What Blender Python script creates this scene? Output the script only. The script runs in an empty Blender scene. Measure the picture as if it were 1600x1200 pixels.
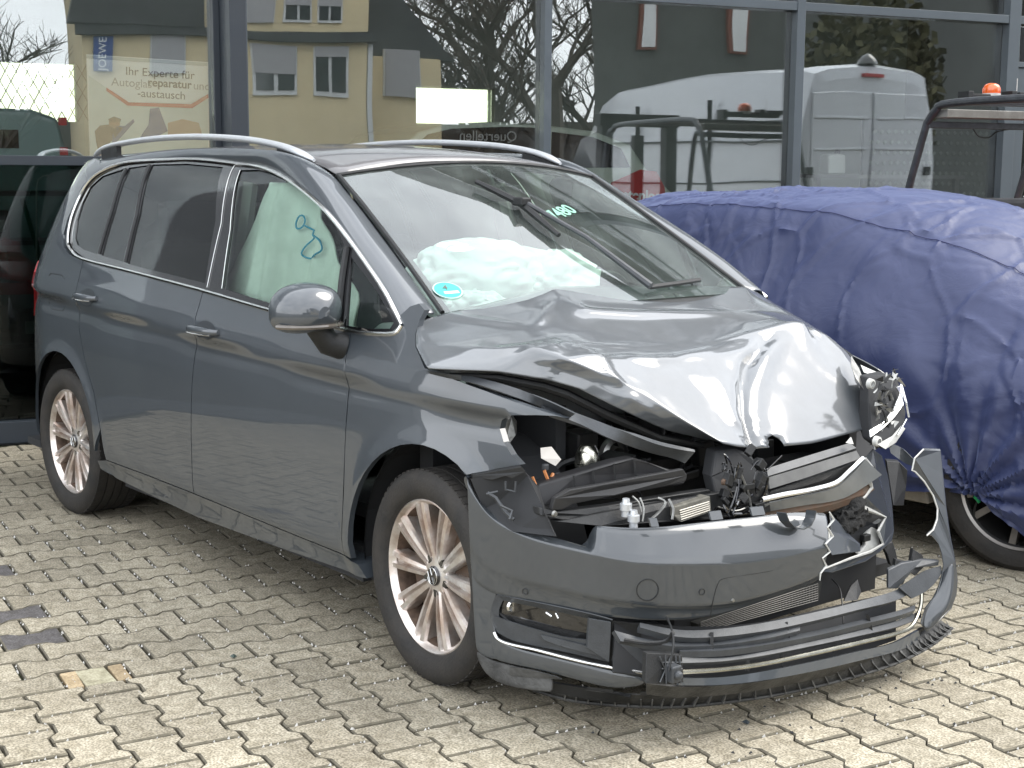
import bpy, bmesh, math, random
from mathutils import Vector, Matrix, noise
from mathutils.geometry import delaunay_2d_cdt
R = math.radians
rnd = random.Random(7)
scene = bpy.context.scene
COL = scene.collection

# ------------------------------------------------------------------ camera
cam_d = bpy.data.cameras.new('camera'); cam = bpy.data.objects.new('camera', cam_d); COL.objects.link(cam)
CAMPOS = Vector((3.38394, -3.36127, 1.54669))
rx = Vector((.63624884, .77145637, .00651848)); ux = Vector((-.11724658, .08833959, .98916599)); fx = Vector((-.76252256, .63011998, -.14665658))
m3 = Matrix((rx, ux, -fx)).transposed()
cam.matrix_world = Matrix.Translation(CAMPOS) @ m3.to_4x4()
cam_d.sensor_width = 36; cam_d.lens = 36 * 2212.37 / 1600
cam_d.clip_start = .05; cam_d.clip_end = 400
scene.camera = cam

# ------------------------------------------------------------------ sky, sun, exposure
SUN_AZ, SUN_EL = R(62), R(50)
world = bpy.data.worlds.new('World'); scene.world = world; world.use_nodes = True
wt = world.node_tree; wt.nodes.clear()
wo = wt.nodes.new('ShaderNodeOutputWorld'); bg = wt.nodes.new('ShaderNodeBackground')
sky = wt.nodes.new('ShaderNodeTexSky'); sky.sky_type = 'NISHITA'; sky.sun_disc = False
sky.sun_elevation = SUN_EL; sky.sun_rotation = R(90) - SUN_AZ; sky.air_density = 1.0; sky.dust_density = 2.5
tc = wt.nodes.new('ShaderNodeTexCoord'); cn = wt.nodes.new('ShaderNodeTexNoise'); cn.inputs['Scale'].default_value = 2.2
cn.inputs['Detail'].default_value = 7; cn.inputs['Roughness'].default_value = .55
mp = wt.nodes.new('ShaderNodeMapping'); mp.inputs['Scale'].default_value = (1, 1, 2.4)
cr = wt.nodes.new('ShaderNodeValToRGB'); cr.color_ramp.elements[0].position = .34; cr.color_ramp.elements[1].position = .62
cr.color_ramp.elements[0].color = (.62, .62, .62, 1); cr.color_ramp.elements[1].color = (1, 1, 1, 1)
mx = wt.nodes.new('ShaderNodeMix'); mx.data_type = 'RGBA'
mx.inputs[7].default_value = (12.2, 12.6, 13.2, 1)          # cloud light over the clear sky
wt.links.new(tc.outputs['Generated'], mp.inputs[0]); wt.links.new(mp.outputs[0], cn.inputs['Vector'])
wt.links.new(cn.outputs['Fac'], cr.inputs[0]); wt.links.new(cr.outputs[0], mx.inputs[0]); wt.links.new(sky.outputs[0], mx.inputs[6])
wt.links.new(mx.outputs[2], bg.inputs[0]); wt.links.new(bg.outputs[0], wo.inputs[0]); bg.inputs[1].default_value = .125
sd = bpy.data.lights.new('sun', 'SUN'); sd.energy = 1.5; sd.angle = R(38); sd.color = (1, .95, .87)
sun = bpy.data.objects.new('sun', sd); COL.objects.link(sun)
sdir = Vector((math.cos(SUN_AZ) * math.cos(SUN_EL), math.sin(SUN_AZ) * math.cos(SUN_EL), math.sin(SUN_EL)))
sun.rotation_euler = sdir.to_track_quat('Z', 'Y').to_euler()
scene.render.engine = 'CYCLES'
scene.view_settings.view_transform = 'Standard'; scene.view_settings.look = 'None'
scene.view_settings.exposure = 0.95; scene.view_settings.gamma = 1; scene.view_settings.use_curve_mapping = False
scene.cycles.max_bounces = 10; scene.cycles.transparent_max_bounces = 14
scene.cycles.caustics_reflective = False; scene.cycles.caustics_refractive = False

# ------------------------------------------------------------------ materials
MATS = {}
def pmat(name, col, rough=.5, metal=0.0, coat=0.0, var=0.0, scale=8.0, col2=None, bump=0.0, bscale=60.0, spec=.5, coatr=.03, rvar=0.0, alpha=None, trans=0.0, objrand=0.0):
    if name in MATS: return MATS[name]
    m = bpy.data.materials.new(name); m.use_nodes = True; nt = m.node_tree; b = nt.nodes['Principled BSDF']
    b.inputs['Base Color'].default_value = (*col, 1); b.inputs['Roughness'].default_value = rough; b.inputs['Metallic'].default_value = metal
    b.inputs['Coat Weight'].default_value = coat; b.inputs['Coat Roughness'].default_value = coatr; b.inputs['Specular IOR Level'].default_value = spec
    tcn = nt.nodes.new('ShaderNodeTexCoord')
    if var or col2:
        n = nt.nodes.new('ShaderNodeTexNoise'); n.inputs['Scale'].default_value = scale; n.inputs['Detail'].default_value = 8; n.inputs['Roughness'].default_value = .65
        nt.links.new(tcn.outputs['Object'], n.inputs['Vector'])
        r = nt.nodes.new('ShaderNodeValToRGB'); r.color_ramp.elements[0].position = .35; r.color_ramp.elements[1].position = .68
        c2 = col2 or tuple(c * (1 - var) for c in col)
        r.color_ramp.elements[0].color = (*c2, 1); r.color_ramp.elements[1].color = (*col, 1)
        nt.links.new(n.outputs['Fac'], r.inputs[0]); last = r.outputs[0]
        if objrand:
            oi = nt.nodes.new('ShaderNodeObjectInfo'); hs = nt.nodes.new('ShaderNodeHueSaturation')
            ma = nt.nodes.new('ShaderNodeMapRange'); ma.inputs[3].default_value = 1 - objrand; ma.inputs[4].default_value = 1 + objrand
            nt.links.new(oi.outputs['Random'], ma.inputs[0]); nt.links.new(ma.outputs[0], hs.inputs['Value']); nt.links.new(last, hs.inputs['Color']); last = hs.outputs[0]
        nt.links.new(last, b.inputs['Base Color'])
        if rvar:
            mr = nt.nodes.new('ShaderNodeMapRange'); mr.inputs[3].default_value = rough + rvar; mr.inputs[4].default_value = rough
            nt.links.new(n.outputs['Fac'], mr.inputs[0]); nt.links.new(mr.outputs[0], b.inputs['Roughness'])
            if coat:
                mc = nt.nodes.new('ShaderNodeMapRange'); mc.inputs[1].default_value = .3; mc.inputs[2].default_value = .6; mc.inputs[3].default_value = coatr + rvar * .5; mc.inputs[4].default_value = coatr
                nt.links.new(n.outputs['Fac'], mc.inputs[0]); nt.links.new(mc.outputs[0], b.inputs['Coat Roughness'])
    if bump:
        n2 = nt.nodes.new('ShaderNodeTexNoise'); n2.inputs['Scale'].default_value = bscale; n2.inputs['Detail'].default_value = 6
        nt.links.new(tcn.outputs['Object'], n2.inputs['Vector'])
        bp = nt.nodes.new('ShaderNodeBump'); bp.inputs['Strength'].default_value = bump; bp.inputs['Distance'].default_value = .01
        nt.links.new(n2.outputs['Fac'], bp.inputs['Height']); nt.links.new(bp.outputs[0], b.inputs['Normal'])
    MATS[name] = m; return m

def glass(name, tint, refl=None, rough=0.0, sky_veil=0.0, base=None, wavy=0.0):
    """thin pane: what is behind shows through a tint, what is in front is mirrored (Fresnel or a coated pane's share)"""
    m = bpy.data.materials.new(name); m.use_nodes = True; nt = m.node_tree; nt.nodes.clear()
    o = nt.nodes.new('ShaderNodeOutputMaterial'); t = nt.nodes.new('ShaderNodeBsdfTransparent'); g = nt.nodes.new('ShaderNodeBsdfGlossy'); mix = nt.nodes.new('ShaderNodeMixShader')
    t.inputs[0].default_value = (*tint, 1); g.inputs['Roughness'].default_value = rough; g.inputs['Color'].default_value = (.95, .97, .97, 1)
    fr = nt.nodes.new('ShaderNodeFresnel'); fr.inputs[0].default_value = 1.5
    mr = nt.nodes.new('ShaderNodeMapRange'); mr.inputs[3].default_value = refl or 0.0; mr.inputs[4].default_value = 1.0
    nt.links.new(fr.outputs[0], mr.inputs[0]); nt.links.new(mr.outputs[0], mix.inputs[0])
    nt.links.new(g.outputs[0], mix.inputs[2])
    if wavy:
        wn = nt.nodes.new('ShaderNodeTexNoise'); wn.inputs['Scale'].default_value = 1.1; wn.inputs['Detail'].default_value = 1; wtc = nt.nodes.new('ShaderNodeTexCoord'); nt.links.new(wtc.outputs['Object'], wn.inputs['Vector'])
        wb = nt.nodes.new('ShaderNodeBump'); wb.inputs['Strength'].default_value = wavy; wb.inputs['Distance'].default_value = .012; nt.links.new(wn.outputs['Fac'], wb.inputs['Height']); nt.links.new(wb.outputs[0], g.inputs['Normal'])
    if sky_veil or base:
        d = nt.nodes.new('ShaderNodeBsdfDiffuse'); d.inputs[0].default_value = (*(base or (.6, .65, .62)), 1)  # pale diffuse veil, paints a bright sky reflection onto the pane
        mx2 = nt.nodes.new('ShaderNodeMixShader'); n = nt.nodes.new('ShaderNodeTexNoise'); n.inputs['Scale'].default_value = 3.5; n.inputs['Detail'].default_value = 8; n.inputs['Distortion'].default_value = 1.2
        tcn = nt.nodes.new('ShaderNodeTexCoord'); nt.links.new(tcn.outputs['Object'], n.inputs['Vector'])
        m2 = nt.nodes.new('ShaderNodeMapRange'); m2.inputs[1].default_value = .3; m2.inputs[2].default_value = .75; m2.inputs[3].default_value = sky_veil * .25; m2.inputs[4].default_value = sky_veil
        nt.links.new(n.outputs['Fac'], m2.inputs[0]); nt.links.new(m2.outputs[0], mx2.inputs[0]); nt.links.new(t.outputs[0], mx2.inputs[1]); nt.links.new(d.outputs[0], mx2.inputs[2])
        nt.links.new(mx2.outputs[0], mix.inputs[1])
    else: nt.links.new(t.outputs[0], mix.inputs[1])
    nt.links.new(mix.outputs[0], o.inputs[0]); MATS[name] = m; return m

paint = pmat('grey_paint', (.044, .053, .063), .45, 0, 1.0, .12, 2.2, coatr=.016, rvar=.05)
paint_dusty = pmat('scuffed_grey_paint', (.036, .043, .050), .45, 0, 1.0, .25, 3.0, coatr=.045, rvar=.07)
hoodp = pmat('dusty_skylit_hood_paint', (.095, .105, .115), .5, 0, 1.0, .35, 2.6, coatr=.07, rvar=.12)  # dust film; the bright sky reflection is also lifted into base and coat
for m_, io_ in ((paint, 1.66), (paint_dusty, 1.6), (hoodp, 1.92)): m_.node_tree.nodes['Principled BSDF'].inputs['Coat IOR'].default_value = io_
blackp = pmat('black_plastic', (.012, .013, .014), .42, 0, 0, .5, 25, bump=.15, bscale=220, rvar=.2)
greyp = pmat('grey_plastic', (.055, .06, .066), .36, 0, 0, .35, 14, bump=.1, bscale=180, rvar=.15)
dustp = pmat('dusty_black_plastic', (.075, .075, .072), .6, 0, 0, .75, 14, bump=.3, bscale=90)
trimblack = pmat('gloss_black_trim', (.006, .006, .007), .08, 0, 1.0)
chrome = pmat('bright_trim', (.82, .82, .80), .14, 1.0, 0, .1, 20)
alu = pmat('brushed_aluminium', (.62, .64, .66), .36, .55, 0, .12, 20)
rubber = pmat('tyre_rubber', (.011, .011, .011), .75, 0, 0, 0, 9, col2=(.030, .026, .022), bump=.25, bscale=120)
rimmat = pmat('rusty_wheel_silver', (.90, .89, .87), .24, .80, 0, 0, 8, col2=(.46, .35, .28), rvar=.2)
rimdark = pmat('wheel_pocket_brown', (.22, .15, .11), .55, .5, 0, .7, 14)
steel = pmat('dirty_steel', (.40, .40, .38), .38, .85, 0, .6, 18)
rust = pmat('rusty_steel', (.11, .085, .065), .7, .3, 0, 0, 30, col2=(.12, .07, .045))
whitep = pmat('white_plastic', (.58, .58, .55), .45, 0, 0, .25, 20)
lampglass = glass('clear_lamp_lens', (.9, .92, .93), .06)
copper = pmat('orange_connector', (.42, .16, .05), .5)
paperm = pmat('paper_label', (.55, .53, .50), .8)
foammat = pmat('torn_black_foam', (.02, .02, .02), .95, 0, 0, .5, 30, bump=1.0, bscale=70)
airbag = pmat('airbag_cloth', (.84, .88, .85), .85, 0, 0, .10, 6, bump=.25, bscale=18)
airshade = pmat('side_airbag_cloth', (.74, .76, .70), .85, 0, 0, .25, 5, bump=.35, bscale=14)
dashm = pmat('sky_paled_dashboard', (.42, .43, .43), .6, 0, 0, .15, 10)  # paled to carry the sky reflection seen in the windscreen above it
seatm = pmat('dark_seat_cloth', (.035, .037, .042), .9, 0, 0, .3, 30)
beige = pmat('headliner', (.42, .42, .39), .9)
cardark = pmat('dark_interior', (.022, .023, .025), .8)
blueink = pmat('blue_ink', (.03, .30, .48), .7)
glass_ws = glass('green_windscreen', (.78, .93, .86), .10, sky_veil=.11, base=(.70, .80, .75))  # whitish veil stands in for the sky reflected in the screen
glass_side = glass('green_side_glass', (.76, .90, .83), .03)
glass_priv = glass('privacy_glass', (.075, .085, .09), .03)
facade_glass = glass('coated_facade_glass', (.98, 1.0, .99), .145, wavy=.22)
plain_glass = glass('plain_facade_glass', (.34, .39, .37), .0)
frame = pmat('anthracite_frame', (.075, .092, .105), .42, 0, .2, .1, 3)
framedark = pmat('dark_anthracite_column', (.022, .029, .038), .5, 0, .1, .1, 3)

# ------------------------------------------------------------------ mesh helpers
class MB:
    def __init__(s): s.v = []; s.f = []; s.mi = []
    def add(s, vs, fs, mi=0):
        o = len(s.v); s.v += [tuple(v) for v in vs]; s.f += [tuple(i + o for i in f) for f in fs]; s.mi += [mi] * len(fs); return s
    def box(s, c, d, rot=None, mi=0):
        hx, hy, hz = d[0] / 2, d[1] / 2, d[2] / 2
        P = [Vector((x, y, z)) for x in (-hx, hx) for y in (-hy, hy) for z in (-hz, hz)]
        if rot is not None: P = [rot @ p for p in P]
        c = Vector(c)
        return s.add([c + p for p in P], [(0, 1, 3, 2), (4, 6, 7, 5), (0, 4, 5, 1), (2, 3, 7, 6), (0, 2, 6, 4), (1, 5, 7, 3)], mi)
    def bx(s, x0, x1, y0, y1, z0, z1, mi=0): return s.box(((x0 + x1) / 2, (y0 + y1) / 2, (z0 + z1) / 2), (abs(x1 - x0), abs(y1 - y0), abs(z1 - z0)), None, mi)
    def tube(s, pts, r, n=8, mi=0, cap=True):
        pts = [Vector(p) for p in pts]; rr = r if isinstance(r, (list, tuple)) else [r] * len(pts)
        vs = []; up = None
        for i, p in enumerate(pts):
            t = (pts[min(i + 1, len(pts) - 1)] - pts[max(i - 1, 0)])
            if t.length < 1e-9: t = Vector((0, 0, 1))
            t.normalize()
            if up is None: up = Vector((0, 0, 1)) if abs(t.z) < .9 else Vector((1, 0, 0))
            a = t.cross(up)
            if a.length < 1e-6: a = t.orthogonal()
            a.normalize(); b = a.cross(t); up = b
            for k in range(n):
                th = 2 * math.pi * k / n; vs.append(p + (a * math.cos(th) + b * math.sin(th)) * rr[i])
        fs = [(i * n + k, i * n + (k + 1) % n, (i + 1) * n + (k + 1) % n, (i + 1) * n + k) for i in range(len(pts) - 1) for k in range(n)]
        if cap: fs += [tuple(range(n))[::-1], tuple((len(pts) - 1) * n + k for k in range(n))]
        return s.add(vs, fs, mi)
    def grid(s, rows, mi=0, closed=False):
        n = len(rows[0]); vs = [p for r in rows for p in r]; fs = []
        for j in range(len(rows) - 1):
            for i in range(n if closed else n - 1):
                k = (i + 1) % n
                fs.append((j * n + i, j * n + k, (j + 1) * n + k, (j + 1) * n + i))
        return s.add(vs, fs, mi)
    def lathe(s, prof, n=48, axis='y', c=(0, 0, 0), mi=0, closed=False):
        rows = []
        for (r, h) in prof:
            row = []
            for k in range(n):
                t = 2 * math.pi * k / n
                if axis == 'y': row.append((c[0] + r * math.cos(t), c[1] + h, c[2] + r * math.sin(t)))
                elif axis == 'z': row.append((c[0] + r * math.cos(t), c[1] + r * math.sin(t), c[2] + h))
                else: row.append((c[0] + h, c[1] + r * math.cos(t), c[2] + r * math.sin(t)))
            rows.append(row)
        return s.grid(rows, mi, True)
    def prism(s, poly, ext, mi=0):
        """poly: list of 3-D points (any planar outline), ext: extrusion vector"""
        n = len(poly); e = Vector(ext); vs = [Vector(p) for p in poly]; vs += [p + e for p in vs]
        fs = [tuple(range(n)), tuple(range(2 * n - 1, n - 1, -1))] + [(i, n + i, n + (i + 1) % n, (i + 1) % n) for i in range(n)]
        return s.add(vs, fs, mi)
    def build(s, name, mats, parent=None, smooth=False, angle=35, bevel=0, subsurf=0, solid=0, label=None, kind=None, shade_all=False, seg=2):
        me = bpy.data.meshes.new(name); me.from_pydata([tuple(v) for v in s.v], [], s.f); me.update()
        if not isinstance(mats, (list, tuple)): mats = [mats]
        for m in mats: me.materials.append(m)
        if len(mats) > 1:
            for p, mi in zip(me.polygons, s.mi): p.material_index = mi
        o = bpy.data.objects.new(name, me); COL.objects.link(o)
        bm = bmesh.new(); bm.from_mesh(me); bmesh.ops.recalc_face_normals(bm, faces=bm.faces); bm.to_mesh(me); bm.free()
        if solid and shade_all: split = True
        else: split = False
        if solid: md = o.modifiers.new('solid', 'SOLIDIFY'); md.thickness = solid; md.offset = -1
        if split and not subsurf: md = o.modifiers.new('split', 'EDGE_SPLIT'); md.split_angle = R(42)
        if subsurf: md = o.modifiers.new('sub', 'SUBSURF'); md.levels = subsurf; md.render_levels = subsurf
        if bevel: md = o.modifiers.new('bevel', 'BEVEL'); md.width = bevel; md.segments = seg; md.limit_method = 'ANGLE'; md.angle_limit = R(35)
        if smooth or subsurf or shade_all:
            for p in me.polygons: p.use_smooth = True
            if not subsurf and not shade_all:
                try: me.set_sharp_from_angle(angle=R(angle))
                except Exception: pass
        if parent is not None: o.parent = parent
        if label: o['label'] = label
        if kind: o['kind'] = kind
        return o
def tag(o, label, cat, group=None):
    o['label'] = label; o['category'] = cat
    if group: o['group'] = group
    return o
def empty(name, loc=(0, 0, 0), rz=0):
    o = bpy.data.objects.new(name, None); o.location = loc; o.rotation_euler = (0, 0, rz); o.empty_display_size = .2; COL.objects.link(o); return o
def struct(o): o['kind'] = 'structure'; return o
def text_mesh(name, s, size, mat, mtx, parent=None, ext=.0015, align='CENTER', bold=0.0, spacing=1.0):
    cu = bpy.data.curves.new(name, 'FONT'); cu.body = s; cu.size = size; cu.extrude = ext; cu.align_x = align; cu.align_y = 'CENTER'; cu.offset = bold; cu.space_line = spacing
    t = bpy.data.objects.new(name + '_tmp', cu); COL.objects.link(t); dg = bpy.context.evaluated_depsgraph_get()
    me = bpy.data.meshes.new_from_object(t.evaluated_get(dg)); bpy.data.objects.remove(t); me.name = name
    me.materials.clear(); me.materials.append(mat); me.transform(mtx)
    o = bpy.data.objects.new(name, me); COL.objects.link(o)
    if parent is not None: o.parent = parent
    return o
def frame_mtx(origin, xdir, ydir):
    x = Vector(xdir).normalized(); y = Vector(ydir); y = (y - x * y.dot(x)).normalized(); z = x.cross(y)
    return Matrix.Translation(Vector(origin)) @ Matrix((x, y, z)).transposed().to_4x4()
def resample(pts, step):
    out = []
    n = len(pts)
    for i in range(n):
        a = Vector(pts[i]); b = Vector(pts[(i + 1) % n]); k = max(1, int((b - a).length / step))
        for j in range(k): out.append(tuple(a.lerp(b, j / k)))
    return out
def smooth_line(pts, n=6):
    """Catmull-Rom through points (any dimension)"""
    P = [Vector(p) for p in pts]; out = []
    for i in range(len(P) - 1):
        p0 = P[max(i - 1, 0)]; p1 = P[i]; p2 = P[i + 1]; p3 = P[min(i + 2, len(P) - 1)]
        for k in range(n):
            t = k / n
            out.append(.5 * ((2 * p1) + (p2 - p0) * t + (2 * p0 - 5 * p1 + 4 * p2 - p3) * t * t + (3 * p1 - p0 - 3 * p2 + p3) * t ** 3))
    out.append(P[-1]); return out

# ================================================================== SETTING
FANG = R(73.5)
F0 = Vector((-4.65, -.535, 0)); FD = Vector((math.cos(FANG), math.sin(FANG), 0)); FN = Vector((-math.sin(FANG), math.cos(FANG), 0))  # FN points into the building
def FL(s, d, z): return F0 + FD * s + FN * d + Vector((0, 0, z))

soil = pmat('joint_sand_and_moss', (.085, .075, .05), .95, 0, 0, 0, 9, col2=(.035, .042, .012), bump=.6, bscale=150)
g = MB(); g.add([(-150, -150, -.03), (150, -150, -.03), (150, 150, -.03), (-150, 150, -.03)], [(0, 1, 2, 3)])
struct(g.build('ground', pmat('asphalt', (.10, .10, .10), .9, 0, 0, .3, 4, bump=.4, bscale=60)))
g = MB()
pv = [FL(-9, -16, -.017), FL(18, -16, -.017), FL(18, -.0, -.017), FL(-9, 0, -.017)]
g.add(pv, [(0, 1, 2, 3)]); paving = struct(g.build('paving', soil))

# paving stones: double-T concrete blocks; A runs along the boundary course, B across it
AA = R(80); dA = Vector((math.cos(AA), math.sin(AA), 0)); dB = Vector((-math.sin(AA), math.cos(AA), 0))
def stone_mat(name, c1, c2):
    m = bpy.data.materials.new(name); m.use_nodes = True; nt = m.node_tree; b = nt.nodes['Principled BSDF']; b.inputs['Roughness'].default_value = .9; b.inputs['Specular IOR Level'].default_value = .25
    geo = nt.nodes.new('ShaderNodeNewGeometry')
    n1 = nt.nodes.new('ShaderNodeTexNoise'); n1.inputs['Scale'].default_value = 150; n1.inputs['Detail'].default_value = 4
    n2 = nt.nodes.new('ShaderNodeTexNoise'); n2.inputs['Scale'].default_value = 2.3; n2.inputs['Detail'].default_value = 9; n2.inputs['Roughness'].default_value = .7
    n3 = nt.nodes.new('ShaderNodeTexNoise'); n3.inputs['Scale'].default_value = 26; n3.inputs['Detail'].default_value = 6
    for n in (n1, n2, n3): nt.links.new(geo.outputs['Position'], n.inputs['Vector'])
    r1 = nt.nodes.new('ShaderNodeValToRGB'); r1.color_ramp.elements[0].position = .40; r1.color_ramp.elements[1].position = .60
    r1.color_ramp.elements[0].color = (*c2, 1); r1.color_ramp.elements[1].color = (*c1, 1)
    nt.links.new(n1.outputs['Fac'], r1.inputs[0])
    m1 = nt.nodes.new('ShaderNodeMix'); m1.data_type = 'RGBA'; m1.blend_type = 'MULTIPLY'; m1.inputs[0].default_value = 1
    r2 = nt.nodes.new('ShaderNodeValToRGB'); r2.color_ramp.elements[0].position = .3; r2.color_ramp.elements[1].position = .7
    r2.color_ramp.elements[0].color = (.76, .73, .69, 1); r2.color_ramp.elements[1].color = (1.12, 1.1, 1.06, 1)
    nt.links.new(n2.outputs['Fac'], r2.inputs[0]); nt.links.new(r1.outputs[0], m1.inputs[6]); nt.links.new(r2.outputs[0], m1.inputs[7])
    r3 = nt.nodes.new('ShaderNodeValToRGB'); r3.color_ramp.elements[0].position = .36; r3.color_ramp.elements[1].position = .6
    r3.color_ramp.elements[0].color = (.74, .73, .70, 1); r3.color_ramp.elements[1].color = (1, 1, 1, 1)
    nt.links.new(n3.outputs['Fac'], r3.inputs[0])
    m2 = nt.nodes.new('ShaderNodeMix'); m2.data_type = 'RGBA'; m2.blend_type = 'MULTIPLY'; m2.inputs[0].default_value = 1
    nt.links.new(m1.outputs[2], m2.inputs[6]); nt.links.new(r3.outputs[0], m2.inputs[7])
    hs = nt.nodes.new('ShaderNodeHueSaturation'); oi = nt.nodes.new('ShaderNodeObjectInfo'); mr = nt.nodes.new('ShaderNodeMapRange'); mr.inputs[3].default_value = .84; mr.inputs[4].default_value = 1.12
    nt.links.new(oi.outputs['Random'], mr.inputs[0]); nt.links.new(mr.outputs[0], hs.inputs['Value']); nt.links.new(m2.outputs[2], hs.inputs['Color'])
    nt.links.new(hs.outputs[0], b.inputs['Base Color'])
    bp = nt.nodes.new('ShaderNodeBump'); bp.inputs['Strength'].default_value = .5; bp.inputs['Distance'].default_value = .004
    nt.links.new(n1.outputs['Fac'], bp.inputs['Height']); nt.links.new(bp.outputs[0], b.inputs['Normal'])
    return m
st_beige = stone_mat('beige_concrete_stone', (.50, .462, .375), (.245, .225, .178))
st_dark = stone_mat('slate_grey_stone', (.17, .165, .17), (.11, .105, .11))
st_pale = stone_mat('pale_patch_stone', (.55, .53, .40), (.42, .40, .30))
st_ochre = stone_mat('ochre_patch_stone', (.52, .42, .28), (.38, .30, .20))
def bone(L=.1925, flat=False):
    h = L / 2; a, w, e = .0600, .0838, .0
    up = [(-h, w), (-.063, w), (-.037, a), (.037, a), (.063, w), (h, w)]
    return up + [(x, -y) for x, y in reversed(up)]
def stone_mesh(outline, name, seed, th=.03, ch=.0045):
    r = random.Random(seed); n = len(outline)
    cx = sum(p[0] for p in outline) / n; cy = sum(p[1] for p in outline) / n
    top = []; mid = []; bot = []
    j = [(r.uniform(-.0016, .0016), r.uniform(-.0016, .0016)) for _ in outline]
    tx, ty = r.uniform(-.012, .012), r.uniform(-.012, .012)
    for (x, y), (jx, jy) in zip(outline, j):
        x += jx; y += jy; l = math.hypot(x - cx, y - cy); k = (l - ch * 1.25) / l
        top.append((cx + (x - cx) * k, cy + (y - cy) * k, 0 + tx * x + ty * y)); mid.append((x, y, -ch + tx * x + ty * y)); bot.append((x, y, -th))
    m = MB(); m.add(top + mid + bot, [tuple(range(n))] + [(i, n + i, n + (i + 1) % n, (i + 1) % n) for i in range(n)] + [(n + i, 2 * n + i, 2 * n + (i + 1) % n, n + (i + 1) % n) for i in range(n)])
    return m
BONES = [stone_mesh(bone(), 'b', 100 + k) for k in range(8)]
LENS_F = 2212.37
def pix(p):
    d = Vector(p) - CAMPOS; z = d.dot(fx)
    if z < .1: return None
    return 800 + LENS_F * d.dot(rx) / z, 600 - LENS_F * d.dot(ux) / z, z
B_EDGE = .305
stones = []      # (x, y, rot, variant, kind, area)
for col in range(-60, 60):                              # zone 2: long side across the course
    a = -1.9045 + .15 * col
    for k in range(-70, 60):
        b = .309 - .1 - .2 * k + (.1 if col % 2 else 0)
        if b > B_EDGE + .02: continue
        half = b > B_EDGE - .05
        stones.append((a, b, 1, 'cut' if half else 'full'))
for row in range(0, 40):                                # zone 1: long side along the course
    b = B_EDGE + .0775 + .15 * row
    for k in range(-60, 60):
        a = -1.963 + .2 * k + (.1 if row % 2 else 0)
        stones.append((a, b, 0, 'edge' if row == 0 else 'full'))
vis = []; rest = []
for (a, b, o, kd) in stones:
    p = dA * a + dB * b; q = pix(p)
    sl = (p - F0).dot(FD); dl = (p - F0).dot(FN)
    if dl > -.12 or sl < -8 or sl > 17 or dl < -15: continue
    inframe = q and -60 < q[0] < 1660 and 560 < q[1] < 1290
    if inframe: vis.append((q[2], a, b, o, kd))
    elif (p - Vector((0, 0, 0))).length < 7: rest.append((a, b, o, kd))
vis.sort(key=lambda t: t[0])
def hidden(a, b):                                        # under the wreck: not seen
    p = dA * a + dB * b; return -2.9 < p.x < .45 and -.35 < p.y < .8
near = [v for v in vis if not hidden(v[1], v[2])][:298]
nset = set((v[1], v[2]) for v in near)
far = [(v[1], v[2], v[3], v[4]) for v in vis if (v[1], v[2]) not in nset] + rest
bone_me = {}
dirt_m = pmat('dirty_stone_edge', (.19, .17, .125), .95, 0, 0, .5, 30)
def edge_dirt(me):
    me.materials.append(dirt_m)
    for p in me.polygons:
        if len(p.vertices) == 4: p.material_index = 1

def bonemesh(k, mat):
    key = (k, mat.name)
    if key not in bone_me:
        m = BONES[k]; me = bpy.data.meshes.new('stone'); me.from_pydata(m.v, [], m.f); me.materials.append(mat); edge_dirt(me); me.update(); bone_me[key] = me
    return bone_me[key]
DARK = [(-1.2111,-1.656,-0.0),(-1.4716,-1.6544,0.0),(-1.6979,-1.5286,0.0),(-1.9769,-1.4694,0.0),(-0.9341,-1.721,0.0),(-1.5006,-1.607,0.0)]
DARKP = [Vector(p) for p in (DARK[0], DARK[1], DARK[3], DARK[4])]
PATCH = Vector([(-0.6979,-1.7336,0.0)][0])
def stone_pose(a, b, o):
    p = dA * a + dB * b; r = AA + (math.pi / 2 if o else 0)
    return p, r
PATCHED = None
for (z, a, b, o, kd) in near:
    p, r = stone_pose(a, b, o)
    mt = st_beige
    for d in DARKP:
        if (d - p).length < .085 and o == 0: mt = st_dark
    if (PATCH - p).length < .078 and o == 0 and PATCHED is None: PATCHED = (p, r); continue
    me = bonemesh(rnd.randrange(8), mt)
    if kd == 'cut':
        out = [(x, y) for x, y in ((-.096, .0838), (-.063, .0838), (-.037, .060), (-.005, .060), (-.005, -.060), (-.037, -.060), (-.063, -.0838), (-.096, -.0838))]
        mm = stone_mesh(out, 'h', rnd.randrange(999)); me = bpy.data.meshes.new('stone'); me.from_pydata(mm.v, [], mm.f); me.materials.append(mt); edge_dirt(me)
    if kd == 'edge':
        out = [(x, y) if y > 0 else (x, -.076) for x, y in bone()]; out = out[:6] + [(.096, -.0725), (-.096, -.0725)]
        mm = stone_mesh(out, 'h', rnd.randrange(999)); me = bpy.data.meshes.new('stone'); me.from_pydata(mm.v, [], mm.f); me.materials.append(mt); edge_dirt(me)
    so = bpy.data.objects.new('stone', me); COL.objects.link(so); so.parent = paving
    so.location = (p.x, p.y, rnd.uniform(-.0015, .0015)); so.rotation_euler = (0, 0, r + rnd.uniform(-.008, .008))
sm = MB()
for (a, b, o, kd) in far:
    p, r = stone_pose(a, b, o); c, s_ = math.cos(r), math.sin(r); m = BONES[rnd.randrange(8)]; dz = rnd.uniform(-.0015, .0015)
    dk = any((d - p).length < .085 for d in DARKP) and o == 0
    vs = m.v
    if kd == 'cut': vs = [(min(x, -.005), y, z) for x, y, z in m.v]
    if kd == 'edge': vs = [(x, max(y, -.0725), z) for x, y, z in m.v]
    sm.add([(p.x + x * c - y * s_, p.y + x * s_ + y * c, z + dz) for x, y, z in vs], m.f)
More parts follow.
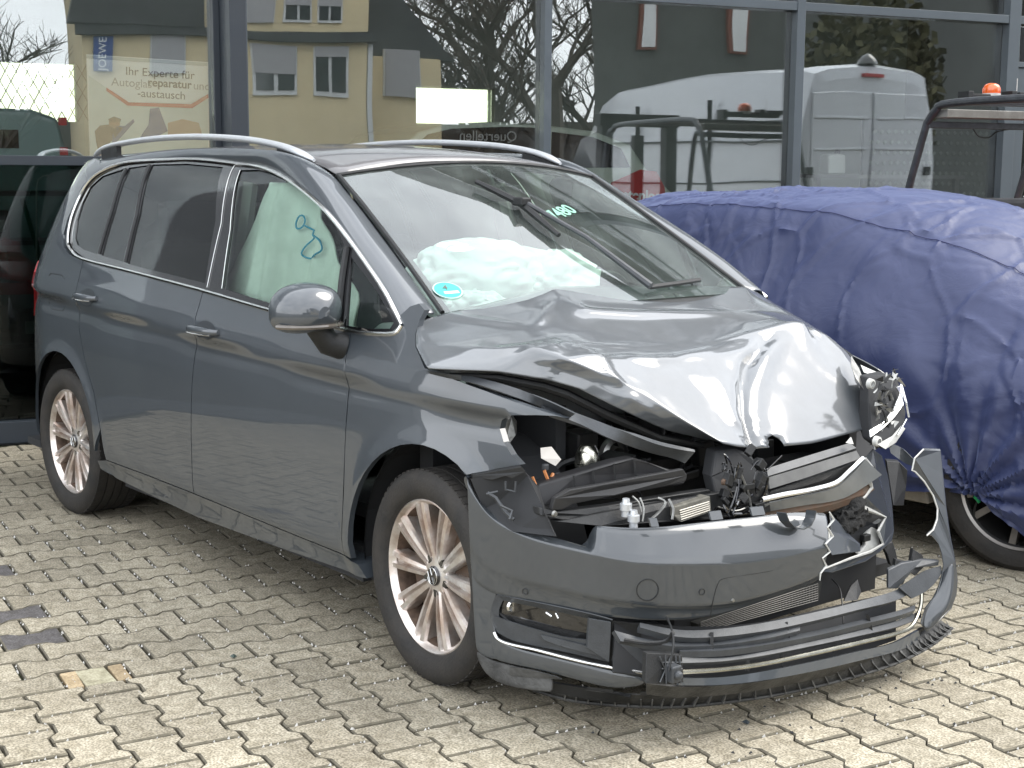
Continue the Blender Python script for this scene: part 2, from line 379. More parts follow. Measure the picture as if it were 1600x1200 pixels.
so = sm.build('distant_stones', st_beige, paving, kind='stuff'); edge_dirt(so.data)
# broken pieces that patch one stone at the course line
if PATCHED:
    pp_, pr_ = PATCHED
    for x0, x1, mt, k_ in ((-.096, -.050, st_ochre, .006), (-.045, .048, st_pale, -.005), (.053, .096, st_ochre, .003)):
        m = MB(); L = [(x0, -.0715), (x1, -.0715), (x1 + k_, .076), (x0 + k_ * .4, .074)]
        m.add([(x, y, -.002) for x, y in L] + [(x, y, -.03) for x, y in L], [(0, 1, 2, 3), (4, 5, 6, 7), (0, 4, 5, 1), (1, 5, 6, 2), (2, 6, 7, 3), (3, 7, 4, 0)])
        o = m.build('stone', mt, paving, label='pale broken filler piece' if mt is st_pale else 'ochre broken filler piece', bevel=.003); o.location = (pp_.x, pp_.y, 0); o.rotation_euler = (0, 0, pr_)
# grit in the joints
gm = MB(); gr = random.Random(3)
for v in near:
    p, r = stone_pose(v[1], v[2], v[3])
    for k in range(5):
        sx = gr.choice((-1, 1)); x = sx * .1 + gr.uniform(-.004, .004); y = gr.uniform(-.08, .08)
        if gr.random() < .35: x, y = gr.uniform(-.1, .1), sx * .076
        c, s_ = math.cos(r), math.sin(r); q = Vector((p.x + x * c - y * s_, p.y + x * s_ + y * c, -.004)); e = gr.uniform(.002, .0055)
        gm.add([q + Vector((e, 0, 0)), q + Vector((-e, e * .6, 0)), q + Vector((-e * .5, -e, 0)), q + Vector((0, 0, e * 1.6))], [(0, 1, 3), (1, 2, 3), (2, 0, 3)])
gob = gm.build('joint_grit', pmat('pale_grit', (.60, .58, .54), .8), None, kind='stuff'); gob['label'] = 'pale grit lying in the joints between the paving stones'; gob['category'] = 'grit'

# ================================================================== FACADE (glass front of the workshop)
fac = empty('workshop_building', F0, FANG)
tag(fac, 'workshop building with dark framed glass front behind the wrecked car', 'building')
def fbox(name, s0, s1, d0, d1, z0, z1, mat, bevel=.003, **k):
    return MB().bx(s0, s1, d0, d1, z0, z1).build(name, mat, fac, bevel=bevel, **k)
SR = 11.0; SL = -6.0
fbox('column', 1.3127, 1.408, -.30, -.0, 0, 5.6, framedark, label='deep dark column left of centre')
fbox('post', 1.275, 1.3127, -.02, .08, 0, 5.6, framedark); fbox('post', 1.408, 1.47, -.05, .08, 0, 5.6, frame)
for s0, s1 in ((3.385, 3.437), (5.295, 5.362), (7.155, 7.262)): fbox('post', s0, s1, -.05, .09, 0, 5.6, frame)
for s0, s1 in ((1.47, 3.385), (3.437, 5.295), (5.362, 7.155), (7.262, SR)):
    fbox('transom', s0, s1, -.045, .08, 2.674, 2.733, frame); fbox('sill', s0, s1, -.05, .12, 0, .12, frame); fbox('transom', s0, s1, -.045, .08, 4.2, 4.26, frame)
fbox('transom', SL, 1.275, -.03, .08, 1.578, 1.632, framedark); fbox('sill', SL, 1.275, -.04, .12, 0, .124, framedark); fbox('transom', SL, 1.275, -.03, .08, 4.2, 4.26, frame)
fbox('transom', 7.262, SR, -.045, .08, 2.36, 2.40, frame)
pane = lambda s0, s1, z0, z1, d=.02, g=None: MB().bx(s0, s1, d, d + .012, z0, z1).build('window_pane', g or facade_glass, fac)
for s0, s1 in ((1.47, 3.385), (3.437, 5.295), (5.362, 7.155)):
    pane(s0, s1, .12, 2.674); pane(s0, s1, 2.733, 4.2); pane(s0, s1, 4.26, 5.55)
pane(SL, 1.275, .124, 1.578, g=plain_glass); pane(SL, 1.275, 1.632, 4.2); pane(SL, 1.275, 4.26, 5.55)
pane(7.262, SR, 2.733, 4.2); pane(7.262, SR, 2.40, 2.674); pane(7.262, SR, 4.26, 5.55)
d = MB().bx(7.275, 7.36, -.03, .05, 0, 2.355).bx(7.36, 8.3, -.03, .05, 2.22, 2.355).bx(8.22, 8.3, -.03, .05, 0, 2.22).bx(7.36, 8.22, -.03, .05, 0, .2).build('door', frame, fac, bevel=.004)
MB().bx(7.36, 8.22, 0, .012, .2, 2.22).build('door_pane', facade_glass, d)
MB().tube([(7.42, -.09, .9), (7.42, -.09, 1.5)], .014).tube([(7.42, -.09, 1.0), (7.40, -.03, 1.0)], .008).tube([(7.42, -.09, 1.4), (7.40, -.03, 1.4)], .008).build('door_handle', alu, d, smooth=True)
wallm = pmat('grey_cladding', (.20, .205, .21), .7, 0, 0, .1, 2)
fbox('wall', 8.3, SR, .0, .25, 0, 2.36, wallm)
fbox('wall', SL, SR, -.06, .3, 5.6, 6.6, wallm, label='grey cladding band above the glass')
fbox('roof', SL, SR, .0, 7.2, 6.6, 6.75, wallm); fbox('wall', SL - .3, SL, 0, 7.2, 0, 6.6, wallm); fbox('wall', SR, SR + .3, 0, 7.2, 0, 6.6, wallm)
# back wall with two daylight windows
bw = pmat('workshop_wall', (.33, .37, .34), .85, 0, 0, .2, 1.2)
BWY = 6.0
def bwall(s0, s1, z0, z1): MB().bx(s0, s1, BWY, BWY + .2, z0, z1).build('back_wall', bw, fac)
bwall(SL, SR, 0, 2.02); bwall(SL, SR, 2.575, 6.6); bwall(SL, -.9, 2.02, 2.575); bwall(1.15, 4.62, 2.02, 2.575); bwall(5.52, SR, 2.02, 2.575)
bwall(4.62, 5.52, 2.02, 2.076); bwall(4.62, 5.52, 2.46, 2.575)
for s0, s1, z0, z1 in ((-.9, 1.15, 2.02, 2.575), (4.62, 5.52, 2.076, 2.46)):
    MB().bx(s0, s1, BWY + .09, BWY + .1, z0, z1).build('back_window', glass('back_window_glass%d' % int(s0), (.93, .97, .80), .02), fac)
wm = MB()
for k in range(13):
    s0 = -.05 + k * .1; wm.tube([(s0, BWY - .05, 2.02), (s0 + .3, BWY - .05, 2.57)], .004, 4); wm.tube([(s0 + .3, BWY - .05, 2.02), (s0, BWY - .05, 2.57)], .004, 4)
wm.build('window_lattice', greyp, fac, kind='stuff')
MB().bx(SL, SR, .02, 6, -.02, .004).build('workshop_floor', pmat('workshop_floor', (.12, .125, .12), .45, 0, 0, .3, 3), fac)
MB().bx(SL, SR, .1, 6, 4.6, 4.7).build('ceiling', pmat('workshop_ceiling', (.25, .26, .25), .9), fac)
# overhanging canopy with brackets (seen mirrored in the windscreen)
cano = empty('glass_canopy', FL(3.2, -.06, 4.75), FANG); tag(cano, 'white panelled canopy fixed over the glass front', 'canopy')
cm = pmat('canopy_panel', (.55, .58, .57), .6)
for k in range(7): MB().bx(-9 + k * 2.5, -9 + k * 2.5 + 2.46, -.6, 0, .42, .45).build('canopy_panel', cm, cano, bevel=.004)
for k in range(8): MB().tube([(-9.02 + k * 2.5, -.64, .40), (-9.02 + k * 2.5, .0, .40)], .028).tube([(-9.02 + k * 2.5, -.55, .42), (-9.02 + k * 2.5, .0, 1.15)], .014).build('bracket', framedark, cano)

# ------------------------------------------------------------------ inside the workshop
poster = empty('poster_board', FL(.90, .08, 0), FANG); tag(poster, 'poster about car glass repair standing behind the left window', 'poster')
white_print = pmat('poster_white', (.88, .90, .86), .5); red_print = pmat('poster_red', (.50, .035, .03), .5); ink = pmat('poster_grey_ink', (.13, .12, .11), .6); lightink = pmat('poster_light_ink', (.42, .40, .37), .6)
PD = .30
def PP(L): return [(a - .90, z) for a, z in L]
pb = PP([(0.5678,2.2082),(1.2608,2.1901),(1.253,1.5727),(0.5661,1.5674)])
MB().prism([(a, 0, z) for a, z in pb], (0, .02, 0)).build('board', white_print, poster)
def flat(L, mat, name, dy, par): return MB().prism([(a, dy, z) for a, z in L], (0, -.003, 0)).build(name, mat, par)
flat(PP([(0.5677,2.2047),(1.2569,2.1863),(1.2564,2.1678),(0.5671,2.1867)]), pmat('poster_edge', (.5, .55, .52), .4), 'top_rail', -.002, poster)
flat(PP([(0.5742,2.0901),(0.7914,1.9441),(1.1603,1.9423),(1.2559,1.9931),(1.2465,1.618),(0.567,1.593)]), pmat('poster_picture', (.66, .74, .69), .5, 0, 0, .15, 3), 'picture', -.001, poster)
flat(PP([(0.6716,2.0245),(0.795,1.9442),(1.1528,1.9421),(1.2561,2.0043),(1.2556,1.982),(1.1597,1.92),(0.7872,1.9258),(0.671,2.0064)]), red_print, 'red_band', -.006, poster)
flat(PP([(0.5765,2.1548),(1.2484,2.149),(1.2447,2.0003),(1.1454,1.9456),(0.8024,1.9481),(0.6716,2.0245),(0.5742,2.0901)]), white_print, 'caption_field', -.004, poster)
tm = lambda u, v: frame_mtx((u, -.0095, v), (1, 0, -.035), (0, 0, 1))
P3 = PP([(0.9793,2.1142),(0.795,2.0536),(1.0219,2.0568),(1.2082,2.0476),(0.9831,1.9932)])
text_mesh('caption', 'Ihr Experte für', .066, ink, tm(*P3[0]), poster)
text_mesh('caption', 'Autoglas', .066, lightink, tm(P3[1][0] + .02, P3[1][1]), poster)
text_mesh('caption', 'reparatur', .066, ink, tm(P3[2][0] + .01, P3[2][1]), poster, bold=.0012)
text_mesh('caption', 'und', .066, lightink, tm(P3[3][0] + .01, P3[3][1]), poster)
text_mesh('caption', '-austausch', .066, ink, tm(*P3[4]), poster)
# two figures printed on the poster (flat print)
skin = pmat('print_skin', (.42, .24, .16), .6); dkr = pmat('print_maroon', (.07, .035, .03), .6); blu = pmat('print_blue', (.03, .07, .24), .6)
for L, mt, nm in (([(0.5985,1.7759),(0.6283,1.8092),(0.6968,1.8179),(0.7576,1.797),(0.7123,1.7413),(0.6825,1.7152),(0.6652,1.6306),(0.6214,1.6118),(0.6035,1.714)], dkr, 'printed_shirt'), ([(0.6798,1.8467),(0.7126,1.8583),(0.7412,1.848),(0.74,1.8114),(0.7068,1.7925),(0.6786,1.8102)], skin, 'printed_face'), ([(0.6762,1.8466),(0.7091,1.8619),(0.7484,1.8481),(0.7443,1.8334),(0.6828,1.8285)], ink, 'printed_hair'),
                  ([(0.6894,1.8104),(0.7688,1.8083),(0.8174,1.8496),(0.8243,1.835),(0.7789,1.7828),(0.7187,1.7157),(0.6898,1.7153),(0.6987,1.7667)], blu, 'printed_glove'), ([(0.9144,1.9105),(0.9662,1.9191),(0.9934,1.8384),(1.014,1.7832),(0.8755,1.718),(0.8544,1.7472),(0.9043,1.8182)], blu, 'printed_sleeve'), ([(1.0154,1.8315),(1.1018,1.8555),(1.1952,1.835),(1.2159,1.7605),(1.013,1.7461)], skin, 'printed_hand')):
    flat(PP(L), mt, nm, -.006, poster)

# pale car with dark windows parked inside
sc = empty('showroom_car', FL(4.9, 1.4, 0), FANG); tag(sc, 'pale car with a red lower panel parked inside behind the glass', 'car')
palec = pmat('pale_green_white', (.62, .70, .60), .35, 0, .6)
body = [(a - 4.9, z) for a, z in [(2.9293,1.7531),(3.0427,1.8467),(3.2664,1.9107),(3.6731,1.9327),(4.0925,1.9126),(4.4708,1.8763),(4.7769,1.7837),(4.9218,1.603),(5.1553,1.4147)]]
body = body + [(body[-1][0] + .25, .95), (body[-1][0] + .3, .35), (body[0][0] - .6, .35), (body[0][0] - .55, 1.2)]
MB().prism([(a, 0, z) for a, z in body], (0, 1.6, 0)).build('body', palec, sc, bevel=.03, seg=3)
win = [(a - 4.9, z) for a, z in [(2.9782,1.7262),(3.1069,1.8294),(3.2915,1.8742),(3.725,1.8962),(3.9973,1.8918),(4.0003,1.5959),(2.9678,1.5879)]]
MB().prism([(a, -.006, z) for a, z in win], (0, .02, 0)).build('window_band', trimblack, sc)
w2 = [(a - 4.9, z) for a, z in [(4.1037,1.8651),(4.4442,1.8323),(4.6939,1.7483),(4.7808,1.6019),(4.0962,1.5967)]]
MB().prism([(a, -.006, z) for a, z in w2], (0, .02, 0)).build('window_band', trimblack, sc)
P4 = [(a - 4.9, z) for a, z in [(3.581,1.8232),(4.9382,1.3846),(5.0435,1.2844)]]
text_mesh('window_lettering', 'Quertellen', .105, pmat('grey_lettering', (.5, .5, .5), .5), Matrix.Translation((P4[0][0], -.012, P4[0][1])) @ Matrix.Diagonal((-1, 1, 1, 1)) @ Matrix.Rotation(R(90), 4, 'X'), sc)
rp = [(a - 4.9, z) for a, z in [(4.6156,1.4878),(4.8655,1.5878),(5.0078,1.5739),(5.0794,1.4546),(5.1323,1.1884),(4.5932,1.192)]]
MB().prism([(a, -.012, z) for a, z in rp], (0, .02, 0)).build('red_panel', red_print, sc)
wl = pmat('white_lettering', (.8, .8, .78), .5)
text_mesh('panel_lettering', 'kostenloser', .115, wl, frame_mtx((P4[1][0] - .07, -.016, P4[1][1]), (1, 0, -.04), (0, 0, 1)), sc, bold=.004)
text_mesh('panel_lettering', 'Hol- schwa', .115, wl, frame_mtx((P4[2][0] - .12, -.016, P4[2][1]), (1, 0, -.04), (0, 0, 1)), sc, bold=.004)

# equipment seen through the lower left pane
rk = empty('tool_rack', FL(.25, 1.6, 0), FANG); tag(rk, 'dark tool rack with small equipment behind the lower left window', 'rack')
m = MB()
for z in (.35, .75, 1.05, 1.38): m.bx(-.9, .75, 0, .5, z, z + .03)
for s in (-.9, .72): m.bx(s, s + .04, 0, .5, 0, 1.5)
m.build('rack_frame', pmat('rack_metal', (.05, .055, .055), .5), rk)
for i in range(9):
    z = (.78, 1.08, .38)[i % 3]; s = -.8 + i * .16; h = rnd.uniform(.12, .26)
    MB().bx(s, s + .12, .05, .3, z, z + h).bx(s + .03, s + .09, .03, .05, z + h * .3, z + h * .7, 1).build('tool_box', [pmat('box_col%d' % (i % 3), ((.03, .06, .06), (.05, .05, .05), (.02, .04, .03))[i % 3], .5), pmat('box_label', (.45, .45, .42), .6)], rk, bevel=.006)
MB().bx(-.9, .75, -.02, 0, .72, .80).build('red_strip', red_print, rk)
bar = empty('hooked_rod', FL(.28, .8, 0), FANG); tag(bar, 'thin pale rod with a hooked top behind the lower left window', 'rod')
hk = [(a - .28, 0, z) for a, z in [(0.3061,1.0219),(0.3158,1.2599),(0.323,1.4372),(0.3367,1.4961),(0.364,1.5159),(0.3983,1.52)]]
MB().tube(hk + [], .006).tube([(hk[0][0], 0, .004), hk[0]], .006).lathe([(.12, .004), (.12, .02), (.01, .03)], 16, 'z', (hk[0][0], 0, 0)).build('rod', pmat('pale_rod', (.75, .78, .74), .3), bar, smooth=True)
broom = empty('green_broom', FL(.45, .95, 0), FANG); tag(broom, 'green broom handle leaning inside the lower left window', 'broom')
bp_ = [(a - .45, 0, z) for a, z in [(0.2485,1.3755),(0.3373,1.0132)]]
MB().tube([(bp_[0][0], .02, bp_[0][1] if False else bp_[0][2]), bp_[1], (bp_[1][0] + .16, 0, .08)], .014).build('handle', pmat('green_handle', (.02, .16, .10), .4), broom, smooth=True)
MB().bx(.12, .48, -.03, .03, .004, .09).build('brush', blackp, broom)
cab = empty('teal_van', FL(-.3, 3.2, 0), FANG); tag(cab, 'pale teal van parked inside behind the upper left window', 'van')
tealm = pmat('teal_paint', (.22, .34, .33), .4, 0, .4)
MB().prism([(-2.6, 0, .3), (1.1, 0, .3), (1.15, 0, 1.2), (1.0, 0, 1.95), (.8, 0, 2.02), (-2.6, 0, 2.05)], (0, 1.7, 0)).build('body', tealm, cab, bevel=.05, seg=3)
MB().bx(-1.6, .7, -.012, 0, 1.72, 1.86).build('window_band', trimblack, cab)
for z in (1.93, 1.70): MB().bx(1.0, 1.06, -.03, .02, z - .03, z + .03).build('lamp', pmat('red_lamp', (.6, .03, .03), .3), cab)
ps = empty('perforated_panel', FL(7.35, .9, 0), FANG); tag(ps, 'dark perforated metal panel behind the right glass pane', 'panel')
MB().bx(-.75, .5, 0, .03, .9, 2.0).bx(-.75, -.7, 0, .04, 0, .9).bx(.45, .5, 0, .04, 0, .9).build('sheet', pmat('panel_dark', (.07, .08, .08), .5), ps)
m = MB()
for i in range(18):
    for j in range(12): m.box((-.68 + i * .066 + (.033 if j % 2 else 0), -.004, 1.0 + j * .082), (.026, .008, .026), Matrix.Rotation(R(45), 3, 'Y'))
m.build('raised_stud', pmat('stud_metal', (.28, .30, .29), .4, .5), ps, kind='stuff')
cn_ = empty('plastic_canister', FL(6.3, .45, 0), FANG); tag(cn_, 'pale plastic canister on a shelf behind the right glass pane', 'canister')
cz = [(a - 6.3, z) for a, z in [(5.9584,1.5621),(6.1147,1.5631),(6.1076,1.706),(6.0376,1.7147),(5.9517,1.7043)]]
MB().prism([(a, 0, z) for a, z in cz], (0, .12, 0)).build('canister_body', pmat('canister_white', (.68, .72, .68), .4), cn_, bevel=.015, seg=3)
MB().lathe([(.0, cz[3][1]), (.02, cz[3][1]), (.02, cz[3][1] + .03), (0, cz[3][1] + .03)], 12, 'z', ((cz[2][0] + cz[3][0]) / 2, .06, 0)).build('cap', blackp, cn_)
MB().bx(-.5, .9, -.05, .3, cz[0][1] - .03, cz[0][1] - .002).bx(-.45, -.41, 0, .04, .004, cz[0][1] - .03).bx(.85, .89, 0, .04, .004, cz[0][1] - .03).build('shelf_stand', wallm, cn_)

# ================================================================== THINGS THAT ARE ONLY SEEN MIRRORED IN THE GLASS (they stand across the yard)
def FM(L, D): return L
housem = pmat('ochre_render', (.76, .63, .39), .85, 0, 0, .12, .8); roofm = pmat('slate_roof', (.045, .045, .05), .6, 0, 0, .4, 2); winw = pmat('white_window', (.65, .66, .66), .5); shut = pmat('grey_shutter', (.36, .35, .36), .6); wdark = pmat('window_dark', (.03, .035, .04), .1, spec=.8)
hs = empty('ochre_house', FL(8, -30, 0), FANG); tag(hs, 'ochre rendered house with slate roof mirrored in the glass front', 'house')
def HB(name, s0, s1, y0, y1, z0, z1, mat, par=None, **k): return MB().bx(s0 - 8, s1 - 8, y0, y1, z0, z1).build(name, mat, par or hs, **k)
HB('wall', 3.9, 11.6, -4, 0, 0, 7.6, housem); HB('wall', 11.6, 14.05, -9, -.8, 0, 4.75, housem, label='lower wing wall')
HB('cornice', 3.7, 11.8, 0, .25, 5.05, 5.32, roofm)
MB().prism([(-4.5, .3, 5.32), (-.9, .3, 5.32), (-.9, .3, 8.0), (-3.9, .3, 7.2)], (0, -.5, 0)).build('roof', roofm, hs)
MB().prism([(3.3, -1, 4.75), (6.6, -1, 4.75), (6.2, -1, 5.1), (4.9, -1, 6.6), (3.9, -1, 8.2), (3.3, -1, 8.6)], (0, -4, 0)).build('roof', roofm, hs)
MB().prism([(-5.4, .3, 7.6), (3.8, .3, 7.6), (3.0, -4, 10.5), (-4.6, -4, 10.5)], (0, -5, 0)).build('roof', roofm, hs)
def hwin(s, z, w, h, sh=0.0):
    f = HB('window', s - w / 2, s + w / 2, -.02 if s < 11.6 else -.82, .06 if s < 11.6 else -.74, z - h / 2, z + h / 2, winw)
    y = .06 if s < 11.6 else -.74
    yy = y
    for q in (-1, 1): MB().bx(s - 8 + q * w * .24 - w * .19, s - 8 + q * w * .24 + w * .19, yy, yy + .02, z - h * .42, z + h * .42).build('pane', wdark, f)
    if sh: MB().bx(s - 8 - w * .46, s - 8 + w * .46, yy + .02, yy + .05, z + h / 2 - sh * h, z + h / 2).build('shutter', shut, f)
for s, sh in ((8.9, .62), (10.55, .22)): hwin(s, 4.25, 1.15, 1.4, sh)
hwin(12.85, 4.3, 1.15, 1.3, 1.0)
for s, sh in ((8.5, 1.0), (9.5, .5), (10.5, .5)): hwin(s, 6.1, .8, 1.0, sh)
hwin(6.1, 4.55, 1.0, 1.1, 1.0)
HB('drainpipe', 11.62, 11.74, -.1, .02, 0, 5, winw)
ban = HB('banner', 4.22, 4.74, .05, .12, 4.05, 5.02, blu)
text_mesh('banner_lettering', 'JOEWE', .30, wl, Matrix.Translation((4.48 - 8, .125, 4.53)) @ Matrix.Rotation(R(-90), 4, 'Y') @ Matrix.Diagonal((1, 1, 1, 1)) @ Matrix.Rotation(R(90), 4, 'X'), ban)
# dark building, van, hedge
db = empty('dark_grey_building', FL(17, -16.5, 0), FANG); tag(db, 'dark grey building with narrow red framed windows mirrored in the glass', 'building')
dgm = pmat('dark_render', (.085, .09, .085), .85, 0, 0, .2, 1)
MB().prism([(-5.1, 0, 0), (8, 0, 0), (8, -6, 0), (-1.6, -6, 0)], (0, 0, 8)).build('wall', dgm, db)
for s in (-4.0, -1.9): 
    f = MB().bx(s - .2, s + .2, 0, .08, 3.95, 5.2).build('window', pmat('red_brown_frame', (.16, .05, .03), .6), db); MB().bx(s - .13, s + .15, .08, .1, 4.0, 5.15).build('pane', winw, f)
f = MB().bx(5.2, 6.0, 0, .08, 3.6, 4.9).build('window', winw, db); MB().bx(5.3, 5.9, .08, .1, 3.7, 4.8).build('pane', wdark, f)
hedge = empty('olive_bush', FL(16.4, -13.8, 0), FANG); tag(hedge, 'tall olive bush in front of the dark building mirrored in the glass', 'bush')
lm = MB(); lr = random.Random(5)
for k in range(2600):
    v = Vector((lr.gauss(0, 1), lr.gauss(0, 1), lr.gauss(0, 1))).normalized() * lr.uniform(.5, 1.0); c = Vector((v.x * 1.7, v.y * .9, 3.2 + v.z * 1.9)); n = Vector((lr.uniform(-1, 1), lr.uniform(-1, 1), lr.uniform(-1, 1))) * .11; e = n.orthogonal().normalized() * .07
    lm.add([c - n, c + e, c + n, c - e], [(0, 1, 2, 3)])
lm.build('crown', pmat('olive_leaf', (.075, .07, .025), .8, 0, 0, .5, 3), hedge, kind='stuff'); MB().tube([(0, 0, 0), (.1, 0, 1), (0, 0, 3)], [.12, .1, .05]).build('trunk', rust, hedge)

van = empty('grey_delivery_van', FL(10.0, -5.3, 0), FANG); tag(van, 'tall pale grey panel van mirrored in the right glass panes', 'van')
vanm = pmat('van_silver', (.56, .58, .62), .38, .1, .6)
def vrow(x, hw, h, hf=.35):   # cross-section outline at y=x: (s,z)
    P = []
    for t in range(13):
        a = t / 12
        if a < .3: P.append((-hw - .03 * math.sin(a / .3 * math.pi), hf + (h * .55 - hf) * a / .3))
        elif a < .5: b = (a - .3) / .2; P.append((-hw + .10 * b ** 1.6, h * .55 + (h - .18 - h * .55) * b))
        else: break
    P += [(-hw + .17, h - .06), (-hw + .34, h - .01), (0, h + .02)]
    return [(s, x, z) for s, z in P] + [(-s, x, z) for s, z in reversed(P[:-1])]
rows = [vrow(0, .86, 2.66, .5), vrow(-.02, .95, 2.78, .4), vrow(-.15, 1.0, 2.82), vrow(-2.5, 1.01, 2.85), vrow(-4.8, 1.0, 2.80), vrow(-5.4, .98, 2.62), vrow(-5.8, .96, 2.25), vrow(-6.3, .95, 1.65), vrow(-7.0, .90, 1.25), vrow(-7.15, .8, .95)]
vb = MB(); vb.grid(rows); n = len(rows[0]); vb.add(rows[0], [tuple(range(n))]); vb.add(rows[-1], [tuple(range(n))]); vb.build('body', vanm, van, smooth=True, angle=40)
for s in (-1, 1):
    dd_ = MB().bx(s * .015, s * .80, .0, .018, .75, 2.50).build('rear_door', vanm, van, bevel=.04, seg=3)
    for z in (2.20, 1.85): MB().bx(s * .06, s * .76, .016, .03, z, z + .03).build('door_rib', vanm, dd_, bevel=.01)
    MB().bx(s * .78, s * .86, .01, .05, 1.55, 1.65).build('hinge', blackp, dd_)
    MB().lathe([(.02, -.1), (.33, -.1), (.35, 0), (.33, .1), (.02, .1)], 24, 'x', (s * .85, -1.2, .35)).build('wheel', rubber, van, smooth=True)
    MB().lathe([(.02, -.1), (.33, -.1), (.35, 0), (.33, .1), (.02, .1)], 24, 'x', (s * .85, -4.8, .35)).build('wheel', rubber, van, smooth=True)
MB().bx(-.14, .14, .0, .04, 2.68, 2.72).build('brake_lamp', pmat('brake_red', (.4, .02, .02), .3), van)
MB().lathe([(.0, .12), (.05, .10), (.11, .05), (.13, 0)], 16, 'z', (0, -.1, 2.83)).build('camera_dome', trimblack, van, smooth=True)
MB().prism([(-1.02, -5.0, 1.5), (-1.02, -6.15, 1.5), (-1.0, -5.75, 2.05), (-.98, -5.0, 2.2)], (.04, 0, 0)).build('side_window', wdark, van)
for y in (-1.9, -3.9): MB().bx(-1.035, -.97, y, y + .012, .5, 2.5).build('panel_seam', blackp, van)
for z in (1.45, 1.95): MB().bx(-1.03, -.97, -4.6, -.2, z, z + .02).build('side_rib', greyp, van)

# bare trees
treem = pmat('bare_bark', (.085, .07, .055), .9)
def bare_tree(loc, h, seed):
    t = empty('bare_tree', loc); r = random.Random(seed); tr = MB(); br = MB()
    def grow(p, d, l, rad, lv):
        n = 3; pts = [p]
        for k in range(n):
            d = (d + Vector((r.uniform(-.2, .2), r.uniform(-.2, .2), r.uniform(-.05, .15)))).normalized(); p = p + d * l / n; pts.append(p)
        (tr if lv == 0 else br).tube(pts, [rad * (1 - .4 * i / n) for i in range(n + 1)], 5 if lv < 2 else 3, cap=False)
        if lv < 6:
            for k in range(4 if lv < 3 else 3):
                q = pts[r.randrange(1, n + 1)]; a = r.uniform(0, 6.28); dd = (d * .7 + Vector((math.cos(a), math.sin(a), r.uniform(-.1, .6))) * .75).normalized()
                grow(q, dd, l * r.uniform(.5, .78), max(.009, rad * .55), lv + 1)
    grow(Vector((0, 0, 0)), Vector((0, 0, 1)), h * .30, h * .02, 0)
    tr.build('trunk', treem, t, smooth=True); br.build('branches', treem, t, kind='stuff'); return t
for i, (s, d_, h, lb) in enumerate(((16.0, -32, 13, 'bare tree beside the ochre house, nearest to its wing'), (18.6, -33, 14, 'bare tree with a wide crown next to the dark building'), (1.6, -34, 13, 'bare tree beyond the left end of the ochre house'), (20.6, -35, 13, 'bare tree half hidden behind the dark building'), (17.6, -38, 16, 'tallest bare tree behind the others across the yard'), (-1.2, -36, 14, 'bare tree furthest to the left across the yard'), (14.6, -42, 16, 'bare tree rising behind the wing of the ochre house'))):
    tag(bare_tree(FL(s, d_, 0), h, 20 + i), lb, 'tree', 'bare trees across the yard')
wb = empty('yard_wall', FL(20, -44, 0), FANG); tag(wb, 'low brown wall across the yard behind the bare trees', 'wall'); MB().bx(-32, 14, -.3, 0, 0, 3.6).build('wall_face', pmat('brown_wall', (.10, .085, .07), .9, 0, 0, .5, .6), wb)
rc_ = empty('red_parked_car', FL(11, -20, 0), FANG); tag(rc_, 'red car parked across the yard mirrored low in the glass', 'car')
MB().prism([(-2.1, 0, .3), (2.1, 0, .3), (2.15, 0, .8), (1.3, 0, .95), (.7, 0, 1.42), (-.9, 0, 1.45), (-1.8, 0, 1.0), (-2.15, 0, .9)], (0, -1.7, 0)).build('body', pmat('red_paint', (.35, .02, .02), .3, 0, 1), rc_, bevel=.06, seg=3)
MB().prism([(-1.5, .01, 1.0), (.95, .01, .97), (.6, .01, 1.34), (-.8, .01, 1.37)], (0, -1.72, 0)).build('window', trimblack, rc_)
for s in (-1.3, 1.3): MB().lathe([(.02, -.1), (.3, -.1), (.32, 0), (.3, .1), (.02, .1)], 20, 'y', (s, -.1, .32)).build('wheel', rubber, rc_)
# ================================================================== THE WRECKED CAR (origin: ground under the front axle; +x is its nose, -y the side we see)
def _interp(K,t):
    # monotone-ish cubic (Catmull-Rom) through knots K sorted by t
    if t<=K[0][0]: return K[0][1]+(t-K[0][0])*(K[1][1]-K[0][1])/(K[1][0]-K[0][0])
    if t>=K[-1][0]: return K[-1][1]+(t-K[-1][0])*(K[-1][1]-K[-2][1])/(K[-1][0]-K[-2][0])
    for i in range(len(K)-1):
        if t<=K[i+1][0]: break
    x0,y0=K[i];x1,y1=K[i+1];h=x1-x0
    def sl(j):
        if j==0: return (K[1][1]-K[0][1])/(K[1][0]-K[0][0])
        if j==len(K)-1: return (K[-1][1]-K[-2][1])/(K[-1][0]-K[-2][0])
        a=(K[j][1]-K[j-1][1])/(K[j][0]-K[j-1][0]); b=(K[j+1][1]-K[j][1])/(K[j+1][0]-K[j][0])
        if a*b<=0: return 0.0
        return 2*a*b/(a+b)
    s=(t-x0)/h; m0=sl(i)*h; m1=sl(i+1)*h
    return (2*s**3-3*s*s+1)*y0+(s**3-2*s*s+s)*m0+(-2*s**3+3*s*s)*y1+(s**3-s*s)*m1
PLAN=[(-3.64,.46),(-3.60,.58),(-3.52,.68),(-3.42,.755),(-3.3,.82),(-3.18,.862),(-3.0,.893),(-2.6,.908),(-1.8,.915),(-.8,.915),(-.2,.908),(.1,.897),(.35,.87),(.55,.82),(.7,.75)]
VERT=[(.10,-.075),(.18,-.05),(.24,-.034),(.28,-.024),(.33,-.004),(.38,0),(.6,.001),(.74,-.004),(.84,-.013),(.875,-.020),(.898,-.018),(.915,-.001),(.98,-.013),(1.03,-.030),(1.10,-.052),(1.3,-.122),(1.45,-.187),(1.52,-.232),(1.56,-.275),(1.59,-.33),(1.61,-.39)]
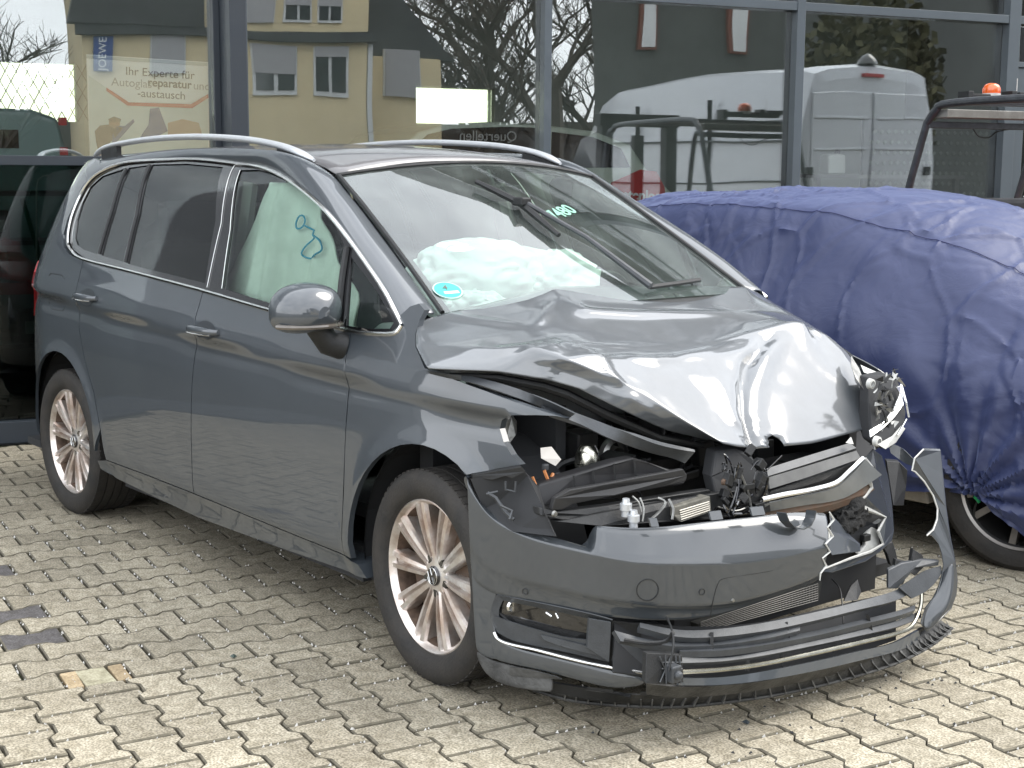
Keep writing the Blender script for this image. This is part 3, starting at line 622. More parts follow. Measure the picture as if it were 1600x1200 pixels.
def side_y(x,z):
    """half width of the body at station x and height z"""
    k2=min(1,max(0,(z-.45)/.35)); zc=z-k2*(.036*(-x-.42)-.015)            # waist lines rise towards the tail
    k=min(1,max(0,(z-1.15)/.3)); zc=zc*(1-k)+k*(z-.05*min(1,max(0,(-.7-x)/1.3)))
    xs=x-.20*max(0,z-1.0)**1.3*min(1,max(0,(-1.8-x)/1.2))
    y=_interp(PLAN,xs)+_interp(VERT,zc)
    for cx in (0.0,-2.786):
        r=math.hypot(x-cx,z-.33)
        y+=.014*math.exp(-((r-.40)/.045)**2)
    return y
BP=[(-1.0,.20),(-.95,.30),(-.925,.42),(-.87,.55),(-.78,.68),(-.65,.775),(-.5,.83),(-.25,.875),(0,.89),(.25,.875),(.5,.83),(.62,.78),(.72,.70)]
def bump_x(y): return _interp(BP,y)

car = empty('wrecked_minivan', (0, 0, 0)); tag(car, 'grey minivan with crushed front, buckled bonnet and hanging bumper on block paving', 'car')
def inside(p, poly):
    x, y = p; c = False; n = len(poly)
    for i in range(n):
        x0, y0 = poly[i][0], poly[i][1]; x1, y1 = poly[(i + 1) % n][0], poly[(i + 1) % n][1]
        if (y0 > y) != (y1 > y) and x < (x1 - x0) * (y - y0) / (y1 - y0) + x0: c = not c
    return c
def inset_poly(poly, d):
    n = len(poly); area = sum(poly[i][0] * poly[(i + 1) % n][1] - poly[(i + 1) % n][0] * poly[i][1] for i in range(n)); sg = 1 if area > 0 else -1; out = []
    for i in range(n):
        p0 = Vector(poly[i - 1][:2]); p1 = Vector(poly[i][:2]); p2 = Vector(poly[(i + 1) % n][:2])
        a = (p1 - p0); b = (p2 - p1)
        if a.length < 1e-7 or b.length < 1e-7: out.append(tuple(p1)); continue
        a.normalize(); b.normalize(); na = Vector((-a.y, a.x)) * sg; nb = Vector((-b.y, b.x)) * sg; m = na + nb
        if m.length < .3: m = na
        m.normalize(); k = d / max(.5, m.dot(na)); out.append(tuple(p1 + m * k))
    return out
def side_panel(name, outline, mat, parent, holes=(), sgn=-1, off=0.0, step=.028, rim=.014, gap=.0025, label=None, fn=None):
    fn = fn or side_y
    ol = inset_poly(resample([tuple(p) for p in outline], step), gap); hl = [resample([tuple(p) for p in h], step) for h in holes]
    pts = [Vector(p[:2]) for p in ol]; n = len(pts); ed = [(i, (i + 1) % n) for i in range(n)]
    for h in hl:
        o = len(pts); pts += [Vector(p[:2]) for p in h]; ed += [(o + i, o + (i + 1) % len(h)) for i in range(len(h))]
    xs = [p[0] for p in ol]; zs = [p[1] for p in ol]; bnd = list(pts)
    x = math.floor(min(xs) / step) * step
    while x < max(xs):
        z = math.floor(min(zs) / step) * step
        while z < max(zs):
            if inside((x, z), ol) and not any(inside((x, z), h) for h in hl):
                v = Vector((x, z))
                if all((v - b).length_squared > (step * .45) ** 2 for b in bnd): pts.append(v)
            z += step
        x += step
    vs, es, fs, *_ = delaunay_2d_cdt(pts, ed, [], 0, 1e-6)
    keep = []
    for f in fs:
        c = sum((vs[i] for i in f), Vector((0, 0))) / len(f)
        if inside(c, ol) and not any(inside(c, h) for h in hl): keep.append(tuple(f))
    V = [(v.x, sgn * (fn(v.x, v.y) + off), v.y) for v in vs]; N = []
    for v in vs:
        e = .004; dx = (fn(v.x + e, v.y) - fn(v.x - e, v.y)) / (2 * e); dz = (fn(v.x, v.y + e) - fn(v.x, v.y - e)) / (2 * e)
        N.append(Vector((-dx, sgn, -dz)).normalized() if True else None)
    # orientation
    F = []
    for f in keep:
        a, b, c = (Vector(V[i]) for i in f[:3]); nn = (b - a).cross(c - a)
        F.append(f if nn.y * sgn > 0 else tuple(reversed(f)))
    cnt = {}
    for f in F:
        for i in range(len(f)):
            k = (f[i], f[(i + 1) % len(f)]); cnt[k] = cnt.get(k, 0) + 1
    rimf = []; VN = list(N); base = len(V); newv = {}
    for (a, b) in cnt:
        if (b, a) not in cnt:
            for q in (a, b):
                if q not in newv:
                    p = V[q]; i1 = len(V); V.append(p); VN.append(None); V.append((p[0], p[1] - sgn * rim, p[2])); VN.append(None); newv[q] = (i1, i1 + 1)
            rimf.append((newv[b][0], newv[a][0], newv[a][1], newv[b][1]))
    me = bpy.data.meshes.new(name); me.from_pydata(V, [], F + rimf); me.materials.append(mat); me.update()
    for i, p in enumerate(me.polygons): p.use_smooth = i < len(F)
    ln = []
    for p in me.polygons:
        for vi in p.vertices: ln.append(tuple(VN[vi]) if (p.index < len(F) and VN[vi] is not None) else tuple(p.normal))
    me.normals_split_custom_set(ln)
    o = bpy.data.objects.new(name, me); COL.objects.link(o); o.parent = parent
    if label: o['label'] = label
    return o
def arc(cx, cz, r, a0, a1, n=16): return [(cx + r * math.cos(R(a0 + (a1 - a0) * i / n)), cz + r * math.sin(R(a0 + (a1 - a0) * i / n))) for i in range(n + 1)]
belt = [(-2.98, 1.19), (-2.63, 1.165), (-2.1, 1.137), (-1.513, 1.107), (-.926, 1.069), (-.458, 1.047), (-.232, 1.052)]
# door shut lines
d_rear = [(-2.60, 1.164), (-2.585, 1.0), (-2.57, .87), (-2.50, .74), (-2.40, .60), (-2.345, .45), (-2.315, .322)]
d_mid = [(-1.462, 1.104), (-1.465, .95), (-1.487, .75), (-1.497, .55), (-1.499, .322)]
d_front = [(-.440, 1.047), (-.432, .95), (-.424, .80), (-.430, .60), (-.447, .302)]
belt_r = [(-2.1, 1.137), (-1.8, 1.122)]; belt_f = [(-1.2, 1.087), (-.926, 1.069), (-.70, 1.057)]
for sg in (-1, 1):
    side_panel('rear_door', d_rear + [(-1.9, .325)] + d_mid[::-1] + belt_r[::-1], paint, car, sgn=sg)
    side_panel('front_door', d_mid + [(-1.0, .312)] + d_front[::-1] + belt_f[::-1], paint, car, sgn=sg)
    side_panel('rocker_panel', [(-2.39, .31), (-2.315, .322), (-1.9, .325), (-1.499, .322), (-1.0, .312), (-.447, .302), (-.372, .29), (-.345, .243), (-1.0, .224), (-1.54, .214), (-2.27, .243), (-2.40, .268)], paint, car, sgn=sg, rim=.12, gap=.002)
    q = [(-3.62, .30), (-3.2, .27)] + arc(-2.786, .345, .398, 190, 20, 22) + [(-2.40, .345), (-2.345, .45), (-2.40, .60), (-2.50, .74), (-2.57, .87), (-2.585, 1.0), (-2.60, 1.164), (-2.76, 1.178), (-2.86, 1.205), (-2.915, 1.26), (-2.93, 1.33), (-2.92, 1.40), (-2.905, 1.47), (-2.86, 1.53), (-2.80, 1.565), (-2.9, 1.60), (-3.05, 1.61), (-3.22, 1.58), (-3.33, 1.48), (-3.45, 1.30), (-3.56, 1.10), (-3.63, .95), (-3.64, .6)]
    side_panel('quarter_panel', q, paint, car, sgn=sg)
fo = [(-.447, .302), (-.430, .60), (-.424, .80), (-.432, .95), (-.440, 1.047), (-.34, 1.046), (-.236, 1.056)] + [(-0.1949,1.0884),(-0.209,1.1127),(-0.1732,1.1426),(-0.1306,1.1553),(-0.0913,1.137),(-0.1058,1.1052),(-0.1066,1.063),(-0.0924,1.0278),(-0.0247,0.9718),(0.0878,0.9574),(0.2561,0.9351),(0.4185,0.9098),(0.5416,0.8909),(0.4528,0.8852),(0.3658,0.8754),(0.3117,0.8523),(0.3033,0.8289),(0.3257,0.7957),(0.3589,0.7638),(0.3963,0.7381),(0.3154,0.7156),(0.2269,0.6888),(0.202,0.6816)]
fo += [(.19, .685)] + arc(0, .345, .394, 58, 186, 16)
side_panel('fender', fo, paint, car, sgn=-1, rim=.02)
fol = [(-.447, .302), (-.430, .60), (-.424, .80), (-.432, .95), (-.440, 1.047), (-.34, 1.046), (-.236, 1.056), (-.2, 1.08), (-.1, 1.03), (.1, .95), (.30, .86), (.38, .78), (.33, .70), (.25, .66)] + arc(0, .345, .394, 52, 186, 16)
side_panel('fender', fol, paint_dusty, car, sgn=1, rim=.02, label='far side fender, bent')
# window belt: gloss black surround with openings, panes
W1 = [(-1.5112,1.5544),(-1.39,1.5571),(-1.2332,1.541),(-1.0453,1.4964),(-0.8449,1.4285),(-0.7046,1.3654),(-0.6277,1.3131),(-0.5989,1.2746),(-0.5521,1.0634),(-0.757,1.0766),(-1.0673,1.0998),(-1.3295,1.121),(-1.394,1.3314)]
W2 = [(-0.5601,1.2722),(-0.4625,1.2237),(-0.3494,1.1619),(-0.267,1.1082),(-0.2397,1.0848),(-0.2516,1.0661),(-0.3541,1.0574),(-0.486,1.0565)]
W3 = [(-2.2834,1.577),(-1.9654,1.5793),(-1.6591,1.5665),(-1.5322,1.3629),(-1.4727,1.1308),(-1.7856,1.1463),(-2.1651,1.169),(-2.2005,1.37)]
W4 = [(-2.5007,1.5633),(-2.3229,1.5743),(-2.2416,1.3822),(-2.2121,1.1745),(-2.4423,1.1899),(-2.4523,1.3772)]
W5 = [(-2.5457,1.5577),(-2.4919,1.3762),(-2.4916,1.193),(-2.6304,1.2032),(-2.725,1.2214),(-2.7796,1.2502),(-2.8245,1.3254),(-2.8392,1.4022),(-2.82,1.4769),(-2.7351,1.5261)]
DLO = [(-0.186,1.0833),(-0.2137,1.0556),(-0.3316,1.0454),(-0.4554,1.0448),(-0.9202,1.0684),(-1.5,1.1076),(-2.1295,1.1422),(-2.6023,1.1657),(-2.7561,1.1947),(-2.8336,1.231),(-2.8818,1.3093),(-2.8912,1.3896),(-2.8683,1.4764),(-2.8054,1.5315),(-2.6782,1.5689),(-2.509,1.5884),(-2.2359,1.5958),(-1.8961,1.5973),(-1.5896,1.5814),(-1.3874,1.5691),(-1.1839,1.5366),(-0.9788,1.4837),(-0.7847,1.4169),(-0.5959,1.3312),(-0.4436,1.2513),(-0.3094,1.1725)]
for sg in (-1, 1):
    side_panel('window_surround', DLO, trimblack, car, holes=[W1, W2, W3, W4, W5], sgn=sg, off=-.007, gap=.004, rim=.01)
    for w, g_, nm in ((W1, glass_side, 'front_side_window'), (W2, glass_side, 'quarter_light'), (W3, glass_priv, 'rear_side_window'), (W4, glass_priv, 'rear_vent_window'), (W5, glass_priv, 'rear_quarter_window')):
        side_panel(nm, w, g_, car, sgn=sg, off=-.012, gap=-.003, rim=.003, step=.05)
    L = [(x, sg * (side_y(x, z) + .001), z) for x, z in DLO]
    MB().tube(smooth_line(L + [L[0]], 3), .0075, 8, cap=False).build('window_trim', chrome, car, smooth=True)
def spath(L, off, n=8):
    out = []
    for a, b in zip(L, L[1:]):
        for k in range(n): x = a[0] + (b[0] - a[0]) * k / n; z = a[1] + (b[1] - a[1]) * k / n; out.append((x, -side_y(x, z) - off, z))
    x, z = L[-1]; out.append((x, -side_y(x, z) - off, z)); return out
dv = spath([(-0.5949,1.3019),(-0.5688,1.1928),(-0.5279,1.051)], -.004)
MB().tube(dv, .013, 8).build('window_divider', blackp, car, smooth=True)
MB().tube([(x, -y, z) for x, y, z in dv], .013, 8).build('window_divider', blackp, car, smooth=True)
for L in (spath([(-2.3038,1.5743),(-2.2128,1.3697),(-2.1863,1.1732)], -.007), spath([(-2.5186,1.5578),(-2.4721,1.3767),(-2.4655,1.1943)], -.007)):
    for sg in (1, -1): MB().tube([(x, sg * y, z) for x, y, z in L], .0085, 8).build('window_divider', blackp, car, smooth=True)
for L in (spath([(-1.5802,1.5764),(-1.4758,1.3526),(-1.4456,1.1182)], -.004), spath([(-1.5064,1.5544),(-1.394,1.3314),(-1.3341,1.1207)], -.004)):
    for sg in (1, -1): MB().tube([(x, sg * y, z) for x, y, z in L], .0016, 6).build('door_edge_trim', chrome, car, smooth=True)
# pillars and roof sides: loft from the window frame up to the windscreen / roof edge
Dl = [(-0.186,-0.8535,1.0833),(-0.3094,-0.8277,1.1725),(-0.4436,-0.8049,1.2513),(-0.5959,-0.7784,1.3312),(-0.7847,-0.7456,1.4169),(-0.9788,-0.7153,1.4837),(-1.1839,-0.6846,1.5366),(-1.3874,-0.6614,1.5691),(-1.5896,-0.6562,1.5814),(-1.8961,-0.6511,1.5973),(-2.2359,-0.655,1.5958),(-2.509,-0.6594,1.5884),(-2.6782,-0.6735,1.5689),(-2.8054,-0.6947,1.5315),(-2.851,-0.7195,1.4823)]
El = [(-.165, -.728, 1.112), (-.34, -.700, 1.215), (-.46, -.682, 1.285), (-.58, -.665, 1.352), (-.72, -.645, 1.430), (-.83, -.632, 1.488), (-.92, -.620, 1.535), (-1.08, -.608, 1.582), (-1.33, -.597, 1.610), (-1.7, -.588, 1.626), (-2.1, -.582, 1.634), (-2.45, -.578, 1.634), (-2.7, -.574, 1.628), (-2.95, -.575, 1.615), (-3.13, -.60, 1.585)]
def loft_frame(sg):
    rows = []
    for k in range(6):
        t = k / 5; row = []
        for a, b in zip(Dl, El):
            a = Vector(a); b = Vector(b); p = a.lerp(b, t); w = (b - a).length
            ou = Vector((.25, -.62, .75)).normalized() if a.x > -1.0 else Vector((0, -.6, .8))
            p = p + ou * ((.19 if a.x > -2.4 else .19 - .12 * min(1, (-2.4 - a.x) / .45)) * w * math.sin(math.pi * t)); row.append((p.x, p.y * -sg, p.z))
        rows.append(row)
    return rows
for sg in (-1, 1): MB().grid([smooth_line(r, 3) for r in loft_frame(sg)]).build('roof_frame', paint, car, subsurf=1, solid=.012)
# roof
def roof_z(x, y):
    zc = _interp([(-3.35, 1.585), (-3.15, 1.620), (-2.7, 1.655), (-2.1, 1.670), (-1.7, 1.667), (-1.33, 1.650), (-1.08, 1.622), (-.97, 1.598)], x)
    ze = _interp([(-3.35, 1.565), (-3.15, 1.592), (-2.7, 1.625), (-2.1, 1.631), (-1.7, 1.623), (-1.33, 1.607), (-1.08, 1.580), (-.90, 1.532)], x)
    t = min(1, abs(y) / .585); return zc + (ze - zc) * t ** 2.3
rows = []
for i in range(25):
    t = i / 24; row = []
    for j in range(17):
        s = -1 + 2 * j / 16; y = .583 * s + .0; xf = -.965 + .05 * abs(s) ** 2.2; xb = -3.32 + .12 * abs(s) ** 2; x = xf + (xb - xf) * t; y *= 1 + .04 * max(0, 1 - (t / .2)) - .0
        row.append((x, y, roof_z(x, y)))
    rows.append(row)
MB().grid(rows).build('roof_panel', pmat('pale_roof_paint', (.12, .115, .118), .42, 0, 1.0, .18, 3, coatr=.06, rvar=.1), car, smooth=True, angle=80, solid=.004)  # roof paint paler than the side paint
# roof rails
def rail(px, sg):
    pass
RR = [(-1.10, -.598, 1.592), (-1.2, -.606, 1.622), (-1.35, -.608, 1.650), (-1.6, -.606, 1.674), (-2.0, -.600, 1.690), (-2.4, -.596, 1.688), (-2.75, -.590, 1.672), (-2.95, -.585, 1.652), (-3.08, -.580, 1.618)]
for sg in (1, -1):
    rows = []
    pts = smooth_line(RR, 5); m = len(pts)
    for i, p in enumerate(pts):
        t = i / (m - 1); w = .021 * min(1, .35 + 6 * min(t, 1 - t)); h = .013 * min(1, .5 + 6 * min(t, 1 - t))
        rows.append([(p.x, sg * (p.y + w * math.cos(a) * 1.0), p.z + h * math.sin(a)) for a in [2 * math.pi * k / 12 for k in range(12)]])
    rl = MB().grid(rows, closed=True); rl.add(rows[0], [tuple(range(12))]); rl.add(rows[-1], [tuple(range(12))])
    ro = rl.build('roof_rail', alu, car, smooth=True, angle=60)
    for x0, x1 in ((-1.14, -1.34), (-2.93, -2.76)):
        zz = lambda x: _interp([(-p[0], p[2]) for p in RR], -x) - .012
        xm = [x0 + (x1 - x0) * k / 4 for k in range(5)]
        MB().prism([(x, sg * -.612, zz(x)) for x in xm] + [(x, sg * -.612, roof_z(x, .58) - .012) for x in xm[::-1]], (0, sg * .022, 0)).build('rail_foot', blackp, ro)
# windscreen
def ws_pt(s, t):    # s -1..1 across, t 0 base .. 1 top
    k = t * (len(El) - 9) if False else t
    E7 = El[:7]; f = k * 6; i = min(5, int(f)); a = Vector(E7[i]).lerp(Vector(E7[i + 1]), f - i)
    bulge = .17 * (1 - t) + .06 * t; up = .020 * (1 - t) + .052 * t
    c = 1 - abs(s) ** 2
    return Vector((a.x + bulge * c, a.y * -s * -1 if False else -a.y * s, a.z + up * c))
rows = [[tuple(ws_pt(-1 + 2 * j / 20, -.04 + 1.04 * i / 14 if i else 0)) for j in range(21)] for i in range(15)]
wsc = MB().grid(rows).build('windscreen', glass_ws, car, shade_all=True)
for sg in (-1, 1):
    a = [ws_pt(sg * .985, t / 10) + Vector((0, 0, .004)) for t in range(11)]
    MB().tube(a, .008, 8).build('windscreen_seal', blackp, car, smooth=True)
a = [ws_pt(-1 + j / 8, 1.0) + Vector((0, 0, .003)) for j in range(17)]
MB().tube(a, .007, 8).build('windscreen_seal', blackp, car, smooth=True)
# frit band along the screen edge
fr_ = MB()
for sg in (-1, 1): fr_.grid([[tuple(ws_pt(sg * w, t / 12) - Vector((0, 0, .003))) for t in range(13)] for w in (.985, .945)])
fr_.grid([[tuple(ws_pt(-1 + j / 10, t) - Vector((0, 0, .003))) for j in range(21)] for t in (1.0, .955)])
fr_.build('windscreen_frit', trimblack, wsc)
def ws_frame(s, t):
    p = ws_pt(s, t); a = (ws_pt(s + .01, t) - p).normalized(); b = (ws_pt(s, t + .01) - p).normalized(); n = a.cross(b).normalized()
    return p, a, b, n
s0, t0 = -.90, .095   # emission sticker, low on the near side
p, a, b, n = ws_frame(s0, t0)
stk = MB()
def disc(m, c, a, b, r, n_=28, k=1.0): m.add([c] + [c + a * r * math.cos(2 * math.pi * i / n_) + b * r * k * math.sin(2 * math.pi * i / n_) for i in range(n_)], [(0, 1 + i, 1 + (i + 1) % n_) for i in range(n_)])
disc(stk, p + n * .004, a, b, .046); so = stk.build('sticker', pmat('pale_sticker_edge', (.45, .70, .66), .5), wsc)
stk = MB(); disc(stk, p + n * .005, a, b, .042); stk.build('sticker_face', pmat('teal_sticker', (.05, .38, .35), .5), wsc)
MB().add([p + n * .006 + a * x + b * y for x, y in ((-.018, -.022), (.030, -.022), (.030, -.009), (-.018, -.009))], [(0, 1, 2, 3)]).build('sticker_field', wl, wsc)
text_mesh('sticker_digit', '4', .034, ink, frame_mtx(p + n * .0065 + b * .012 - a * .004, a, b), wsc, ext=.0003)
p, a, b, n = ws_frame(.12, .54)
text_mesh('number_marking', '7480', .085, pmat('pale_green_chalk', (.22, .42, .33), .8), frame_mtx(p + n * .003, (a * .93 + b * .36), (b * .93 - a * .36)), wsc, ext=.0004, bold=.002)
# wiper raised across the screen
wp = [ws_pt(s, t) + Vector((.02, -.01, .02)) for s, t in ((-.27, .75), (-.14, .57), (-.13, .34), (.09, .05))]
w = MB().tube([wp[0], wp[0].lerp(wp[1], .5), wp[1], wp[1].lerp(wp[2], .5), wp[2]], [.009, .013, .014, .013, .009], 6).build('wiper', blackp, car, smooth=True)
MB().tube([wp[1] + Vector((0, 0, .012)), wp[1].lerp(wp[3], .5) + Vector((.02, 0, .018)), wp[3] + Vector((.02, 0, -.01))], [.010, .009, .014], 8).build('wiper_arm', greyp, w, smooth=True)
MB().box(wp[1] + Vector((0, 0, .008)), (.06, .045, .03)).build('wiper_joint', blackp, w, bevel=.006)
wp2 = [ws_pt(s, t) + Vector((.015, -.01, .012)) for s, t in ((.10, .04), (.35, .05), (.55, .06))]
MB().tube(wp2, .009, 6).build('wiper', blackp, car, smooth=True)
# cowl at the foot of the screen
MB().grid([[tuple(ws_pt(-.97 + 1.94 * j / 12, 0) + Vector((dx, 0, dz))) for j in range(13)] for dx, dz in ((-.01, .0), (.06, -.035), (.12, -.06), (.12, -.15))]).build('cowl', blackp, car, smooth=True)
# tail: tailgate, lamp, rear bumper
rows = []
for z, xr, hw in ((.30, -3.60, .70), (.45, -3.66, .74), (.62, -3.67, .74), (.80, -3.63, .72), (1.0, -3.60, .70), (1.15, -3.55, .67), (1.35, -3.45, .62), (1.50, -3.36, .585), (1.60, -3.28, .56)):
    rows.append([(xr + .17 * abs(s) ** 3, hw * s, z) for s in [-1 + j / 6 for j in range(13)]])
MB().grid(rows).build('tailgate', paint, car, subsurf=1, solid=.01)
tlm = pmat('red_tail_lamp', (.45, .012, .015), .12, 0, 1.0, .4, 30)
for sg in (-1, 1):
    side_panel('tail_lamp', [(-3.30, .86), (-3.21, .99), (-3.23, 1.075), (-3.33, 1.12), (-3.55, 1.10), (-3.62, .95), (-3.62, .84)], tlm, car, sgn=sg, off=.006, gap=0)
# fuel flap outline, door handles
def side_line(L, r, mat, name, sg=-1, off=.0, par=None):
    return MB().tube([(x, sg * (side_y(x, z) + off), z) for x, z in L], r, 5).build(name, mat, par or car, smooth=True)
ff = [(-2.9406,1.0768),(-2.9244,1.0863),(-2.7875,1.0858),(-2.7468,1.0741),(-2.7497,0.9454),(-2.7748,0.9263),(-2.9023,0.9249),(-2.9544,0.9411)]
side_line(ff + ff[:1], .0018, blackp, 'fuel_flap_seam')
for (hx, hz) in ((-2.46, 1.012), (-1.375, .965)):
    for sg in (-1, 1):
        cup = MB(); 
        rows = [[(hx + .075 * math.cos(a) * k, sg * (side_y(hx + .075 * math.cos(a) * k, hz + .036 * math.sin(a) * k) + dy), hz + .036 * math.sin(a) * k) for a in [2 * math.pi * i / 20 for i in range(20)]] for k, dy in ((1, .0015), (.8, .0012), (.45, .001))]
        cup.grid(rows, closed=True); cup.add(rows[-1], [tuple(range(20))])
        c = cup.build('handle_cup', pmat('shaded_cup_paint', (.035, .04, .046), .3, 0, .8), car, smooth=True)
        hp = [(hx - .115 + .23 * t, sg * (side_y(hx - .115 + .23 * t, hz) + .006 + .03 * math.sin(math.pi * t) ** .5), hz + .002) for t in [i / 10 for i in range(11)]]
        rows = []
        for i, p in enumerate(hp):
            t = i / 10; w_ = .017 * (.55 + .45 * math.sin(math.pi * t)); rows.append([(p[0], p[1] + sg * .008 * math.cos(a), p[2] + w_ * math.sin(a)) for a in [2 * math.pi * k / 10 for k in range(10)]])
        hb = MB().grid(rows, closed=True); hb.add(rows[0], [tuple(range(10))]); hb.add(rows[-1], [tuple(range(10))])
        hd = hb.build('door_handle', paint, car, smooth=True, angle=70)
        MB().tube([(q[0], q[1] + sg * .008, q[2] - .012) for q in hp[1:-1]], .0022, 5).build('handle_trim', chrome, hd, smooth=True)
# mirrors
def mirror(sg):
    c = Vector((-.50, sg * 1.0, 1.115)); rows = []
    prof = [(-.075, .70, .78), (-.07, .92, .95), (-.03, 1.0, 1.0), (.02, .97, .97), (.06, .82, .86), (.088, .55, .60), (.10, .18, .2)]
    for dx, ky, kz in prof:
        row = []
        for k in range(24):
            a = 2 * math.pi * k / 24; cy = math.copysign(abs(math.cos(a)) ** .8, math.cos(a)); cz = math.copysign(abs(math.sin(a)) ** .8, math.sin(a))
            y = cy * .118 * ky; z = cz * (.088 if cz > 0 else .075) * kz; z += .0 if cy * 1 < 0 else -.012 * cy
            row.append((c.x + dx, c.y + sg * y, c.z + z))
        rows.append(row)
    m = MB().grid(rows, closed=True); m.add(rows[-1], [tuple(range(24))])
    o = m.build('mirror', paint, car, subsurf=1)
    MB().add([(c.x - .066, c.y + sg * p[0], c.z + p[1]) for p in [(.1 * math.cos(a), .07 * math.sin(a)) for a in [2 * math.pi * k / 20 for k in range(20)]]], [tuple(range(20))]).build('mirror_glass', chrome, o)
    rows = [[(x + .016 * math.cos(a) + c.x, y, z + .013 * math.sin(a) + c.z) for a in [2 * math.pi * k / 8 for k in range(8)]] for x, y, z in [(.075 * math.sin(t), c.y + sg * .113 * math.cos(t), -.052) for t in [R(10 + 20 * i) for i in range(8)]]]
    MB().tube([(c.x + .088 * math.sin(t), c.y + sg * .116 * math.cos(t), c.z - .048) for t in [R(5 + 18 * i) for i in range(9)]], .0085, 8).build('indicator', pmat('smoked_indicator', (.10, .085, .07), .15, 0, 1), o, smooth=True)
    MB().tube([(c.x, c.y - sg * .03, c.z - .05), (c.x + .01, c.y - sg * .07, c.z - .11), (c.x + .03, sg * .88, c.z - .125)], [.04, .042, .045], 12).build('mirror_foot', blackp, o, smooth=True)
mirror(-1)
# ------------------------------------------------------------------ bonnet, buckled
HR = [[(-0.14,-0.821,1.0971),(-0.15,-0.6903,1.1186),(-0.15,-0.5362,1.1387),(-0.15,-0.3893,1.1603),(-0.1286,-0.2861,1.1801),(-0.1457,-0.0207,1.1714),(-0.1555,0.3359,1.1549),(-0.1555,0.5392,1.1435),(-0.1541,0.6969,1.1341),(-0.15,0.7623,1.1096)],[(-0.0718,-0.8822,1.0678),(-0.0362,-0.7592,1.0825),(-0.0171,-0.6168,1.103),(-0.0006,-0.4669,1.1278),(-0.0303,-0.3223,1.1591),(0.0056,-0.1338,1.1354),(0.0021,0.1889,1.1186),(0.0002,0.3697,1.1092),(-0.0016,0.5347,1.1005),(0.0,0.6816,1.0837)],[(-0.0009,-0.9332,1.0434),(0.0761,-0.7895,1.0559),(0.1048,-0.6654,1.0714),(0.1092,-0.5292,1.0944),(0.0835,-0.3416,1.1254),(0.1103,-0.1471,1.1043),(0.1068,0.1269,1.0927),(0.1093,0.2833,1.0841),(0.0964,0.4472,1.0783),(0.1,0.6413,1.0632)],[(0.1336,-0.9895,0.9959),(0.1472,-0.814,1.0473),(0.1919,-0.6951,1.0527),(0.2091,-0.5695,1.0687),(0.1911,-0.3773,1.078),(0.2102,-0.1584,1.0596),(0.2057,0.1153,1.0522),(0.1925,0.2887,1.0533),(0.22,0.4383,1.0619),(0.2,0.6123,1.0386)],[(0.2577,-0.8376,0.9878),(0.2803,-0.79,1.0197),(0.303,-0.7398,1.0554),(0.3,-0.6141,1.0554),(0.2985,-0.4237,1.034),(0.3245,-0.2298,1.0126),(0.3072,0.0216,1.0131),(0.2997,0.2056,1.0335),(0.297,0.4298,1.06),(0.327,0.5741,1.0072)],[(0.3423,-0.7287,0.9641),(0.3594,-0.7003,0.9951),(0.3944,-0.6901,1.0239),(0.3949,-0.604,1.0322),(0.3979,-0.439,1.0066),(0.3911,-0.2271,0.9854),(0.38,-0.0124,0.9899),(0.3781,0.1267,0.9938),(0.354,0.3799,1.0053),(0.3771,0.6113,0.9538)],[(0.4109,-0.6543,0.9377),(0.4303,-0.6227,0.9576),(0.4511,-0.5924,0.9796),(0.4412,-0.5065,0.9806),(0.4415,-0.4013,0.9662),(0.4399,-0.2489,0.9472),(0.45,-0.1023,0.9359),(0.4377,0.0456,0.9342),(0.4221,0.284,0.938),(0.4245,0.6232,0.9023)],[(0.48,-0.567,0.8841),(0.5,-0.5359,0.9097),(0.499,-0.489,0.9276),(0.4948,-0.4137,0.922),(0.5012,-0.3253,0.9031),(0.5023,-0.2148,0.887),(0.52,-0.1338,0.8756),(0.5038,-0.033,0.8679),(0.4935,0.217,0.8637),(0.4881,0.5889,0.8331)],[(0.52,-0.4226,0.8123),(0.54,-0.4171,0.8335),(0.5653,-0.404,0.8526),(0.5638,-0.3485,0.8485),(0.5653,-0.2811,0.8379),(0.5667,-0.2123,0.827),(0.58,-0.17,0.8204),(0.5623,-0.0914,0.8077),(0.5584,0.157,0.7952),(0.537,0.5444,0.7781)],[(0.56,-0.2867,0.7702),(0.59,-0.2804,0.7702),(0.6315,-0.2872,0.7715),(0.6371,-0.2541,0.7627),(0.6397,-0.2231,0.7556),(0.6408,-0.1929,0.7503),(0.615,-0.1251,0.7344),(0.6264,-0.0739,0.732),(0.6204,0.1474,0.7191),(0.586,0.4855,0.724)]]
hd = MB().grid(HR).build('hood_tmp', paint, None, subsurf=3)
crl = hd.data.attributes.new('crease_edge', 'FLOAT', 'EDGE')
for e_ in hd.data.edges: crl.data[e_.index].value = .62
dg = bpy.context.evaluated_depsgraph_get(); hme = bpy.data.meshes.new_from_object(hd.evaluated_get(dg)); bpy.data.objects.remove(hd)
def seg_dist(p, L):
    best = (1e9, 0)
    tot = len(L) - 1
    for i in range(tot):
        a = L[i]; b = L[i + 1]; ab = b - a; t = max(0, min(1, (p - a).dot(ab) / ab.length_squared)); d_ = (p - (a + ab * t)).length
        if d_ < best[0]: best = (d_, (i + t) / tot)
    return best
def near3(L):   # lift pixel-free 3-D crease lines onto the bonnet mesh: nearest vertex positions
    return [Vector(p) for p in L]
HN = Vector((.62, -.25, .74)).normalized()
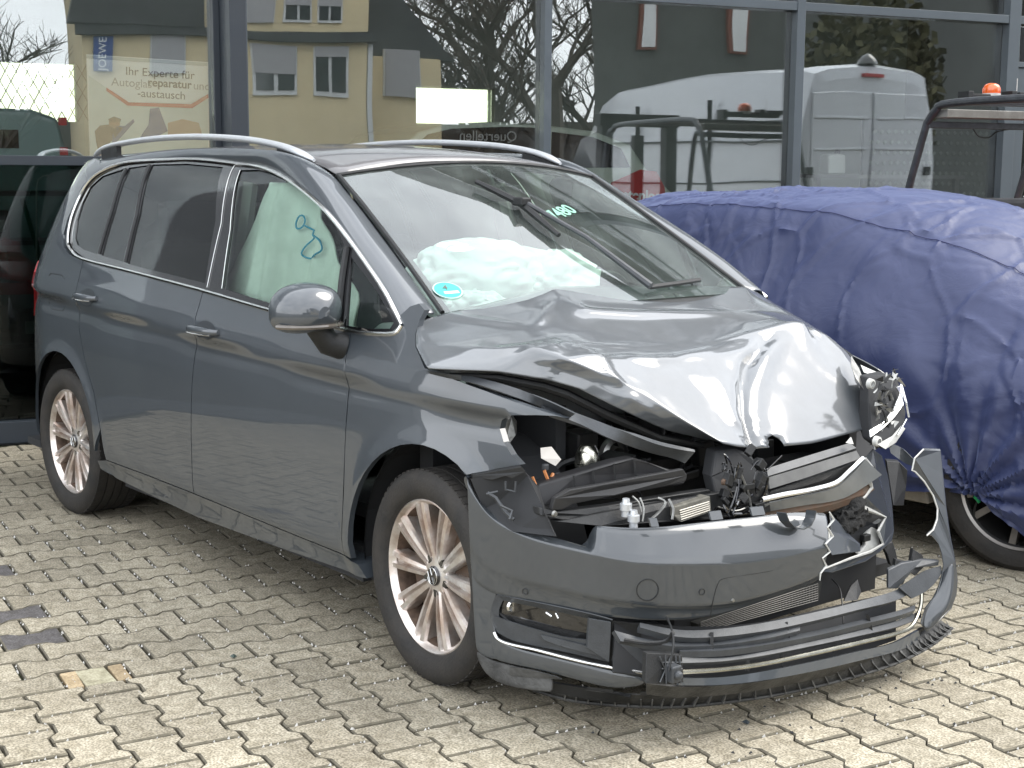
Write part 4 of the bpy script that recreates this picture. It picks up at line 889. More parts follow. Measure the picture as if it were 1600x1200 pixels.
creases = [  # (3-D line, width, depth)
    ([(0.33,0.2611,1.0112),(0.37,0.1679,0.9837),(0.42,0.0647,0.9615),(0.49,-0.0309,0.9062),(0.555,-0.0962,0.8409),(0.595,-0.1217,0.7801),(0.62,-0.1311,0.7378)], .016, -.030, .0),
    ([(0.33,0.3006,0.9978),(0.42,0.1517,0.9546),(0.49,0.0355,0.9003),(0.555,-0.0459,0.8358),(0.595,-0.0865,0.7762)], .020, .016, .0),
    ([(-0.0,-0.344,1.1746),(0.05,-0.3445,1.1454),(0.1,-0.3486,1.1291),(0.11,-0.2609,1.1168),(0.12,-0.0985,1.1043),(0.12,0.0976,1.0846),(0.12,0.3042,1.0771)], .022, .012, .3),
    ([(0.0,-0.4224,1.1499),(0.06,-0.4871,1.1176),(0.12,-0.5694,1.084)], .02, .014, .3),
    ([(0.3,-0.6564,1.0528),(0.33,-0.6651,1.0283),(0.36,-0.7059,1.0105),(0.35,-0.7162,0.9787)], .016, .012, .3),
    ([(0.33,-0.5829,1.0504),(0.39,-0.5613,1.0172),(0.45,-0.566,0.9773),(0.49,-0.553,0.9566),(0.53,-0.5137,0.8984),(0.53,-0.433,0.8186)], .018, .012, .3),
    ([(0.3,0.4674,1.0492),(0.38,0.4248,1.0046),(0.43,0.4221,0.9558),(0.47,0.4588,0.9033),(0.5,0.5618,0.8414)], .022, .016, .3),
    ([(0.3,0.502,1.0405),(0.36,0.4905,1.0092),(0.4,0.4935,0.9691)], .014, -.014, .3),
    ([(0.38,-0.4216,1.0053),(0.4,-0.3472,0.9977),(0.38,-0.2386,0.999),(0.36,-0.0946,1.0021),(0.33,0.1028,1.0221)], .020, .010, .3),
    ([(0.5,0.1432,0.9124),(0.51,0.2265,0.9023),(0.515,0.3353,0.8807)], .022, -.009, .3),
    ([(0.33,0.2805,1.0099),(0.4,0.1524,0.9712),(0.47,0.0335,0.9185),(0.555,-0.0726,0.8385),(0.61,-0.1202,0.7527)], .007, .010, .3),
    ([(0.3,-0.6091,1.057),(0.3,-0.4648,1.0371),(0.3,-0.3029,1.0175),(0.3,-0.1329,1.001),(0.3,0.0448,1.0087),(0.3,0.2307,1.034),(0.3,0.4128,1.0591)], .010, .007, .3),
    ([(0.36,-0.7012,1.0212),(0.37,-0.6188,1.027),(0.36,-0.5078,1.0251),(0.33,-0.3732,1.0198)], .009, -.006, .3),
    ([(0.1,-1.0282,1.0231)] if False else [(-0.14,-0.7103,1.1145),(-0.02,-0.6525,1.1009),(0.1,-0.5727,1.0668),(0.28,-0.6264,1.0525)], .02, .006, .3),
    ([(0.07,-0.8683,1.0532),(0.17,-0.8272,1.0599),(0.24,-0.74,1.0529),(0.29,-0.6847,1.0445)], .018, .010, .3),
]
hr_ = random.Random(4)
for v in hme.vertices:
    p = v.co.copy(); q = p.copy()
    for L, w_, d_, _x in creases:
        ds, t = seg_dist(p, [Vector(c) for c in L]); amp = math.sin(math.pi * min(1, max(0, .12 + t * .88))) ** .5 if t < 1 else .4
        q += HN * d_ * amp * math.exp(-(ds / w_) ** 2)
    nz = noise.noise(p * 5.2) * .003 + noise.noise(p * 13 + Vector((3, 1, 2))) * .0013 + noise.noise(p * 34) * .0004
    k = min(1, max(.15, (p.x - .0) / .3)); q += HN * nz * k
    v.co = q
hood = bpy.data.objects.new('hood', hme); COL.objects.link(hood); hood.parent = car
for p_ in hme.polygons: p_.use_smooth = True
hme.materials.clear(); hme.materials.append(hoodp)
# round emblem notch in the front edge
bm = bmesh.new(); bm.from_mesh(hme); ec = Vector([(0.615,-0.0275,0.7287)][0])
dele = [f for f in bm.faces if (f.calc_center_median() - ec).length < .034]
bmesh.ops.delete(bm, geom=dele, context='FACES')
for v in bm.verts:
    if v.is_boundary and (v.co - ec).length < .050 and (v.co - ec).length > .012 and abs(v.co.x - ec.x) < .045:
        dv_ = v.co - ec
        if any((f.calc_center_median() - ec).length < .060 for f in v.link_faces) and dv_.z > -.004: v.co = ec + dv_.normalized() * .036
bm.to_mesh(hme); bm.free()
md = hood.modifiers.new('solid', 'SOLIDIFY'); md.thickness = .004; md.offset = -1
# black sealing lip under the bonnet edge
eg = [(0.14,-0.921,0.9798),(0.24,-0.8233,0.9735),(0.32,-0.7142,0.9471),(0.37,-0.6668,0.9264),(0.44,-0.5667,0.8637),(0.5,-0.4149,0.7894),(0.54,-0.2644,0.753)]
MB().tube([Vector(p) + Vector((-.02, .02, -.012)) for p in eg], [.006, .012, .014, .014, .014, .012, .008], 8).build('hood_seal', blackp, car, smooth=True)

# ------------------------------------------------------------------ wheels
def make_wheel(name):
    w = MB().lathe([(.236, -.080), (.2425, -.092), (.2425, -.098), (.236, -.101), (.229, -.094), (.222, -.080)], 64).build(name, rimmat, None, smooth=True, angle=40)
    MB().lathe([(.222, -.080), (.214, -.055), (.211, .0), (.205, .15)], 64).build('rim_barrel', rimdark, w, smooth=True, angle=40)
    prof = [(.232, .118), (.29, .124), (.318, .112), (.327, .10)]
    rib = [.098, .055, .050, .012, .007, -.007, -.012, -.050, -.055, -.098]
    for i, h in enumerate(rib):
        prof.append((.330, h) if i % 4 in (0, 1) or True else (.320, h))
    P2 = [(.232, .118), (.285, .126), (.315, .116), (.328, .100)]
    for a_, b_ in ((.098, .062), (.055, .022), (.015, -.015), (-.022, -.055), (-.062, -.098)): P2 += [(.331, a_), (.331, b_), (.322, b_ - .002), (.322, b_ - .005)]
    P2 = P2[:-2] + [(.327, -.104), (.316, -.116), (.300, -.122), (.285, -.1235), (.270, -.122), (.255, -.117), (.246, -.109), (.240, -.100)]
    MB().lathe(P2, 72).build('tyre', rubber, w, smooth=True, angle=30)
    # tread blocks: short sipes across the shoulders
    sb = MB()
    for k in range(72):
        a = 2 * math.pi * k / 72; rot = Matrix.Rotation(-a, 3, 'Y')
        for sgy in (-1, 1): sb.box(rot @ Vector((.3305, sgy * .088, 0)), (.004, .030, .018), rot)
    sb.build('tread_blocks', rubber, w, kind='stuff')
    for k in range(10):
        pair = k // 2; a = R(72 * pair + (90 + 18 if k % 2 else 90 - 18) + 2 - 3) ; rot = Matrix.Rotation(-a, 3, 'Y')
        sp = MB(); n = 7; rows = []
        for i in range(n):
            t = i / (n - 1); r = .046 + (.231 - .046) * t; wd = .0175 + .0145 * t; y0 = -.072 - .006 * math.sin(t * 2.6) - .014 * t
            sw = 0.0
            prof = [(-wd, y0 + .045), (-wd, y0 + .010), (-wd * .86, y0 - .001), (-wd * .35, y0 - .004), (-wd * .20, y0 + .012), (wd * .20, y0 + .012), (wd * .35, y0 - .004), (wd * .86, y0 - .001), (wd, y0 + .010), (wd, y0 + .045)]
            rows.append([rot @ Vector((r, yy, zz + sw)) for zz, yy in prof])
        sp.grid(rows); sp.build('spoke', rimmat, w, smooth=True, angle=18)
    MB().lathe([(.0, -.045), (.17, -.045), (.175, -.03), (.175, -.02)], 40).build('brake_disc', rust, w, smooth=True)
    MB().lathe([(.165, .1), (.20, .06), (.205, -.02)], 40).build('drum_shield', pmat('wheel_inner_dark', (.03, .028, .026), .8), w)
    MB().lathe([(.066, -.03), (.066, -.062), (.060, -.074), (.036, -.078), (.0, -.079)], 32).build('hub', rimmat, w, smooth=True)
    for k in range(5):
        a = R(72 * k + 54); c = (.055 * math.cos(a), 0, .055 * math.sin(a))
        MB().lathe([(.0135, -.066), (.0135, -.0765), (.0, -.0765)], 12, c=c).build('wheel_bolt', trimblack, w)
    MB().lathe([(.031, -.074), (.031, -.083), (.027, -.086), (.0, -.0865)], 28).build('hub_cap', trimblack, w, smooth=True)
    em = MB()
    em.tube([(.0265 * math.cos(t), -.0875, .0265 * math.sin(t)) for t in [2 * math.pi * k / 24 for k in range(25)]], .0011, 6)
    for L in (((-.011, .024), (-.0005, .003), (.0005, .003), (.011, .024)), ((-.024, .010), (-.010, -.022), (.0, -.004), (.010, -.022), (.024, .010))):
        em.tube([(x, -.088, z) for x, z in L], .0011, 5)
    em.build('emblem', chrome, w, smooth=True)
    return w
w0 = make_wheel('wheel'); w0.parent = car
def wheel_at(o, x, y, rz, spin): o.location = (x, y, .331 if False else .328); o.rotation_euler = Matrix.Rotation(rz, 3, 'Z').__matmul__(Matrix.Rotation(spin, 3, 'Y')).to_euler()
def copy_wheel(o):
    c = o.copy(); COL.objects.link(c)
    for ch in o.children: d_ = ch.copy(); COL.objects.link(d_); d_.parent = c
    return c
wheel_at(w0, .0, -.785, R(-3.9), R(0))
for x, y, rz, sp in ((-2.786, -.772, 0, R(6)), (-2.786, .772, math.pi, R(20)), (-.06, .73, math.pi - R(9), R(33))):
    wheel_at(copy_wheel(w0), x, y, rz, sp)
# wheel houses and underbody
for cx in (0.0, -2.786):
    for sg in (-1, 1):
        rows = [[(cx + .43 * math.cos(R(a)) * k, sg * yy, .345 + .43 * math.sin(R(a)) * k) for a in range(-15, 196, 15)] for yy, k in ((.86, .93), (.84, .985), (.60, .985), (.56, .3))]
        MB().grid(rows).build('wheel_liner', cardark, car)
ub = MB().bx(-3.5, .35, -.80, .80, .205, .24).bx(-3.4, -2.9, -.7, .7, .24, .6); ub.build('underbody', cardark, car)
for sg in (-1, 1): MB().bx(-2.3, -.45, sg * .79, sg * .83, .2, .32).build('sill_inner', cardark, car)
# ------------------------------------------------------------------ cabin
MB().bx(-3.3, -.3, -.78, .78, .40, .45).build('cabin_floor', cardark, car)
MB().prism([(-.62, -.74, .70), (-.60, -.74, 1.00), (-.50, -.74, 1.055), (-.20, -.74, 1.075), (-.08, -.74, 1.06), (-.08, -.74, .70)], (0, 1.48, 0)).build('dashboard', dashm, car, bevel=.03, seg=3)
def seat(x, y, rear=False):
    s = MB().box((x + .1, y, .62), (.50, .50, .16)).build('seat', seatm, car, bevel=.05, seg=3)
    MB().box((x - .22, y, .95), (.13, .48, .62), Matrix.Rotation(R(-14), 3, 'Y')).build('seat_back', seatm, s, bevel=.05, seg=3)
    MB().box((x - .315, y, 1.33), (.09, .25, .17), Matrix.Rotation(R(-8), 3, 'Y')).tube([(x - .29, y - .06, 1.18), (x - .31, y - .06, 1.3)], .007).tube([(x - .29, y + .06, 1.18), (x - .31, y + .06, 1.3)], .007).build('headrest', seatm, s, bevel=.035, seg=3)
for x, y in ((-1.15, -.38), (-1.15, .38), (-2.05, -.46), (-2.05, 0), (-2.05, .46)): seat(x, y)
MB().grid([[(x, y, roof_z(x, y * .98) - .035) for y in [-.56 + .14 * j for j in range(9)]] for x in [-1.02 - .23 * i for i in range(10)]]).build('headliner', beige, car, smooth=True)
sw = MB(); sw.tube([(-.66 + .0 * math.cos(t) + .07 * math.sin(t), .38 + .185 * math.cos(t), 1.0 + .17 * math.sin(t)) for t in [2 * math.pi * k / 28 for k in range(29)]], .015, 8); sw.box((-.66, .38, 1.0), (.05, .16, .11)).box((-.66, .38, 1.0), (.02, .34, .03)); sw.build('steering_wheel', blackp, car, smooth=True)
MB().box((-.78, .0, 1.475), (.02, .22, .06)).tube([(-.80, 0, 1.50), (-.84, 0, 1.56)], .012).build('rear_view_mirror', blackp, car, bevel=.01)
for sg in (-1, 1): MB().tube([(-1.52, sg * .74, .6), (-1.50, sg * .72, 1.1), (-1.56, sg * .62, 1.50)], [.06, .05, .045], 8).build('inner_pillar', beige, car, smooth=True)
# passenger airbag over the dashboard
def lump(c, d, amp, seed, rot=None, sub=5):
    bm = bmesh.new(); bmesh.ops.create_icosphere(bm, subdivisions=sub, radius=1)
    vs = []
    for v in bm.verts:
        p = v.co.copy(); f = 1 + amp * noise.noise(p * 1.5 + Vector((seed, 0, 0))) + amp * .55 * abs(noise.noise(p * 3.3 + Vector((0, seed, 0)))) - amp * .5 * max(0, 1 - abs(noise.noise(p * 2.2 + Vector((1, 1, seed)))) * 9)
        p = Vector((p.x * d[0], p.y * d[1], p.z * d[2])) * f
        if rot: p = rot @ p
        vs.append(p + Vector(c))
    fs = [tuple(v.index for v in f.verts) for f in bm.faces]; bm.free(); return MB().add(vs, fs)
m = lump((-.48, -.32, 1.185), (.17, .31, .15), .20, 2.0); o = lump((-.41, -.03, 1.155), (.12, .19, .125), .24, 5.0); m.add(o.v, o.f); o = lump((-.36, -.45, 1.10), (.11, .10, .07), .4, 8.0); m.add(o.v, o.f)
m.build('airbag', airbag, car, smooth=True, angle=180)
# curtain airbag hanging inside the front side window, with a blue marker loop
def curtain_y(x, z): return -(side_y(x, z) - .085 + .020 * math.sin(x * 19 + z * 4 + 2 * noise.noise(Vector((x * 2, z * 2, 3)))) + .012 * math.sin(x * 43 + z * 6) + .026 * noise.noise(Vector((x * 4, z * 3, 0))) + .008 * noise.noise(Vector((x * 16, z * 12, 5))))
rows = []
for i in range(30):
    t = i / 29; row = []
    for j in range(44):
        s = j / 43; x = -1.42 + 1.02 * s; zt = min(1.53, 1.53 - 1.1 * max(0, x + 1.02) ** 1.15 - .02); zb = 1.0 + .0 * s; z = zt + (zb - zt) * t
        row.append((x, curtain_y(x, z), z))
    rows.append(row)
cab_ = MB().grid(rows).build('curtain_airbag', airshade, car, smooth=True, angle=180, solid=.006)
mk = MB()
def onc(L): return [Vector((x, curtain_y(x, z) - .016, z)) for x, z in L]
c0 = [(q_[0], q_[2]) for q_ in [(-1.0376,-0.6843,1.3713)]][0]
mk.tube(onc([(c0[0] + .022 * math.cos(t), c0[1] + .024 * math.sin(t)) for t in [2 * math.pi * k / 16 for k in range(17)]]), .0035, 5)
mk.tube(onc([(q_[0], q_[2]) for q_ in [(-1.014,-0.6882,1.3607),(-0.962,-0.6938,1.3444),(-0.9162,-0.6986,1.3303)]]), .0035, 5)
mk.tube(smooth_line(onc([(q_[0], q_[2]) for q_ in [(-0.9162,-0.6986,1.3303),(-0.9493,-0.7047,1.3157),(-0.9866,-0.7167,1.2851),(-0.9885,-0.7265,1.258),(-0.9116,-0.729,1.2483),(-0.8343,-0.7219,1.2652),(-0.8121,-0.7148,1.2837),(-0.8329,-0.7038,1.3136),(-0.9162,-0.6986,1.3303)]]), 4), .0035, 5)
mk.build('marker_line', blueink, cab_, smooth=True)
# ------------------------------------------------------------------ crushed front end
def poly3(name, P, mat, ext=(-.012, .004, 0), par=None, bevel=.0015, **k):
    return MB().prism(P, ext).build(name, mat, par or car, bevel=bevel, **k)
def strip(name, A, B, mat, th=.006, par=None, n=4, sub=0, **k):
    """sheet between two 3-D lines, given thickness"""
    a = smooth_line(A, n); b = smooth_line(B, n); return MB().grid([a, [p.lerp(q, .5) for p, q in zip(a, b)], b]).build(name, mat, par or car, shade_all=True, solid=th, subsurf=sub, **k)
# engine bay shell
MB().bx(-.25, -.18, -.74, .74, .25, 1.04).bx(-.2, .62, -.60, .60, .22, .26).bx(-.2, .25, -.60, -.56, .26, .86).bx(-.2, .45, .56, .60, .26, .86).build('engine_bay', cardark, car)
rB = [[(0.2583,-0.9463,0.6991),(0.2819,-0.9414,0.6542),(0.3275,-0.9333,0.6077),(0.3882,-0.9173,0.5856),(0.4685,-0.884,0.5634),(0.5407,-0.8434,0.5517),(0.6164,-0.7883,0.5332),(0.6282,-0.7767,0.5967),(0.6853,-0.708,0.5884),(0.7321,-0.6241,0.5882),(0.7727,-0.5092,0.593),(0.7966,-0.4038,0.5907),(0.8142,-0.3015,0.5878),(0.8227,-0.2193,0.5865),(0.8346,-0.0345,0.565)],
      [(0.2775,-0.9588,0.6892),(0.3012,-0.9496,0.6422),(0.3542,-0.9383,0.5932),(0.4182,-0.9255,0.569),(0.4915,-0.8988,0.5505),(0.5645,-0.8618,0.5398),(0.641,-0.8132,0.5282),(0.6617,-0.7969,0.5246),(0.7178,-0.7376,0.5088),(0.77,-0.6599,0.4996),(0.8154,-0.5513,0.4926),(0.8417,-0.4499,0.4826),(0.8634,-0.3402,0.4795),(0.8783,-0.213,0.4799),(0.8871,-0.0969,0.489)],
      [(0.2794,-0.958,0.682),(0.3055,-0.9483,0.6335),(0.3613,-0.9371,0.5833),(0.4244,-0.9236,0.5608),(0.4952,-0.8972,0.5438),(0.5646,-0.8618,0.5308),(0.6411,-0.8131,0.5193),(0.6618,-0.7968,0.5156),(0.718,-0.7375,0.4998),(0.7701,-0.6597,0.4906),(0.8155,-0.551,0.4835),(0.8418,-0.4496,0.4734),(0.8634,-0.3398,0.4702),(0.8783,-0.2126,0.4723),(0.8871,-0.0965,0.4813)],
      [(0.2835,-0.9563,0.5971),(0.3124,-0.9465,0.5417),(0.3736,-0.9349,0.4969),(0.435,-0.9201,0.4745),(0.5013,-0.8945,0.461),(0.5654,-0.8613,0.4532),(0.642,-0.8125,0.4421),(0.6628,-0.7961,0.4386),(0.7188,-0.7364,0.4281),(0.7709,-0.6582,0.4186),(0.8162,-0.5489,0.4089),(0.8424,-0.447,0.4015),(0.8639,-0.3369,0.4028),(0.877,-0.2274,0.4104),(0.8863,-0.1097,0.4259)],
      [(0.2876,-0.9546,0.5081),(0.3149,-0.9459,0.4713),(0.3692,-0.9357,0.4441),(0.4353,-0.92,0.4378),(0.5069,-0.8919,0.429),(0.5689,-0.8593,0.421),(0.6424,-0.8122,0.4115),(0.6631,-0.7957,0.408),(0.7192,-0.736,0.3957),(0.7712,-0.6575,0.3842),(0.8165,-0.5479,0.3741),(0.8426,-0.4459,0.37),(0.8622,-0.3474,0.3783),(0.876,-0.2391,0.3877),(0.8853,-0.1247,0.4034)],
      [(0.2851,-0.9503,0.4843),(0.3144,-0.9431,0.4519),(0.3691,-0.9332,0.4251),(0.4333,-0.9159,0.4181),(0.5021,-0.8876,0.4124),(0.5636,-0.8543,0.4043),(0.6363,-0.8062,0.3945),(0.6565,-0.7892,0.3907),(0.7115,-0.728,0.3778),(0.7621,-0.6477,0.3674),(0.8061,-0.5362,0.3602),(0.8315,-0.4329,0.3592),(0.8505,-0.3332,0.3691),(0.8634,-0.2232,0.378),(0.8722,-0.1105,0.394)],
      [(0.2856,-0.9482,0.4088),(0.3182,-0.9412,0.3848),(0.3799,-0.93,0.3729),(0.4396,-0.9115,0.3726),(0.5003,-0.8856,0.3694),(0.5616,-0.8519,0.365),(0.634,-0.8033,0.3534),(0.654,-0.786,0.3513),(0.7085,-0.7242,0.3437),(0.7584,-0.6429,0.3364),(0.7894,-0.5688,0.333),(0.8134,-0.4859,0.3355),(0.8268,-0.4268,0.3421),(0.852,-0.2791,0.3611),(0.8664,-0.108,0.3768)]]
shelf = [tuple(Vector(p) + Vector((-.03, .006, -.012))) for i, p in enumerate(rB[0])]
cc = MB().grid([shelf] + rB).build('bumper_cover', paint_dusty, car, subsurf=2, solid=.004, label='bumper cover with round towing cover and plate recess')
crl = cc.data.attributes.new('crease_edge', 'FLOAT', 'EDGE'); nc_ = len(rB[0])
for e_ in cc.data.edges:
    a_, b_ = e_.vertices; ra_, rb_ = a_ // nc_, b_ // nc_
    crl.data[e_.index].value = .8 if (ra_ == rb_ and ra_ in (1, 2, 5)) else (.9 if {a_ % nc_, b_ % nc_} <= {6, 7} or ra_ == rb_ == 7 else 0.0)
# torn flange tabs along the top edge
tb = MB()
for u0, u1, v in ((953,968,822),(1018,1026,824),(1046,1060,822),(1112,1130,812),(1176,1196,803)):
    pass
for (a_, b_) in (([(0.8214,-0.5319,0.6132)][0], [(0.831,-0.4959,0.6132)][0]), ([(0.8526,-0.399,0.6118)][0], [(0.8609,-0.3547,0.6104)][0]), ([(0.7507,-0.6927,0.6062)][0], [(0.7618,-0.6746,0.6056)][0])):
    a_ = Vector(a_); b_ = Vector(b_); tb.prism([a_, b_, b_ + Vector((-.01, 0, .022)), a_ + Vector((-.01, 0, .022))], (-.006, 0, 0))
nl = [(0.8754,-0.2839,0.6062),(0.877,-0.2705,0.5804),(0.8795,-0.2443,0.5583),(0.8825,-0.2107,0.548),(0.8851,-0.18,0.555),(0.8863,-0.1655,0.5756),(0.8866,-0.1614,0.5976)]
tb.grid([nl, [tuple(Vector(p) + Vector((-.035, .0, -.004))) for p in nl]])
tb.build('bumper_tabs', paint_dusty, cc, solid=.003, kind='stuff')
MB().tube([(0.8904,-0.1073,0.5865),(0.8916,-0.0866,0.5608),(0.8901,-0.1129,0.5418),(0.8915,-0.0892,0.5116),(0.8898,-0.1183,0.4931),(0.891,-0.0977,0.467),(0.889,-0.1295,0.4528),(0.8902,-0.1118,0.4271),(0.8886,-0.135,0.4079),(0.8885,-0.1366,0.3871)], [.002, .004, .003, .005, .003, .004, .003, .004, .003, .002], 5).build('torn_primer_edge', whitep, cc)
# left outer corner of the bumper beside and below the fog lamp recess
rows = [[(0.2823,-0.948,0.4363),(0.3031,-0.9433,0.4156),(0.3414,-0.9364,0.3912),(0.379,-0.9293,0.38)], [(0.2867,-0.9491,0.4129),(0.3048,-0.9446,0.3974),(0.3429,-0.9375,0.3787),(0.3807,-0.9306,0.3732)], [(0.296,-0.9515,0.3456),(0.3132,-0.9463,0.3393),(0.3413,-0.9406,0.3356),(0.3698,-0.9356,0.336)], [(0.3002,-0.9499,0.2705),(0.318,-0.9452,0.2703),(0.3416,-0.9406,0.2754),(0.3654,-0.9364,0.2825)], [(0.3058,-0.9494,0.2242),(0.3284,-0.9439,0.2233),(0.3616,-0.9377,0.2309),(0.3993,-0.9309,0.2394)], [(0.308,-0.9487,0.1903),(0.338,-0.942,0.1818),(0.3691,-0.9364,0.1777),(0.4177,-0.9268,0.1891)]]
MB().grid(rows).build('bumper_corner', paint_dusty, car, subsurf=2, solid=.004)
rows = [[(0.3614,-0.9378,0.2648),(0.3947,-0.9318,0.2384),(0.4675,-0.91,0.2309),(0.5311,-0.8822,0.2273),(0.6122,-0.8356,0.2174),(0.6829,-0.7811,0.2049),(0.7482,-0.7025,0.1856)], [(0.358,-0.9394,0.217),(0.4076,-0.9304,0.2059),(0.4696,-0.9115,0.2019),(0.5249,-0.8882,0.1992),(0.6227,-0.8327,0.1885),(0.6925,-0.7774,0.1757),(0.7529,-0.7044,0.1745)], [(0.3667,-0.9368,0.1809),(0.4133,-0.9279,0.1806),(0.4679,-0.9099,0.1806),(0.5177,-0.8888,0.1806),(0.6355,-0.82,0.1617),(0.6981,-0.7651,0.1451),(0.7505,-0.6991,0.1598)]]
MB().grid(rows).build('bumper_lower_panel', paint_dusty, car, subsurf=2, solid=.004)
# fog lamp recess
poly3('fog_lamp_recess', [(0.3713,-0.923,0.3677),(0.456,-0.8901,0.3669),(0.5394,-0.8441,0.3599),(0.6198,-0.7852,0.3444),(0.658,-0.7435,0.3293),(0.7029,-0.6812,0.319),(0.7135,-0.6627,0.1721),(0.6515,-0.7511,0.1893),(0.5084,-0.8624,0.2168),(0.3904,-0.9166,0.2303),(0.3592,-0.9266,0.2619),(0.3589,-0.9267,0.3279)], blackp, ext=(-.01, 0, 0))
strip('recess_rim', [(0.3837,-0.9331,0.3744),(0.4746,-0.9057,0.3744),(0.5614,-0.8636,0.3691),(0.6459,-0.8096,0.3576),(0.6877,-0.772,0.3444)], [(0.3949,-0.9234,0.3585),(0.4721,-0.8941,0.3568),(0.5529,-0.8511,0.3499),(0.6322,-0.7965,0.337),(0.6683,-0.7604,0.3262)], greyp, th=.003)
strip('recess_rim', [(0.3837,-0.9331,0.3744),(0.3651,-0.9364,0.335),(0.3606,-0.9372,0.289),(0.3702,-0.9355,0.2666)], [(0.399,-0.9221,0.3592),(0.3868,-0.926,0.3308),(0.3869,-0.9259,0.3009),(0.3953,-0.9233,0.2894)], greyp, th=.003)
fl = poly3('fog_lamp', [(0.4071,-0.9194,0.3607),(0.5002,-0.8806,0.3574),(0.5963,-0.8236,0.348),(0.6281,-0.8,0.3403),(0.623,-0.804,0.296),(0.5661,-0.8431,0.3021),(0.4651,-0.8972,0.3112),(0.4013,-0.9214,0.3186)], trimblack, ext=(-.01, 0, 0))
fc = Vector([(0.4288,-0.9139,0.3463)][0]); MB().lathe([(.0, .004), (.013, .003), (.016, -.004)], 20, 'x', fc).build('fog_bulb', chrome, fl, smooth=True)
for uv in ([(0.5237,-0.8702,0.3446),(0.5385,-0.8618,0.3356)], [(0.5481,-0.8563,0.3461),(0.5547,-0.8524,0.3323)]): MB().tube(uv, .003, 6).build('fog_glint_rib', chrome, fl)
strip('recess_blade', [(0.3725,-0.9329,0.3099),(0.4327,-0.9168,0.3032),(0.5074,-0.886,0.2939),(0.5736,-0.8495,0.2833),(0.6314,-0.8114,0.2815)], [(0.3713,-0.9317,0.2661),(0.4307,-0.9147,0.25),(0.5049,-0.8833,0.2445),(0.5708,-0.8463,0.2396),(0.6701,-0.7694,0.2207)], greyp, th=.004)
strip('recess_blade', [(0.5184,-0.8836,0.2815),(0.5761,-0.8516,0.2753),(0.6343,-0.8137,0.2645)], [(0.5278,-0.8798,0.2684),(0.5851,-0.8474,0.2547),(0.6784,-0.7775,0.2358)], greyp, th=.003)
poly3('bracket', [(0.642,-0.8154,0.3469),(0.6874,-0.7764,0.3398),(0.6868,-0.7771,0.289),(0.6851,-0.7788,0.2251),(0.6387,-0.8177,0.261),(0.6397,-0.8171,0.3031)], greyp)
strip('recess_blade', [(0.687,-0.7506,0.2834),(0.7093,-0.7231,0.269),(0.7368,-0.6831,0.2459)], [(0.6803,-0.767,0.2267),(0.7145,-0.7267,0.2163),(0.7383,-0.6934,0.2082)], greyp, th=.004)
MB().tube(smooth_line([(0.3772,-0.9364,0.263),(0.3915,-0.9339,0.2474),(0.4299,-0.9256,0.2409),(0.5164,-0.8931,0.2386),(0.5997,-0.8482,0.2277),(0.6738,-0.7969,0.2168),(0.7528,-0.7074,0.1971)], 4), .0045, 8).build('chrome_strip', chrome, car, smooth=True)
# round towing cover, washer flap, parking sensors, plate recess (fine engraved lines)
def ring(c, r, rr, name, mat, k=1.0):
    c = Vector(c); e = .02; tx = (Vector((bump_x(c.y + e), c.y + e, c.z)) - Vector((bump_x(c.y - e), c.y - e, c.z))).normalized(); tz = Vector((0, 0, 1))
    o = MB().tube([c + tx * r * math.cos(t) + tz * r * k * math.sin(t) for t in [2 * math.pi * i / 28 for i in range(29)]], rr, 5).build(name, mat, cc, smooth=True); return tx
ring([(0.7487,-0.7003,0.4302)][0], .030, .0013, 'towing_cover_seam', blackp, 1.0)
ring([(0.4744,-0.9058,0.3982)][0], .0085, .001, 'parking_sensor', blackp); ring([(0.8164,-0.5571,0.4141)][0], .0085, .001, 'parking_sensor', blackp)
MB().tube([(0.433,-0.9214,0.5512),(0.5031,-0.8946,0.5395),(0.5227,-0.8854,0.5005),(0.4589,-0.9125,0.5077),(0.433,-0.9214,0.5512)], .0013, 5).build('washer_flap_seam', blackp, car)
MB().tube(smooth_line([(0.8242,-0.5293,0.3431),(0.8266,-0.5209,0.3915),(0.83,-0.5081,0.4319),(0.8364,-0.4817,0.445),(0.8653,-0.3407,0.4448),(0.8862,-0.1405,0.4522)], 3), .0013, 5).build('plate_recess_edge', blackp, cc)
sc_ = Vector([(0.8425,-0.4594,0.3781)][0]); MB().lathe([(.0, .004), (.005, .003), (.006, -.002)], 10, 'x', sc_).build('plate_screw', steel, cc, smooth=True)
# black edge spoiler under the near corner
rows = [[(0.2972,-0.9473,0.1985),(0.335,-0.9396,0.1842),(0.3686,-0.9337,0.177),(0.4628,-0.9056,0.1782),(0.5119,-0.8838,0.1741),(0.5506,-0.8629,0.1674)], [(0.3161,-0.9456,0.1593),(0.347,-0.9396,0.1456),(0.3899,-0.9319,0.1371),(0.467,-0.9087,0.1389),(0.5166,-0.8874,0.1409),(0.5556,-0.8669,0.14)], [(0.3394,-0.9429,0.1366),(0.3681,-0.9376,0.1207),(0.4083,-0.9303,0.1136),(0.4703,-0.9112,0.1141),(0.5204,-0.8903,0.1203),(0.5597,-0.8702,0.1197)]]
MB().grid(rows).build('corner_spoiler', dustp, car, subsurf=1, solid=.004)
strip('spoiler_bracket', [(0.4325,-0.9248,0.174),(0.4988,-0.9008,0.1779),(0.5682,-0.8665,0.1695)], [(0.4304,-0.9229,0.1485),(0.4963,-0.8984,0.1562),(0.5781,-0.8563,0.1626)], dustp, th=.004)
